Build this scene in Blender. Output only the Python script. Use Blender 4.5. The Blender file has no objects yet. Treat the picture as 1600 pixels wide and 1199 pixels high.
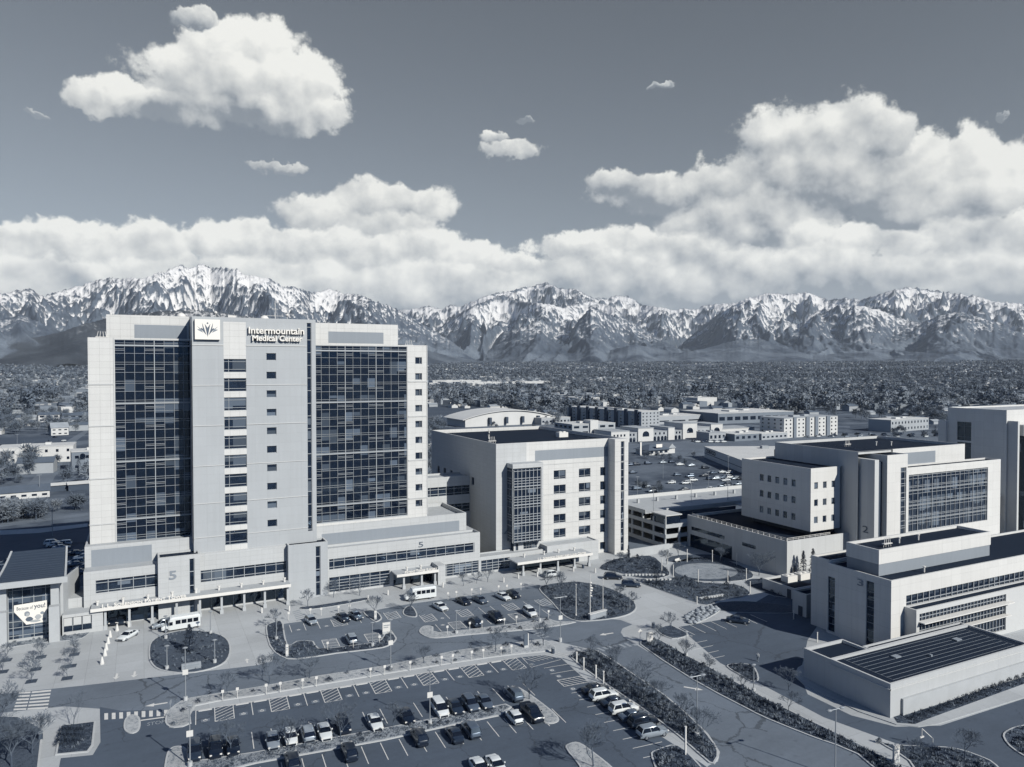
import bpy, bmesh, math, random
import numpy as np
from mathutils import Vector, Matrix, Euler, noise as mnoise
R_ = math.radians
rnd = random.Random(7)
SC = bpy.context.scene
COL = SC.collection
# ---------------------------------------------------------------- camera
CAM_H, FPX = 54.0, 1155.0
_n = math.hypot(1155, 2300)
FW = (1155/_n, 2300/_n); RT = (2300/_n, -1155/_n)
PITCH = math.atan(24.5/FPX)
cam = bpy.data.cameras.new('camera'); cam_o = bpy.data.objects.new('camera', cam); COL.objects.link(cam_o)
cam.sensor_width = 36; cam.lens = 36*FPX/1600; cam.clip_start = 0.5; cam.clip_end = 80000
cam_o.location = (0, 0, CAM_H)
cam_o.rotation_euler = (R_(90)-PITCH, 0, -math.atan2(FW[0], FW[1]))
SC.camera = cam_o
# ---------------------------------------------------------------- light
SUN_H = Vector((.38, -.925, 0)).normalized(); SUN_EL = R_(33)
sun = bpy.data.lights.new('sun', 'SUN'); sun.energy = 5.0; sun.angle = R_(.53); sun.color = (1.0, .955, .87)
sun_o = bpy.data.objects.new('sun', sun); COL.objects.link(sun_o)
SUND = Vector((SUN_H.x*math.cos(SUN_EL), SUN_H.y*math.cos(SUN_EL), math.sin(SUN_EL)))
sun_o.rotation_euler = SUND.to_track_quat('Z', 'Y').to_euler()
SC.view_settings.view_transform = 'Standard'; SC.view_settings.look = 'None'
SC.view_settings.exposure = 0.08; SC.view_settings.gamma = 1.0
SC.cycles.use_denoising = True
try:
    SC.cycles.denoiser = 'OPENIMAGEDENOISE'
except Exception:
    pass
SC.cycles.max_bounces = 4; SC.cycles.diffuse_bounces = 1; SC.cycles.glossy_bounces = 2
SC.cycles.transmission_bounces = 2; SC.cycles.volume_bounces = 0; SC.cycles.transparent_max_bounces = 6
SC.cycles.caustics_reflective = False; SC.cycles.caustics_refractive = False
SC.cycles.use_adaptive_sampling = True; SC.cycles.adaptive_threshold = 0.02

class NT:
    """small helper to write node graphs as expressions"""
    def __init__(s, tree): s.t = tree; s.n = tree.nodes; s.l = tree.links
    def put(s, sock, v):
        if v is None: return
        if isinstance(v, bpy.types.NodeSocket): s.l.new(v, sock)
        else: sock.default_value = v
    def m(s, op, a, b=None, c=None, clamp=False):
        x = s.n.new('ShaderNodeMath'); x.operation = op; x.use_clamp = clamp
        s.put(x.inputs[0], a); s.put(x.inputs[1], b); s.put(x.inputs[2], c); return x.outputs[0]
    def v(s, op, a, b=None, c=None, out=0):
        x = s.n.new('ShaderNodeVectorMath'); x.operation = op
        s.put(x.inputs[0], a); s.put(x.inputs[1], b); s.put(x.inputs[2], c); return x.outputs[out]
    def scale(s, a, k):
        x = s.n.new('ShaderNodeVectorMath'); x.operation = 'SCALE'; s.put(x.inputs[0], a); s.put(x.inputs['Scale'], k); return x.outputs[0]
    def xyz(s, x_, y_, z_):
        x = s.n.new('ShaderNodeCombineXYZ'); s.put(x.inputs[0], x_); s.put(x.inputs[1], y_); s.put(x.inputs[2], z_); return x.outputs[0]
    def sep(s, a):
        x = s.n.new('ShaderNodeSeparateXYZ'); s.put(x.inputs[0], a); return x.outputs
    def noise(s, vec, scale, detail=4, rough=.5, dist=0, dim='3D', lac=2.0, out=0):
        x = s.n.new('ShaderNodeTexNoise'); x.noise_dimensions = dim
        s.put(x.inputs['Vector'], vec); x.inputs['Scale'].default_value = scale; x.inputs['Detail'].default_value = detail
        x.inputs['Roughness'].default_value = rough; x.inputs['Distortion'].default_value = dist; x.inputs['Lacunarity'].default_value = lac
        return x.outputs[out]
    def white(s, vec, out=0):
        x = s.n.new('ShaderNodeTexWhiteNoise'); s.put(x.inputs['Vector'], vec); return x.outputs[out]
    def voro(s, vec, scale, out=0, feat='F1'):
        x = s.n.new('ShaderNodeTexVoronoi'); x.feature = feat; s.put(x.inputs['Vector'], vec); x.inputs['Scale'].default_value = scale; return x.outputs[out]
    def mix(s, f, a, b):
        x = s.n.new('ShaderNodeMix'); x.data_type = 'RGBA'; s.put(x.inputs[0], f); s.put(x.inputs[6], a); s.put(x.inputs[7], b); return x.outputs[2]
    def fmix(s, f, a, b):
        x = s.n.new('ShaderNodeMix'); x.data_type = 'FLOAT'; s.put(x.inputs[0], f); s.put(x.inputs[2], a); s.put(x.inputs[3], b); return x.outputs[0]
    def ss(s, v, a, b, lo=0.0, hi=1.0):
        x = s.n.new('ShaderNodeMapRange'); x.interpolation_type = 'SMOOTHSTEP'
        s.put(x.inputs[0], v); s.put(x.inputs[1], a); s.put(x.inputs[2], b); s.put(x.inputs[3], lo); s.put(x.inputs[4], hi); return x.outputs[0]
    def lin(s, v, a, b, lo=0.0, hi=1.0):
        x = s.n.new('ShaderNodeMapRange'); s.put(x.inputs[0], v); s.put(x.inputs[1], a); s.put(x.inputs[2], b); s.put(x.inputs[3], lo); s.put(x.inputs[4], hi); return x.outputs[0]

# ---------------------------------------------------------------- sky: clear blue-grey air with cumulus, a function of direction only
world = bpy.data.worlds.new('World'); SC.world = world; world.use_nodes = True
W = NT(world.node_tree); W.n.clear()
wout = W.n.new('ShaderNodeOutputWorld'); bg = W.n.new('ShaderNodeBackground'); W.l.new(bg.outputs[0], wout.inputs[0])
sky = W.n.new('ShaderNodeTexSky'); sky.sky_type = 'NISHITA'; sky.sun_disc = False
sky.sun_elevation = SUN_EL; sky.sun_rotation = math.atan2(SUN_H.x, SUN_H.y); sky.altitude = 1300; sky.air_density = 1.0; sky.dust_density = .6; sky.ozone_density = 1.2
tc = W.n.new('ShaderNodeTexCoord'); D = tc.outputs['Generated']
dx = W.v('DOT_PRODUCT', D, (RT[0], RT[1], 0), out=1); dy = W.v('DOT_PRODUCT', D, (FW[0], FW[1], 0), out=1)
dz = W.sep(D)[2]
az = W.m('ARCTAN2', dx, dy); el = W.m('ARCSINE', dz)
def ae(px, py):
    x = (px-800)/FPX; return (math.atan(x), math.atan((575-py)/FPX/math.hypot(1, x)))
P = W.xyz(az, el, 0.0)
wn = W.noise(P, 9, 2, .5, out=1)
wv = W.v('SUBTRACT', wn, (.5, .5, .5))
wn2 = W.v('SUBTRACT', W.noise(P, 44, 3, .6, out=1), (.5, .5, .5))
PW = W.v('MULTIPLY_ADD', wn2, (.030, .026, 0), W.v('MULTIPLY_ADD', wv, (.040, .034, 0), P))
# blobs: px, py, rx, ry, brightness
BL = [(345,128,120,62,.96),(300,172,170,28,.70),(405,80,70,52,1.08),(455,130,85,62,1.08),(340,85,62,52,1.04),(205,150,60,34,1.04),(150,150,48,32,1.02),(510,170,46,34,1.04),(420,182,110,26,.72),(312,34,38,18,.72),
 (440,257,44,10,.70),(800,236,46,17,.84),(773,216,25,12,.78),(1035,141,18,5,.45),(60,170,24,5,.4),(1563,182,11,7,.5),(820,186,16,4,.4),
 (30,372,70,34,1.06),(100,372,52,36,1.0),(165,385,70,36,1.0),(235,378,60,34,1.04),(330,374,62,32,1.06),(395,370,58,34,1.04),(450,395,70,38,.98),(505,335,70,34,.94),(575,315,70,38,.94),(640,318,74,34,.92),(610,352,80,34,.98),(650,385,76,38,1.06),(735,400,70,28,1.06),(790,415,70,22,1.04),(560,395,90,40,1.02),
 (960,285,46,24,.76),(1040,300,110,34,.78),(1130,290,90,44,.80),(1235,232,96,72,.84),(1312,216,98,68,.84),(1365,215,62,48,.80),(1270,275,170,84,.76),(1400,300,130,74,.74),(1440,245,52,44,1.04),(1510,250,66,52,1.10),(1590,265,70,58,1.10),(1500,310,120,56,.90),
 (900,385,70,26,1.04),(975,378,80,30,1.04),(1060,395,110,40,.94),(1180,345,170,66,.78),(1250,368,66,32,1.06),(1340,372,60,30,1.06),(1410,380,66,30,1.04),(1500,370,110,50,.92),(1590,375,90,44,.96),
 (120,440,260,52,.90),(420,440,260,52,.92),(700,450,260,46,.92),(1000,432,280,50,.84),(1250,432,260,50,.78),(1500,432,260,50,.76)]
dmax = -3.0; sh = .8
first = True
for (bx, by, rx, ry, br) in BL:
    a0, e0 = ae(bx, by); a1, _ = ae(bx+rx, by); _, e1 = ae(bx, by-ry)
    ir = (1/abs(a1-a0), 1/abs(e1-e0), 1.0)
    q = W.v('MULTIPLY_ADD', PW, ir, (-a0*ir[0], -e0*ir[1], 0))
    ln = W.v('LENGTH', q, out=1)
    d = W.m('SUBTRACT', 1.0, ln)
    s_ = W.v('DOT_PRODUCT', q, (.07, .34, 0), out=1); s_ = W.m('ADD', s_, br-.20)
    if first: dmax, sh, first = d, s_, False
    else:
        w_ = W.lin(W.m('SUBTRACT', d, dmax), -.22, .22)
        sh = W.fmix(w_, sh, s_); dmax = W.m('MAXIMUM', d, dmax)
S3 = W.v('MULTIPLY', P, (1.0, 1.05, 1.0))
f1 = W.noise(S3, 17, 7, .56, .0)
f2 = W.noise(W.v('ADD', S3, (.008, .016, 0)), 17, 5, .50, .0)
f3 = W.noise(S3, 17, 5, .50, .0)
vo = W.voro(W.v('MULTIPLY_ADD', wv, (.06, .06, 0), S3), 34, feat='SMOOTH_F1')
dens = W.m('MULTIPLY_ADD', W.m('SUBTRACT', W.noise(S3, 46, 4, .6), .5), .95, W.m('MULTIPLY_ADD', W.m('SUBTRACT', f1, .5), 1.5, W.m('MULTIPLY_ADD', dmax, 1.40, .02)))
dens = W.m('ADD', dens, W.m('MULTIPLY', W.m('SUBTRACT', .42, vo), .35))
alpha = W.ss(dens, -.12, .26)
relief = W.m('MULTIPLY', W.m('SUBTRACT', f3, f2), 1.15)
shade = W.m('ADD', W.m('ADD', sh, relief), W.m('MULTIPLY', W.m('SUBTRACT', .40, vo), .30))
shade = W.m('ADD', shade, W.m('MULTIPLY', W.m('SUBTRACT', f1, .5), .28))
shade = W.m('MULTIPLY_ADD', shade, .64, .335)
shade = W.m('MINIMUM', W.m('MAXIMUM', shade, .34), 1.02)
alpha = W.m('MULTIPLY', alpha, W.ss(shade, .46, .62, .40, 1.0))
# thin high veil and, low down, a bank that closes the view between the peaks
bank = W.ss(el, .07, .150, .97, 0.0)
alpha2 = W.m('MAXIMUM', alpha, W.m('MULTIPLY', bank, W.ss(f1, .22, .36)))
ccol = W.scale(W.mix(W.lin(shade, .53, .96), (.30, .33, .362, 1), (.84, .84, .80, 1)), W.ss(el, .25, .05, 1.05, 1.26))
hs = W.n.new('ShaderNodeHueSaturation'); W.l.new(sky.outputs[0], hs.inputs['Color'])
W.put(hs.inputs['Saturation'], W.ss(el, .45, .9, .27, .95))
SKY_K = 0.065
skyc = W.v('MULTIPLY', hs.outputs[0], (SKY_K*.80, SKY_K*.865, SKY_K*.91))
skyg = W.scale(skyc, W.ss(el, 0.0, .5, 1.0, .90))
fin = W.scale(W.mix(alpha2, skyg, ccol), 10.0)     # the background nodes run at 0.1
W.l.new(fin, bg.inputs[0]); bg.inputs[1].default_value = 0.1
# the rest of the sky, outside the quarter modelled above: its own bluer tone, set to fill the shaded faces
bg2 = W.n.new('ShaderNodeBackground'); bg2.inputs[1].default_value = 0.1
hs2 = W.n.new('ShaderNodeHueSaturation'); W.l.new(sky.outputs[0], hs2.inputs['Color']); hs2.inputs['Saturation'].default_value = .62
rest = W.mix(W.ss(el, .0, .5, .16, .02), W.v('MULTIPLY', hs2.outputs[0], (SKY_K*.36, SKY_K*.62, SKY_K*1.02)), (.22, .29, .37, 1))
rest = W.mix(W.ss(el, .0, .38, .92, .0), rest, (.12, .175, .27, 1))
W.l.new(W.scale(rest, 10.0), bg2.inputs[0])
inq = W.m('MULTIPLY', W.m('LESS_THAN', W.m('ABSOLUTE', az), .82), W.m('MULTIPLY', W.m('GREATER_THAN', el, -.02), W.m('LESS_THAN', el, .53)))
mx = W.n.new('ShaderNodeMixShader'); W.l.new(inq, mx.inputs[0]); W.l.new(bg2.outputs[0], mx.inputs[1]); W.l.new(bg.outputs[0], mx.inputs[2])
W.l.new(mx.outputs[0], wout.inputs[0])
world.cycles.sampling_method = 'MANUAL'; world.cycles.sample_map_resolution = 512
# ---------------------------------------------------------------- pixel rays -> points on real planes
def ray(px, py):
    x = (px-800)/FPX; y = -(py-599.5)/FPX
    c = math.cos(PITCH)+math.sin(PITCH)*y; z = -math.sin(PITCH)+math.cos(PITCH)*y
    return (FW[0]*c+RT[0]*x, FW[1]*c+RT[1]*x, z)
def G(px, py, z=0.0):
    d = ray(px, py); t = (z-CAM_H)/d[2]; return (d[0]*t, d[1]*t)
def GG(pts, z=0.0): return [G(a, b, z) for a, b in pts]
# ---------------------------------------------------------------- colour of a grey surface of luminance L (dark things in this place are bluish)
def gc(L):
    return (min(1, L*1.065*L**.145), L, L*.90*L**-.18, 1.0)
MATS = {}
def newmat(name, rough=.8, metal=0.0, spec=.3):
    m = bpy.data.materials.new(name); m.use_nodes = True; N = NT(m.node_tree); b = N.n['Principled BSDF']
    b.inputs['Roughness'].default_value = rough; b.inputs['Metallic'].default_value = metal; b.inputs['Specular IOR Level'].default_value = spec
    MATS[name] = m; return m, N, b
def plain(name, L, rough=.7, metal=0.0, var=.12, sc=.6, spec=.3, bump=0.0):
    m, N, b = newmat(name, rough, metal, spec)
    g = N.n.new('ShaderNodeNewGeometry'); pos = g.outputs['Position']
    if var > 0:
        f = N.noise(pos, sc, 5, .6); f2 = N.noise(pos, sc*9, 3, .6)
        k = N.m('MULTIPLY_ADD', f2, var*.6, N.m('MULTIPLY_ADD', f, var*1.6, 1-var*1.1))
        N.l.new(N.scale(gc(L)[:3], k), b.inputs['Base Color'])
    else: b.inputs['Base Color'].default_value = gc(L)
    if bump:
        bp = N.n.new('ShaderNodeBump'); bp.inputs['Strength'].default_value = bump; bp.inputs['Distance'].default_value = .1
        N.l.new(N.noise(pos, sc*12, 3), bp.inputs['Height']); N.l.new(bp.outputs[0], b.inputs['Normal'])
    return m
def hcoord(N):
    g = N.n.new('ShaderNodeNewGeometry'); p = N.sep(g.outputs['Position']); n = N.sep(g.outputs['Normal'])
    ax = N.m('GREATER_THAN', N.m('ABSOLUTE', n[0]), .6)
    return N.fmix(ax, p[0], p[1]), p[2], g
def panelmat(name, L, w=1.9, h=1.45, line=.035, dark=.62, off=(0, 0), rough=.6, tone=.05):
    """wall cladding: rectangular panels with thin joints, slight tone change from panel to panel, faint rain streaks"""
    m, N, b = newmat(name, rough)
    hc, z, g = hcoord(N)
    a = N.m('DIVIDE', N.m('ADD', hc, off[0]), w); c = N.m('DIVIDE', N.m('ADD', z, off[1]), h)
    ja = N.m('LESS_THAN', N.m('FRACT', a), line/w); jc = N.m('LESS_THAN', N.m('FRACT', c), line/h)
    j = N.m('MAXIMUM', ja, jc)
    rn = N.white(N.xyz(N.m('FLOOR', a), N.m('FLOOR', c), 0.0))
    st = N.noise(N.v('MULTIPLY', g.outputs['Position'], (1.3, 1.3, .10)), 1.0, 4, .6)
    k = N.m('MULTIPLY_ADD', rn, tone, 1-tone*.5); k = N.m('MULTIPLY', k, N.m('MULTIPLY_ADD', st, .16, .92))
    big = N.noise(g.outputs['Position'], .05, 2, .5); k = N.m('MULTIPLY', k, N.m('MULTIPLY_ADD', big, .12, .94))
    k = N.m('MULTIPLY', k, N.fmix(j, 1.0, dark))
    N.l.new(N.scale(gc(L)[:3], k), b.inputs['Base Color'])
    return m
def glassmat(name, w=1.9, fh=4.25, z0=0.0, u0=0.0, blind=.45, L=.013, BL=.16, rough=.05, lit=.0):
    """dark window glass; behind some panes a blind hangs part of the way down"""
    m, N, b = newmat(name, rough, 0, .9); b.inputs['Specular Tint'].default_value = (.58, .78, 1.0, 1)
    hc, z, g = hcoord(N)
    a = N.m('DIVIDE', N.m('SUBTRACT', hc, u0), w); c = N.m('DIVIDE', N.m('SUBTRACT', z, z0), fh)
    cell = N.xyz(N.m('FLOOR', a), N.m('FLOOR', c), 0.0)
    r1 = N.white(cell); r2 = N.white(N.v('ADD', cell, (31.7, 9.1, 2.2)))
    fz = N.m('FRACT', c)
    cov = N.m('MULTIPLY', N.m('LESS_THAN', r1, blind), N.m('GREATER_THAN', fz, N.m('MULTIPLY_ADD', r2, .75, .10)))
    tone = N.m('MULTIPLY_ADD', N.white(N.v('ADD', cell, (3.1, 77.7, 5.5))), .8, .5)
    inner = N.noise(g.outputs['Position'], 1.4, 3, .6)
    dk = N.scale(gc(L)[:3], N.m('MULTIPLY_ADD', inner, 2.2, .2))
    col = N.mix(cov, dk, N.scale(gc(BL)[:3], tone))
    N.l.new(col, b.inputs['Base Color'])
    bp = N.n.new('ShaderNodeBump'); bp.inputs['Strength'].default_value = .05; bp.inputs['Distance'].default_value = .3
    N.l.new(N.noise(g.outputs['Position'], .5, 1), bp.inputs['Height']); N.l.new(bp.outputs[0], b.inputs['Normal'])
    return m

class MB:
    """collects shapes and links them as one mesh object"""
    def __init__(s): s.v = []; s.f = []; s.m = []
    def face(s, pts, m=0):
        k = len(s.v); s.v += [tuple(p) for p in pts]; s.f.append(tuple(range(k, k+len(pts)))); s.m.append(m)
    def box(s, x0, x1, y0, y1, z0, z1, m=0, top=None):
        if x0 > x1: x0, x1 = x1, x0
        if y0 > y1: y0, y1 = y1, y0
        k = len(s.v)
        s.v += [(x0, y0, z0), (x1, y0, z0), (x1, y1, z0), (x0, y1, z0), (x0, y0, z1), (x1, y0, z1), (x1, y1, z1), (x0, y1, z1)]
        for i, q in enumerate(((3, 2, 1, 0), (4, 5, 6, 7), (0, 1, 5, 4), (1, 2, 6, 5), (2, 3, 7, 6), (3, 0, 4, 7))):
            s.f.append(tuple(k+j for j in q)); s.m.append(top if (i == 1 and top is not None) else m)
        return s
    def obox(s, c, ax, lx, ly, z0, z1, m=0, top=None):
        """box of length lx along angle ax and width ly, centre c"""
        ca, sa = math.cos(ax), math.sin(ax); k = len(s.v)
        for z in (z0, z1):
            for (i, j) in ((-1, -1), (1, -1), (1, 1), (-1, 1)):
                s.v.append((c[0]+ca*i*lx/2-sa*j*ly/2, c[1]+sa*i*lx/2+ca*j*ly/2, z))
        for i, q in enumerate(((3, 2, 1, 0), (4, 5, 6, 7), (0, 1, 5, 4), (1, 2, 6, 5), (2, 3, 7, 6), (3, 0, 4, 7))):
            s.f.append(tuple(k+j for j in q)); s.m.append(top if (i == 1 and top is not None) else m)
        return s
    def prism(s, poly, z0, z1, m=0, top=None, bottom=True):
        A = sum(poly[i][0]*poly[(i+1) % len(poly)][1]-poly[(i+1) % len(poly)][0]*poly[i][1] for i in range(len(poly)))
        if A < 0: poly = poly[::-1]
        n = len(poly); k = len(s.v)
        s.v += [(p[0], p[1], z0) for p in poly]+[(p[0], p[1], z1) for p in poly]
        s.f.append(tuple(k+n+i for i in range(n))); s.m.append(m if top is None else top)
        if bottom: s.f.append(tuple(k+i for i in reversed(range(n)))); s.m.append(m)
        for i in range(n):
            j = (i+1) % n; s.f.append((k+i, k+j, k+n+j, k+n+i)); s.m.append(m)
        return s
    def sheet(s, poly, z, m=0):
        A = sum(poly[i][0]*poly[(i+1) % len(poly)][1]-poly[(i+1) % len(poly)][0]*poly[i][1] for i in range(len(poly)))
        if A < 0: poly = poly[::-1]
        s.face([(p[0], p[1], z) for p in poly], m); return s
    def cyl(s, c, r, z0, z1, n=10, m=0, r1=None):
        r1 = r if r1 is None else r1; k = len(s.v)
        for z, rr in ((z0, r), (z1, r1)):
            for i in range(n): a = 2*math.pi*i/n; s.v.append((c[0]+rr*math.cos(a), c[1]+rr*math.sin(a), z))
        s.f.append(tuple(k+n+i for i in range(n))); s.m.append(m); s.f.append(tuple(k+i for i in reversed(range(n)))); s.m.append(m)
        for i in range(n): j = (i+1) % n; s.f.append((k+i, k+j, k+n+j, k+n+i)); s.m.append(m)
        return s
    def tube(s, a, b, r, n=6, m=0, r1=None):
        a = Vector(a); b = Vector(b); r1 = r if r1 is None else r1
        d = (b-a); q = d.to_track_quat('Z', 'Y'); k = len(s.v)
        for p, rr in ((a, r), (b, r1)):
            for i in range(n):
                t = 2*math.pi*i/n; s.v.append(tuple(p+q @ Vector((rr*math.cos(t), rr*math.sin(t), 0))))
        s.f.append(tuple(k+n+i for i in range(n))); s.m.append(m); s.f.append(tuple(k+i for i in reversed(range(n)))); s.m.append(m)
        for i in range(n): j = (i+1) % n; s.f.append((k+i, k+j, k+n+j, k+n+i)); s.m.append(m)
        return s
    def loft(s, rings, m=0, caps=True, closed=True):
        n = len(rings[0]); k = len(s.v)
        for r in rings: s.v += [tuple(p) for p in r]
        for a in range(len(rings)-1):
            for i in range(n if closed else n-1):
                j = (i+1) % n; s.f.append((k+a*n+i, k+a*n+j, k+(a+1)*n+j, k+(a+1)*n+i)); s.m.append(m)
        if caps:
            s.f.append(tuple(k+i for i in reversed(range(n)))); s.m.append(m)
            q = k+(len(rings)-1)*n; s.f.append(tuple(q+i for i in range(n))); s.m.append(m)
        return s
    def mesh(s, name, mats, smooth=False, fix=False):
        me = bpy.data.meshes.new(name); me.from_pydata(s.v, [], s.f)
        for x in mats: me.materials.append(MATS[x] if isinstance(x, str) else x)
        me.polygons.foreach_set('material_index', s.m)
        if smooth: me.polygons.foreach_set('use_smooth', [True]*len(s.f))
        if fix:
            b = bmesh.new(); b.from_mesh(me); bmesh.ops.recalc_face_normals(b, faces=b.faces); b.to_mesh(me); b.free()
        me.update(); return me
    def build(s, name, mats, parent=None, smooth=False, fix=False):
        if isinstance(mats, str): mats = [mats]
        o = bpy.data.objects.new(name, s.mesh(name, mats, smooth, fix)); COL.objects.link(o)
        if parent: o.parent = parent
        return o
def put(o, label, cat, group=None):
    o['label'] = label; o['category'] = cat
    if group: o['group'] = group
    return o
def thing(name, label, cat, loc=(0, 0, 0), rz=0.0, group=None):
    o = bpy.data.objects.new(name, None); COL.objects.link(o); o.location = loc; o.rotation_euler = (0, 0, rz)
    return put(o, label, cat, group)
def struct(o): o['kind'] = 'structure'; return o
def stuff(o, label=None, cat=None):
    o['kind'] = 'stuff'
    if label: o['label'] = label
    if cat: o['category'] = cat
    return o
def dup(src, loc, rz=0.0, label=None, group=None, sc=None, cat=None):
    c = src.copy(); COL.objects.link(c); c.location = loc; c.rotation_euler = (0, 0, rz)
    if sc: c.scale = (sc, sc, sc) if not isinstance(sc, tuple) else sc
    if label: c['label'] = label
    if group: c['group'] = group
    def rec(a, b):
        for ch in a.children:
            x = ch.copy(); COL.objects.link(x); x.parent = b; rec(ch, x)
    rec(src, c); return c
ORD = 'first second third fourth fifth sixth seventh eighth ninth tenth eleventh twelfth thirteenth fourteenth fifteenth sixteenth seventeenth eighteenth nineteenth twentieth'.split()
def ordn(i):
    if i < 20: return ORD[i]
    t = ['twenty', 'thirty', 'forty', 'fifty', 'sixty', 'seventy', 'eighty', 'ninety'][(i+1)//10-2]
    u = (i+1) % 10
    return {'twenty': 'twentieth', 'thirty': 'thirtieth', 'forty': 'fortieth', 'fifty': 'fiftieth', 'sixty': 'sixtieth', 'seventy': 'seventieth', 'eighty': 'eightieth', 'ninety': 'ninetieth'}[t] if u == 0 else t+'-'+ORD[u-1]
# numpy gradient noise
_g = np.random.RandomState(5); _perm = _g.permutation(1024); _ang = _g.rand(1024)*2*np.pi
def pn(x, y, seed=0):
    xi = np.floor(x).astype(np.int64); yi = np.floor(y).astype(np.int64); xf = x-xi; yf = y-yi
    u = xf*xf*xf*(xf*(xf*6-15)+10); v = yf*yf*yf*(yf*(yf*6-15)+10)
    def gr(a, b, fx, fy):
        h = _perm[(_perm[(a+seed*17) & 1023]+b) & 1023]; t = _ang[h]; return np.cos(t)*fx+np.sin(t)*fy
    n00 = gr(xi, yi, xf, yf); n10 = gr(xi+1, yi, xf-1, yf); n01 = gr(xi, yi+1, xf, yf-1); n11 = gr(xi+1, yi+1, xf-1, yf-1)
    return ((n00*(1-u)+n10*u)*(1-v)+(n01*(1-u)+n11*u)*v)*1.5
def npmesh(name, V, F, mat, smooth=True, loops=None):
    me = bpy.data.meshes.new(name); nf = len(F); k = F.shape[1]
    me.vertices.add(len(V)); me.vertices.foreach_set('co', V.astype(np.float32).ravel())
    me.loops.add(nf*k); me.loops.foreach_set('vertex_index', F.astype(np.int32).ravel())
    me.polygons.add(nf); me.polygons.foreach_set('loop_start', np.arange(0, nf*k, k, dtype=np.int32)); me.polygons.foreach_set('loop_total', np.full(nf, k, dtype=np.int32))
    me.polygons.foreach_set('use_smooth', np.full(nf, smooth))
    me.materials.append(mat); me.update(calc_edges=True)
    o = bpy.data.objects.new(name, me); COL.objects.link(o); return o
# ================================================================ terrain: valley floor, bench and mountains
def groundz(x, y):
    r = np.hypot(x, y); t = np.clip((r-3200)/7500, 0, 1); return 135*t*t*(3-2*t)*1.0+np.clip(r-10500, 0, 1e9)*.012
m, N, b = newmat('valley_ground', .95)
g = N.n.new('ShaderNodeNewGeometry'); p = g.outputs['Position']
n1 = N.noise(p, .004, 4, .6); n2 = N.noise(p, .03, 5, .65); n3 = N.noise(p, .3, 3, .6)
rr = N.v('LENGTH', p, out=1)
far = N.ss(rr, 2500, 6000)
sp = N.voro(N.v('MULTIPLY', p, (1, 1, 0)), .022)          # pale roofs and dark trees too far off to tell apart
spk = N.m('LESS_THAN', sp, .16)
base = N.mix(N.ss(n2, .35, .65), gc(.055), gc(.15))
fmixc = N.mix(N.ss(n2, .42, .62), gc(.045), gc(.12))
base = N.mix(far, base, fmixc)
base = N.mix(N.m('MULTIPLY', far, spk), base, gc(.42))
base = N.scale(base, N.m('MULTIPLY_ADD', n1, .7, .65)); base = N.scale(base, N.m('MULTIPLY_ADD', n3, .5, .75))
N.l.new(base, b.inputs['Base Color'])
rs = np.concatenate([[0.0], np.geomspace(400, 3000, 6), np.linspace(3600, 11000, 16), np.geomspace(13000, 60000, 8)])
th = np.linspace(0, 2*np.pi, 97)[:-1]
RR, TT = np.meshgrid(rs, th, indexing='ij'); X = RR*np.sin(TT); Y = RR*np.cos(TT)
V = np.stack([X, Y, groundz(X, Y)-0.02], -1).reshape(-1, 3); nt = len(th)
I, J = np.meshgrid(np.arange(len(rs)-1), np.arange(nt), indexing='ij'); J2 = (J+1) % nt
F = np.stack([I*nt+J, I*nt+J2, (I+1)*nt+J2, (I+1)*nt+J], -1).reshape(-1, 4)[:, ::-1]
V = np.concatenate([[[0, 0, -.02]], V[nt:]]);
F1 = np.stack([np.zeros(nt, int), 1+(np.arange(nt)+1) % nt, 1+np.arange(nt)], -1)
F = np.concatenate([F[nt:]-nt+1])
me = bpy.data.meshes.new('ground'); me.from_pydata([tuple(q) for q in V], [], [tuple(int(i) for i in q) for q in F1]+[tuple(int(i) for i in q) for q in F])
me.materials.append(MATS['valley_ground'])
bm_ = bmesh.new(); bm_.from_mesh(me); bmesh.ops.recalc_face_normals(bm_, faces=bm_.faces); bm_.to_mesh(me); bm_.free()
if me.polygons[0].normal.z < 0: me.flip_normals()
go = bpy.data.objects.new('ground', me); COL.objects.link(go); struct(go)

def prof(pts):
    a = []; e = []
    for (px_, py_) in pts:
        x = (px_-800)/FPX; a.append(math.atan(x)); e.append((575-py_)/FPX/math.hypot(1, x))
    return np.array(a), np.array(e)
SKY1 = [(-500,500),(-300,470),(-100,462),(0,461),(26,455),(52,452),(66,465),(87,459),(118,450),(150,440),(175,436),(223,437),(240,432),(262,426),(284,415),(302,421),(317,412),(332,419),(350,420),(372,421),(385,432),(398,431),(420,436),(442,450),(464,450),(490,458),(516,453),(538,460),(560,461),(586,472),(612,480),(650,500),(700,530),(740,560),(780,590),(900,700)]
SKY2 = [(420,520),(520,480),(600,486),(640,484),(672,479),(690,484),(703,477),(720,480),(741,471),(775,459),(800,455),(819,450),(835,447),(853,442),(875,451),(900,453),(925,466),(947,467),(962,463),(981,463),(1003,477),(1028,480),(1050,485),(1069,483),(1087,485),(1097,478),(1150,474),(1180,464),(1202,459),(1225,461),(1262,458),(1292,468),(1319,466),(1345,470),(1379,459),(1397,453),(1420,449),(1442,452),(1487,458),(1525,464),(1555,472),(1600,476),(1700,470),(1850,485),(2100,500)]
MID1 = [(600,700),(690,600),(740,575),(765,540),(784,520),(815,512),(847,499),(870,520),(888,524),(905,500),(922,482),(945,490),(975,500),(1000,512),(1030,530),(1060,545),(1090,560),(1130,575),(1300,700)]
MID1B = [(640,600),(670,530),(700,500),(740,478),(784,461),(810,470),(850,476),(880,480),(920,470),(960,480),(1000,520),(1060,580)]
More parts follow.
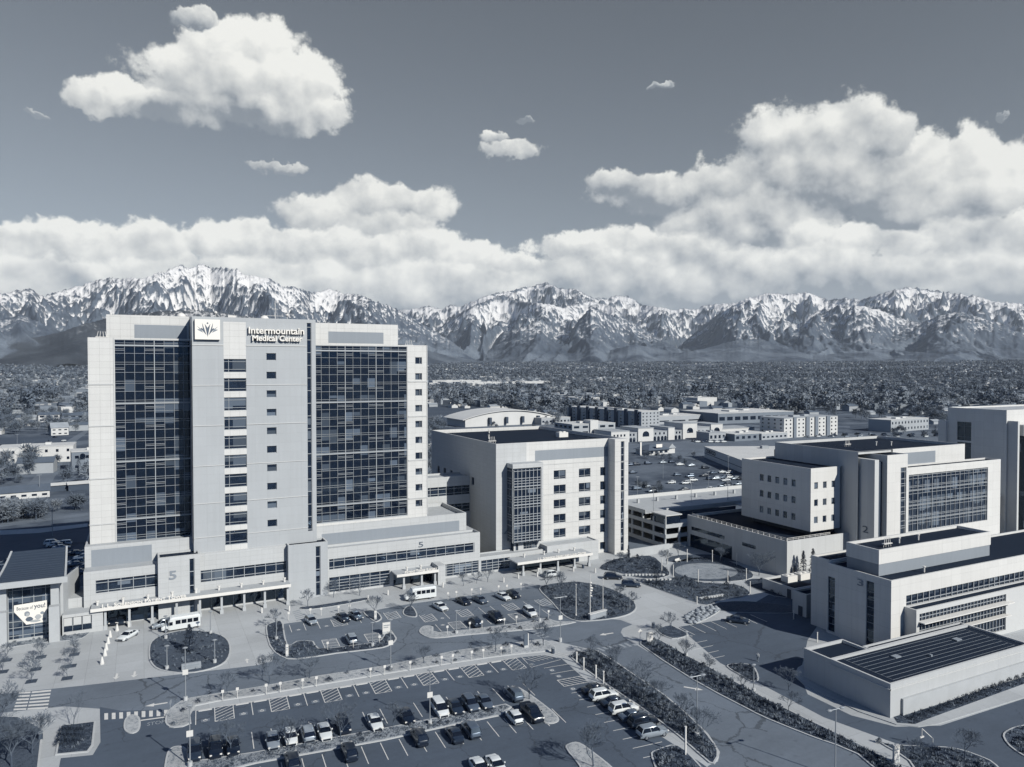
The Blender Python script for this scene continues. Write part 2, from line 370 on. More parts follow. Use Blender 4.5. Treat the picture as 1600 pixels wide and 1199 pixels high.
MID2 = [(980,600),(1040,560),(1080,525),(1120,492),(1150,476),(1169,465),(1195,478),(1225,500),(1247,508),(1270,490),(1300,476),(1340,478),(1375,486),(1410,500),(1440,505),(1470,492),(1500,488),(1540,500),(1580,516),(1620,530),(1700,545),(2000,560)]
FOOT = [(-400,560),(-150,545),(-50,538),(0,532),(60,527),(100,518),(131,507),(166,498),(230,488),(300,484),(380,494),(450,508),(560,526),(640,540),(700,556),(760,566),(830,585),(1100,700)]
FOOT2 = [(820,640),(870,575),(900,562),(950,548),(990,538),(1030,545),(1060,552),(1100,545),(1150,532),(1190,530),(1230,545),(1270,556),(1320,552),(1380,545),(1430,550),(1500,556),(1560,560),(1700,562),(2100,570)]
LEFT1 = [(-600,520),(-200,500),(-60,500),(0,500),(33,491),(60,502),(100,520),(130,540),(180,600)]
LAY = [(SKY1, 11200, 3000, 1, 1.0), (SKY2, 17500, 5200, 2, 1.0), (MID1B, 14500, 3800, 6, .8), (MID1, 12200, 2700, 3, .8), (MID2, 13200, 3400, 4, .9), (FOOT, 8700, 1900, 5, .35), (FOOT2, 10400, 1700, 7, .4), (LEFT1, 9800, 1400, 8, .6)]
NA, NR = 1750, 430
az_ = np.linspace(R_(-52), R_(52), NA); r_ = np.concatenate([np.linspace(6600, 13800, 300), np.linspace(13850, 22500, NR-300)])
A, RR = np.meshgrid(az_, r_, indexing='ij')
Hh = np.full(A.shape, -500.0); CSHADE = np.zeros(A.shape)
def ridged(x, y, o, seed, g=.5, l=2.0):
    s = np.zeros_like(x); a = 1.0; t = 0
    for k in range(o):
        s += a*(1-np.abs(pn(x, y, seed+k))*1.9); t += a; a *= g; x = x*l; y = y*l
    return s/t
for (pts, r0, w, sd, rough) in LAY:
    pa, pe = prof(pts)
    jag = (ridged(A*90, RR*0+sd, 4, sd, .6)-.55)*.0026*rough
    e = np.interp(A, pa, pe)+jag
    wig = pn(A*14, A*0+sd*3.3, sd)*.10*r0
    rc = r0+wig
    crest = (rc+0)*np.tan(e)+CAM_H
    foot = groundz(RR, 0*RR)-30
    X = A*r0
    # spurs run down from the crest; coordinates bend with distance so that they are not radial
    wx = X+600*pn(X/1500, RR/1500, sd+11)+.45*(rc-RR)*pn(A*4, A*0, sd+9)
    sp = ridged(wx/1150, RR/4200, 3, sd+20, .5)
    det = ridged((X+.4*RR)/420, (RR-.3*X)/520, 5, sd+31, .55)
    t = (rc-RR)/w
    tt = np.where(t >= 0, t*(1+.55*(.6-sp)*np.clip(t*3, 0, 1)), -t*1.3)
    hgt = np.where(tt < 1, np.power(np.clip(1-tt, 0, 1), 1.25), -.3*(tt-1))
    amp = np.clip(np.abs(t)*4, 0, 1)*np.clip(1-tt, 0, 1)
    h = foot+np.maximum(crest-foot, 0)*hgt+(det-.55)*(crest-foot)*.30*amp*rough+(sp-.6)*(crest-foot)*.40*amp
    h = np.where(crest > foot+15, h, -500.0)
    win = h > Hh
    CSHADE = np.where(win, 1.0 if sd == 5 else (.45 if sd in (3, 7) else 0.0), CSHADE)  # cloud shadow painted as a mask on the foothill layers
    Hh = np.maximum(Hh, h)
Hh += (ridged(A*11000/140, RR/160, 3, 77)-.5)*26*np.clip((Hh-300)/600, 0, 1)
for k_, f_, a_ in ((90, 45, 22), (45, 91, 12)): Hh += (ridged(A*11000/k_, RR/k_/1.4, 2, f_)-.5)*a_*np.clip((Hh-250)/500, 0, 1)
def blur(a, n):
    a = a.copy()
    for _ in range(n): a[1:-1, 1:-1] = (a[:-2, 1:-1]+a[2:, 1:-1]+a[1:-1, :-2]+a[1:-1, 2:]+a[1:-1, 1:-1]*2)/6
    return a
Hc = np.maximum(Hh, 0); GUL = np.clip((blur(Hc, 4)-Hc)/9, -1.6, 1.6)*.6+np.clip((blur(Hc, 40)-Hc)/55, -1.6, 1.6)*.8
Y = np.cos(A)*RR; X = np.sin(A)*RR
WX = X*RT[0]+Y*FW[0]; WY = X*RT[1]+Y*FW[1]
V = np.stack([WX, WY, Hh], -1).reshape(-1, 3)
I, J = np.meshgrid(np.arange(NA-1), np.arange(NR-1), indexing='ij')
F = np.stack([I*NR+J, (I+1)*NR+J, (I+1)*NR+J+1, I*NR+J+1], -1).reshape(-1, 4)
keep = (V[F].reshape(len(F), 4, 3)[:, :, 2] > groundz(V[F][:, :, 0], V[F][:, :, 1])-25).any(1)
F = F[keep]; used = np.unique(F); remap = np.zeros(len(V), np.int64); remap[used] = np.arange(len(used))
m, N, b = newmat('mountain_rock_and_snow', .9)
g = N.n.new('ShaderNodeNewGeometry'); p = g.outputs['Position']; z = N.sep(p)[2]; nz = N.sep(g.outputs['Normal'])[2]
a1 = N.noise(p, .0016, 5, .62); a2 = N.noise(N.v('MULTIPLY', p, (1, 1, .35)), .011, 6, .68); a3 = N.noise(p, .06, 3, .7)
ga = N.n.new('ShaderNodeAttribute'); ga.attribute_name = 'gully'; gu = ga.outputs['Fac']
lvl = N.m('MULTIPLY_ADD', gu, .62, N.lin(z, 260, 1250, -.76, .98))
s1 = N.m('ADD', lvl, N.m('MULTIPLY', N.m('SUBTRACT', a2, .5), 1.5)); s1 = N.m('ADD', s1, N.m('MULTIPLY', N.m('SUBTRACT', a1, .5), 1.8))
s1 = N.m('ADD', s1, N.m('MULTIPLY', N.m('SUBTRACT', a3, .5), 1.2))
s1 = N.m('ADD', s1, N.lin(nz, .55, .95, -.55, .12))
snow = N.m('MULTIPLY', N.ss(s1, -.42, .42), .84)
snow = N.m('MULTIPLY', snow, N.ss(z, 300, 560))
rock = N.mix(N.ss(a2, .35, .65), gc(.05), gc(.13))
low = N.mix(N.ss(a1, .4, .62), gc(.055), gc(.16)); sa = N.n.new('ShaderNodeAttribute'); sa.attribute_name = 'cloud_shade'
low = N.scale(low, N.m('MULTIPLY', N.m('MULTIPLY_ADD', a3, .8, .6), N.m('MULTIPLY_ADD', sa.outputs['Fac'], -.62, 1.0)))  # slope colour darkened where cloud shadow is painted in
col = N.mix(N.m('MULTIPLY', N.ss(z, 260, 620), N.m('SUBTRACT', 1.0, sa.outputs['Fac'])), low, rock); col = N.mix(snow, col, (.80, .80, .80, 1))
N.l.new(col, b.inputs['Base Color'])
N.l.new(N.scale(col, N.m('MULTIPLY_ADD', a3, .5, .75)), b.inputs['Base Color'])
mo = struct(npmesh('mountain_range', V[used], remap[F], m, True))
a2_ = mo.data.attributes.new('cloud_shade', 'FLOAT', 'POINT'); a2_.data.foreach_set('value', blur(CSHADE*np.clip((.02-A)/.3, .25, 1)*np.where(A < -.1, 1, .8), 6).reshape(-1)[used].astype(np.float32))
at_ = mo.data.attributes.new('gully', 'FLOAT', 'POINT'); at_.data.foreach_set('value', GUL.reshape(-1)[used].astype(np.float32))
# ================================================================ hospital campus
panelmat('white_panel', .57, 2.0, 1.42); panelmat('grey_panel', .40, 2.6, 2.15, dark=.8, line=.03, tone=.03)
panelmat('base_panel', .47, 2.45, 1.1, dark=.72); panelmat('band_panel', .27, 30, 12, dark=.9, tone=.02)
panelmat('big_panel', .60, 3.1, 2.6, dark=.7); panelmat('tall_panel', .50, 3.0, 40, dark=.72, tone=.07)
panelmat('precast', .46, 6.2, 30, dark=.75, tone=.05)
plain('frame_metal', .37, .45, 0, 0); plain('dark_metal', .06, .5, 0, 0); plain('white_metal', .66, .45, 0, .05)
plain('letter_white', .75, .5, 0, 0); plain('letter_grey', .12, .5, 0, 0); plain('letter_mid', .26, .5, 0, 0)
plain('roof_grey', .022, .9, spec=.08, var=.25, sc=.25); plain('roof_light', .40, .9, var=.18, sc=.4); plain('roof_dark', .020, .9, spec=.08, var=.25, sc=.2)
plain('coping', .52, .6, var=.06); plain('concrete_wall', .42, .85, var=.16, sc=.4); plain('pav_roof', .05, .6, var=.2, sc=.8); plain('blind_white', .5, .8, 0, .05)
glassmat('glass_tower', 1.95, 4.25, z0=.35, u0=-5.1, blind=.36, L=.007, BL=.10); glassmat('glass_strip', 2.4, 3.0, blind=.12); glassmat('glass_window', 3.1, 4.25, z0=1.2, blind=.6, BL=.13)
glassmat('glass_dark', 2.0, 3.0, blind=.08, L=.010); glassmat('glass_grey', 2.0, 2.2, blind=1.0, L=.02, BL=.10); glassmat('glass_two', 2.05, 4.5, z0=.6, blind=.6, BL=.13)
def T3(ax, at, h, z, d): return (h, at+d, z) if ax == 'v' else (at+d, h, z)
def quad(mb, ax, at, h0, h1, z0, z1, d=0.0, m=0):
    q = [T3(ax, at, h0, z0, d), T3(ax, at, h1, z0, d), T3(ax, at, h1, z1, d), T3(ax, at, h0, z1, d)]
    mb.face(q if ax == 'v' else q[::-1], m)
def bx(mb, ax, at, h0, h1, z0, z1, d0, d1, m=0):
    if ax == 'v': mb.box(h0, h1, at+d0, at+d1, z0, z1, m)
    else: mb.box(at+d0, at+d1, h0, h1, z0, z1, m)
def facade(mb, ax, at, h0, h1, z0, z1, holes=(), rec=.3, m=0, bands=()):
    """wall face with real openings; the reveals go `rec` deep. bands: (h0,h1,z0,z1,mat) rectangles of another cladding"""
    hs = sorted({h0, h1, *[min(max(a, h0), h1) for q in list(holes)+list(bands) for a in q[:2]]})
    zs = sorted({z0, z1, *[min(max(a, z0), z1) for q in list(holes)+list(bands) for a in q[2:4]]})
    for i in range(len(hs)-1):
        for j in range(len(zs)-1):
            ch, cz = (hs[i]+hs[i+1])/2, (zs[j]+zs[j+1])/2
            if any(q[0] < ch < q[1] and q[2] < cz < q[3] for q in holes): continue
            mm = m
            for q in bands:
                if q[0] < ch < q[1] and q[2] < cz < q[3]: mm = q[4]
            quad(mb, ax, at, hs[i], hs[i+1], zs[j], zs[j+1], 0, mm)
    for (a, b_, c, d_) in [q[:4] for q in holes]:
        P4 = [(a, c), (b_, c), (b_, d_), (a, d_)]
        for k in range(4):
            p, q = P4[k], P4[(k+1) % 4]
            f = [T3(ax, at, p[0], p[1], 0), T3(ax, at, p[0], p[1], rec), T3(ax, at, q[0], q[1], rec), T3(ax, at, q[0], q[1], 0)]
            mb.face(f if ax == 'v' else f[::-1], m)
def block(mb, u0, u1, v0, v1, z0, z1, m=0, top=1, skip='', par=.5, pm=None):
    """walls of a block, flat roof with a parapet; skip names faces made elsewhere (v- front, u- left)"""
    if 'v' not in skip: quad(mb, 'v', v0, u0, u1, z0, z1, 0, m)
    if 'u' not in skip: quad(mb, 'u', u0, v0, v1, z0, z1, 0, m)
    mb.face([(u1, v0, z0), (u1, v1, z0), (u1, v1, z1), (u1, v0, z1)], m); mb.face([(u1, v1, z0), (u0, v1, z0), (u0, v1, z1), (u1, v1, z1)], m)
    t = .35; pm = m if pm is None else pm
    if par > 0:
        zr = z1-par
        mb.face([(u0+t, v0+t, zr), (u1-t, v0+t, zr), (u1-t, v1-t, zr), (u0+t, v1-t, zr)], top)
        for (a, b_, c, d_) in (((u0, v0), (u1, v0), (u1-t, v0+t), (u0+t, v0+t)), ((u1, v0), (u1, v1), (u1-t, v1-t), (u1-t, v0+t)), ((u1, v1), (u0, v1), (u0+t, v1-t), (u1-t, v1-t)), ((u0, v1), (u0, v0), (u0+t, v0+t), (u0+t, v1-t))):
            mb.face([(*a, z1), (*b_, z1), (*c, z1), (*d_, z1)], pm)
            mb.face([(*d_, z1), (*c, z1), (*c, zr), (*d_, zr)], m)
    else: mb.face([(u0, v0, z1), (u1, v0, z1), (u1, v1, z1), (u0, v1, z1)], top)
def glazing(parent, ax, at, h0, h1, z0, z1, cols, rows, gmat, rec=.3, thick=(), band=(), extra=(), bw=.058, name='curtain_wall', fm='frame_metal', dp=.16):
    """a pane sheet and in front of it the frame of mullions and transoms"""
    g = MB(); quad(g, ax, at, h0, h1, z0, z1, rec); pane = g.build(name, [gmat], parent)
    f = MB(); out = rec-dp
    for c in cols:
        w = .16 if c in thick else bw
        bx(f, ax, at, c-w/2, c+w/2, z0, z1, out-(.05 if c in thick else 0), rec-.012)
    for c in (h0+bw/2, h1-bw/2): bx(f, ax, at, c-bw/2, c+bw/2, z0, z1, out+.01, rec-.010)
    for r in rows: bx(f, ax, at, h0, h1, r-bw/2, r+bw/2, out+.02, rec-.014)
    for (a, b_) in band: bx(f, ax, at, h0, h1, a, b_, out-.10, rec-.016)
    for (a, b_, r) in extra: bx(f, ax, at, a, b_, r-.035, r+.035, out+.03, rec-.018)
    f.build('window_frame', [fm], pane); return pane
WINM = {}
def window(parent, ax, at, h0, z0, w, h, gmat='glass_window', rec=.28, style=0):
    """one window: frame and pane; repeats share their meshes"""
    key = (ax, round(w, 2), round(h, 2), gmat, style)
    if key not in WINM:
        f = MB(); t = .09
        def b2(a, b_, c, d_): bx(f, ax, 0, a, b_, c, d_, rec-.10, rec-.01)
        b2(0, w, 0, t); b2(0, w, h-t, h); b2(0, t, t, h-t); b2(w-t, w, t, h-t)
        if style == 1: b2(w*.22-t/2, w*.22+t/2, t, h-t); b2(t, w-t, h*.22-t/2, h*.22+t/2); b2(t, w-t, h*.80-t/2, h*.80+t/2)
        if style == 2: b2(w*.5-t/2, w*.5+t/2, t, h-t); b2(t, w-t, h*.2-t/2, h*.2+t/2)
        if style == 3: b2(w*.72-t/2, w*.72+t/2, t, h-t)
        g = MB(); quad(g, ax, 0, 0, w, 0, h, rec); WINM[key] = (f.mesh('window_frame', ['frame_metal']), g.mesh('pane', [gmat]))
    loc = (h0, at, z0) if ax == 'v' else (at, h0, z0)
    o = bpy.data.objects.new('window', WINM[key][0]); COL.objects.link(o); o.parent = parent; o.location = loc
    p = bpy.data.objects.new('pane', WINM[key][1]); COL.objects.link(p); p.parent = o; return o
def text(name, s, size, p, ax='v', mat='letter_white', parent=None, ext=.06, width=None, bold=0.0, sx=1.0, spacing=1.0, small=None):
    cu = bpy.data.curves.new(name, 'FONT'); cu.body = s; cu.size = size; cu.extrude = ext; cu.offset = bold; cu.resolution_u = 3; cu.space_character = spacing
    if small:
        cu.small_caps_scale = small
        for i, ch in enumerate(s):
            cu.body_format[i].use_small_caps = ch.islower()
    o = bpy.data.objects.new(name, cu); dg = bpy.context.evaluated_depsgraph_get(); COL.objects.link(o); dg.update()
    me = bpy.data.meshes.new_from_object(o.evaluated_get(dg)); bpy.data.objects.remove(o)
    o = bpy.data.objects.new(name, me); COL.objects.link(o); me.materials.clear(); me.materials.append(MATS[mat])
    k = sx
    if width:
        xs = [v.co.x for v in me.vertices]; k = width/(max(xs)-min(xs))
    o.scale = (k, 1, 1); o.location = p
    o.rotation_euler = (R_(90), 0, 0) if ax == 'v' else (R_(90), 0, R_(-90))
    if parent: o.parent = parent
    return o

# ---------------------------------------------------------------- patient tower
tw = thing('hospital_tower', 'tallest building, a white hospital tower with two dark glass curtain walls and a logo sign', 'building')
WM = ['white_panel', 'roof_grey', 'grey_panel', 'band_panel', 'coping']
CV, WV, PVV = 178.0, 184.0, 186.0
FL = 4.25; Z0 = 16.2
mb = MB()
cw = [(25.9, 28.1, 17.95+FL*.98*k*1.032-.9, 17.95+FL*.98*k*1.032+.75) for k in range(10)]
tri = [(16.7, 21.5, 19.3-1.1+4.35*k, 19.3+1.9+4.35*k) for k in range(-1, 9)]
tri[0] = (16.7, 21.5, 13.8, 17.0)
slot = [(35.1, 36.2, 15.2, 64.6)]
holes_c = cw+tri
facade(mb, 'v', CV, 10.2, 35.1, 12.6, 65.4, holes_c, .28, 2, bands=[(10.2, 16.7, 12.6, 65.4, 2), (16.7, 21.5, 12.6, 64.4, 0), (21.5, 35.1, 12.6, 65.4, 2)])
facade(mb, 'v', CV, 35.1, 37.2, 12.6, 65.4, slot, .3, 2)
block(mb, 10.2, 37.2, CV, 206, 12.6, 65.4, 2, 1, 'vu', .7); quad(mb, 'u', 10.2, CV, 206, 12.6, 65.4, 0, 0)
wc = mb.build('central_block', WM, tw)
mb = MB()
for z in (59.0, 50.0, 41.0, 32.0, 23.6, 16.0):
    for a, b_ in ((10.2, 16.7), (21.5, 35.1)): mb = MB(); bx(mb, 'v', CV, a, b_, z, z+(.24 if z > 58 else .16), -.12, .02); mb.build('stringcourse', ['coping'], wc)
for q in cw: window(tw, 'v', CV, q[0], q[2], q[1]-q[0], q[3]-q[2], 'glass_window')
for q in tri: window(tw, 'v', CV, q[0], q[2], q[1]-q[0], q[3]-q[2], 'glass_window', style=1)
glazing(tw, 'v', CV, 35.1, 36.2, 15.2, 64.6, (), [15.6+k*3.0 for k in range(17)], 'glass_strip', name='slot_window', bw=.12)
# wings
for side in (0, 1):
    if side == 0: a, b_, top, g0, g1, p0, p1 = -10.2, 10.2, 60.6, -5.1, 10.19, -10.2, -5.3
    else: a, b_, top, g0, g1, p0, p1 = 37.2, 67.3, 59.9, 38.1, 61.9, 62.2, 67.3
    mb = MB(); gz0, gz1 = 15.4, top-.35
    hl = [(g0, g1, gz0, gz1)]
    wins = []
    if side: wins = [(64.1, 65.95, 15.9+4.12*k-.0, 15.9+4.12*k+1.75) for k in range(11)][:-1]
    if side: wins = [(64.1, 65.95, 55.0-4.16*k, 56.75-4.16*k) for k in range(10)]
    facade(mb, 'v', WV, a, b_, 12.0, top, hl+wins, .3, 0)
    block(mb, a, b_, WV, 204, 12.0, top, 0, 1, 'v', .5)
    o = mb.build('wing', WM, tw)
    for z in (19.7, 29.7, 41.2, 50.3):
        mb = MB(); bx(mb, 'v', WV, p0-.05, p1, z, z+.28, -.14, .02)
        if side == 0: bx(mb, 'u', a, WV-.14, WV+20, z, z+.28, -.14, .02)
        mb.build('stringcourse', ['coping'], o)
    mb = MB(); bx(mb, 'v', WV, p1-.02, p1+.14, 15.4, top, -.12, .02); mb.build('pilaster', ['coping'], o)
    for q in wins: window(tw, 'v', WV, q[0], q[2], 1.85, 1.75, 'glass_window', style=3)
    if side == 0: cols = [-5.1, -3.15, -1.2, .8, 2.75, 4.75, 6.75, 8.7]; thick = (2.75,); ex = [(-5.1, -3.15), (.8, 2.75), (2.75, 4.75)]
    else:
        cols = [38.1+1.7+1.98*k for k in range(11)]+[38.14, 61.8]; thick = (cols[3], cols[7]); ex = [(38.1, 39.8), (cols[2], cols[3]), (cols[3], cols[4]), (cols[6], cols[7]), (cols[7], cols[8]), (cols[10], 61.8)]
    rows = []; band = []; extra = []
    z = gz1; band.append((gz1-.12, gz1)); rows.append(gz1-.75); band.append((gz1-1.45, gz1-1.12)); z = gz1-1.45; k = 0
    while z > gz0+1.2:
        for dz_ in (1.60, 3.55, 4.02):
            if z-dz_ > gz0+.1: rows.append(z-dz_)
        for (e0, e1) in ex:
            if z-.75 > gz0: extra.append((e0, e1, z-.62)); extra.append((e0, e1, z-.95))
        z -= FL*.99; k += 1
        if k % 3 == 0: band.append((z-.22, z+.06)); z -= .22
    band.append((gz0, gz0+.25))
    glazing(tw, 'v', WV, g0, g1, gz0, gz1, cols, rows, 'glass_tower', thick=thick, band=band, extra=extra)
    if side == 0: glazing(tw, 'u', 10.2, CV+.4, WV+.2, 14.9, 60.2, (CV+2.3, CV+4.3), [15+4.2*k+j for k in range(11) for j in (0, .5, 2.2)], 'glass_dark', rec=-.12, dp=.08, name='side_window')
    mb = MB()
    if side == 0: block(mb, -6.7, 10.1, PVV, 203, 59.8, 65.8, 0, 1, 'v', .5); facade(mb, 'v', PVV, -6.7, 10.1, 59.8, 65.8, (), .3, 0, bands=[(-1.2, 9.6, 60.0, 63.7, 3)])
    else: block(mb, 37.3, 60.1, PVV, 203, 59.2, 65.2, 0, 1, 'v', .5); facade(mb, 'v', PVV, 37.3, 60.1, 59.2, 65.2, (), .3, 0, bands=[(42.0, 56.2, 60.2, 63.1, 3)])
    mb.build('penthouse', WM, tw)
# logo sign and name
mb = MB(); mb.box(10.75, 15.95, 177.25, 177.98, 60.3, 64.75)
sg = mb.build('logo_sign', ['letter_white'], tw)
mb = MB()
def lp(pts, m=0): # pts in sign units: x -1..1, y 0..1
    mb.face([(13.35+x*2.2, 177.24, 60.85+y*3.4) for x, y in pts], m)
lp([(0, 0), (.27, .86), (.02, .62), (0, .56), (-.02, .62), (-.27, .86)], 0)
for s in (-1, 1):
    o_ = [(.10*s, .12), (.52*s, .95), (.44*s, .52), (.60*s, .60), (.62*s, .52)]
    lp(o_ if s > 0 else o_[::-1], 1)
    o_ = [(.42*s, .28), (.60*s, .52), (.98*s, .70), (.72*s, .50), (.95*s, .50), (.9*s, .44)]
    lp(o_ if s > 0 else o_[::-1], 2)
lp([(.085*math.cos(t*math.pi/5), .90+.055*math.sin(t*math.pi/5)) for t in range(10)], 0)
mb.build('emblem', ['letter_grey', 'letter_grey', 'letter_mid'], sg)
text('lettering', 'Intermountain', 2.15, (21.9, 177.55, 61.85), width=12.4, ext=.28, parent=tw, bold=.035)
text('lettering', 'Medical Center', 1.8, (22.7, 177.55, 60.2), width=11.2, ext=.28, parent=tw, bold=.04)
# roof equipment, standing on the roof
def roofthing(name, label, cat, p, kind):
    mb = MB()
    if kind == 'dome':
        rr = 1.1
        rings = [[(p[0]+rr*math.cos(a)*math.cos(b_), p[1]+rr*math.sin(a)*math.cos(b_), p[2]+.5+rr*math.sin(b_)) for a in [i*math.pi/5 for i in range(10)]] for b_ in (0, .4, .8, 1.2, 1.5)]
        mb.cyl(p, .9, p[2], p[2]+.5); mb.loft(rings)
    elif kind == 'mast': mb.tube(p, (p[0], p[1], p[2]+5.2), .07); mb.tube((p[0]-2, p[1], p[2]+1.6), (p[0]+2, p[1], p[2]+1.6), .05); mb.tube((p[0]-.7, p[1], p[2]+3.2), (p[0]+.7, p[1], p[2]+3.2), .05); mb.cyl(p, .3, p[2], p[2]+.4)
    elif kind == 'box': mb.box(p[0]-.9, p[0]+.9, p[1]-.7, p[1]+.7, p[2], p[2]+.25); mb.box(p[0]-.8, p[0]+.8, p[1]-.6, p[1]+.6, p[2]+.27, p[2]+1.2)
    elif kind == 'lamp': mb.tube(p, (p[0], p[1], p[2]+1.5), .06); mb.loft([[(p[0]+.35*math.cos(a)*math.cos(b_), p[1]+.35*math.sin(a)*math.cos(b_), p[2]+1.8+.35*math.sin(b_)) for a in [i*math.pi/4 for i in range(8)]] for b_ in (-1.4, -.7, 0, .7, 1.4)])
    elif kind == 'vent': mb.cyl(p, .16, p[2], p[2]+1.0); mb.cyl((p[0], p[1]), .3, p[2]+1.02, p[2]+1.2)
    elif kind == 'unit':
        mb.box(p[0]-1.6, p[0]+1.6, p[1]-1.1, p[1]+1.1, p[2], p[2]+1.5); mb.cyl((p[0]-.7, p[1]), .5, p[2]+1.51, p[2]+1.75); mb.cyl((p[0]+.7, p[1]), .5, p[2]+1.51, p[2]+1.75)
    elif kind == 'rig': mb.box(p[0]-1.2, p[0]+1.2, p[1]-.3, p[1]+.3, p[2]+.6, p[2]+.75); [mb.tube((p[0]+x, p[1], p[2]), (p[0]+x*.6, p[1], p[2]+1.9), .06) for x in (-1.1, -.4, .4, 1.1)]
    o = mb.build(name, ['white_metal'], smooth=(kind == 'dome')); return put(o, label, cat)
roofthing('antenna_dome', 'white dome on the tower roof just left of the logo sign', 'antenna', (8.6, 190, 65.3), 'dome')
roofthing('beacon_light', 'round white beacon on a short pole above the logo sign', 'beacon', (15.3, 180, 64.7), 'lamp')
roofthing('rooftop_unit', 'white box on the tower roof above the column of triple windows', 'roof unit', (18.6, 179.6, 64.7), 'box')
roofthing('antenna_mast', 'tall thin antenna mast on the tower roof above the name lettering', 'antenna', (28.6, 182, 64.7), 'mast')
roofthing('satellite_dome', 'small white dome on the tower roof above the middle of the name lettering', 'antenna', (26.0, 181, 64.7), 'dome')
roofthing('satellite_dome', 'small white dome on the tower roof near the right end of the name lettering', 'antenna', (31.2, 181, 64.7), 'lamp')
roofthing('antenna_mast', 'short antenna frame on the roof of the right wing beside its penthouse', 'antenna', (64.4, 190, 59.4), 'rig')
roofthing('camera_rig', 'dark bracket standing on the roof of the left wing', 'roof unit', (-7.6, 186, 60.1), 'rig')
# podium
mb = MB()
facade(mb, 'v', 180, -11.0, 10.2, 0, 16.0, (), .3, 0, bands=[(-9.8, 1.8, 11.4, 15.2, 3)])
block(mb, -11.0, 10.2, 180, 206, 0, 16.0, 0, 1, 'v', .4)
mb.build('upper_podium', ['base_panel', 'roof_light', 'grey_panel', 'band_panel'], tw); mb = MB()
facade(mb, 'v', 180, 37.2, 76.8, 0, 15.6, (), .3, 0, bands=[(38.8, 74.8, 10.4, 13.7, 3)])
block(mb, 37.2, 76.8, 180, 197, 0, 15.6, 0, 1, 'v', 1.0)
mb.build('upper_podium', ['base_panel', 'roof_light', 'grey_panel', 'band_panel'], tw)
mb = MB()
wl = (-8.9, 2.9, 6.9, 9.6)
facade(mb, 'v', 176, -11.0, 2.9, 0, 11.6, [wl], .3, 0); block(mb, -11.0, 2.9, 176, 179.98, 0, 11.6, 0, 1, 'v', 0)
wc_ = (11.4, 30.0, 6.3, 8.9)
facade(mb, 'v', 177, 10.9, 30.1, 0, 12.6, [wc_, (11.4, 29.9, .3, 3.3)], .3, 0); mb.face([(10.9, 177, 12.6), (30.1, 177, 12.6), (30.1, 178, 12.6), (10.9, 178, 12.6)], 4)
wr = (39.6, 77.4, 5.9, 8.4); wr2 = (39.6, 54.6, .5, 4.0)
facade(mb, 'v', 176, 39.2, 79.0, 0, 11.0, [wr, wr2, (67.9, 78.6, .5, 3.6)], .3, 0); block(mb, 39.2, 79.0, 176, 179.98, 0, 11.0, 0, 2, 'v', .5)
mb.box(76.85, 79.0, 179.98, 197, 0, 11.0, 0, 2)
mb.build('lower_podium', ['base_panel', 'roof_light', 'roof_light', 'band_panel', 'coping'], tw)
glazing(tw, 'v', 176, *wl, [-8.9+2.36*k for k in range(6)], [7.3, 9.0], 'glass_strip', name='ribbon_window', bw=.12)
glazing(tw, 'v', 177, *wc_, [11.4+2.32*k for k in range(9)], [6.8, 8.4], 'glass_strip', name='ribbon_window', bw=.12)
glazing(tw, 'v', 176, *wr, [39.6, 40.8]+[40.8+2.6*k for k in range(1, 15)], [6.4, 7.8], 'glass_strip', name='ribbon_window', bw=.12)
glazing(tw, 'v', 176, *wr2, [39.6+2.5*k for k in range(7)], [1.0, 1.7, 2.4, 3.1], 'glass_strip', name='ground_floor_window', bw=.12)
glazing(tw, 'v', 176, 67.9, 78.6, .5, 3.6, [67.9+1.78*k for k in range(7)], [1.1, 1.8, 2.5, 3.1], 'glass_strip', name='ground_floor_window', bw=.12)
glazing(tw, 'v', 177, 11.4, 29.9, .3, 3.3, [11.4+2.3*k for k in range(9)], [2.6], 'glass_dark', name='ground_floor_window', bw=.1)
for (a, b_, v0, zt, s0, s1, lab) in ((2.9, 11.2, 174.6, 13.3, 9.0, 10.1, 1), (30.1, 39.2, 175.3, 12.9, 36.3, 37.5, 0)):
    mb = MB(); facade(mb, 'v', v0, a, b_, 0, zt, [(s0, s1, .4, zt-.9)], .3, 0); block(mb, a, b_, v0, 179.9, 0, zt, 0, 1, 'v', .45, 2)
    o = mb.build('stair_block', ['grey_panel' if not lab else 'base_panel', 'roof_grey', 'coping'], tw)
    glazing(o, 'v', v0, s0, s1, .4, zt-.9, (), [.4+3.05*k for k in range(1, 5)], 'glass_dark', name='slot_window', bw=.14)
text('number', '5', 2.6, (4.9, 174.55, 8.4), mat='letter_mid', parent=tw, bold=.05, width=1.5)
text('number', '5', 1.9, (61.9, 175.95, 8.85), mat='letter_grey', parent=tw, width=1.25)
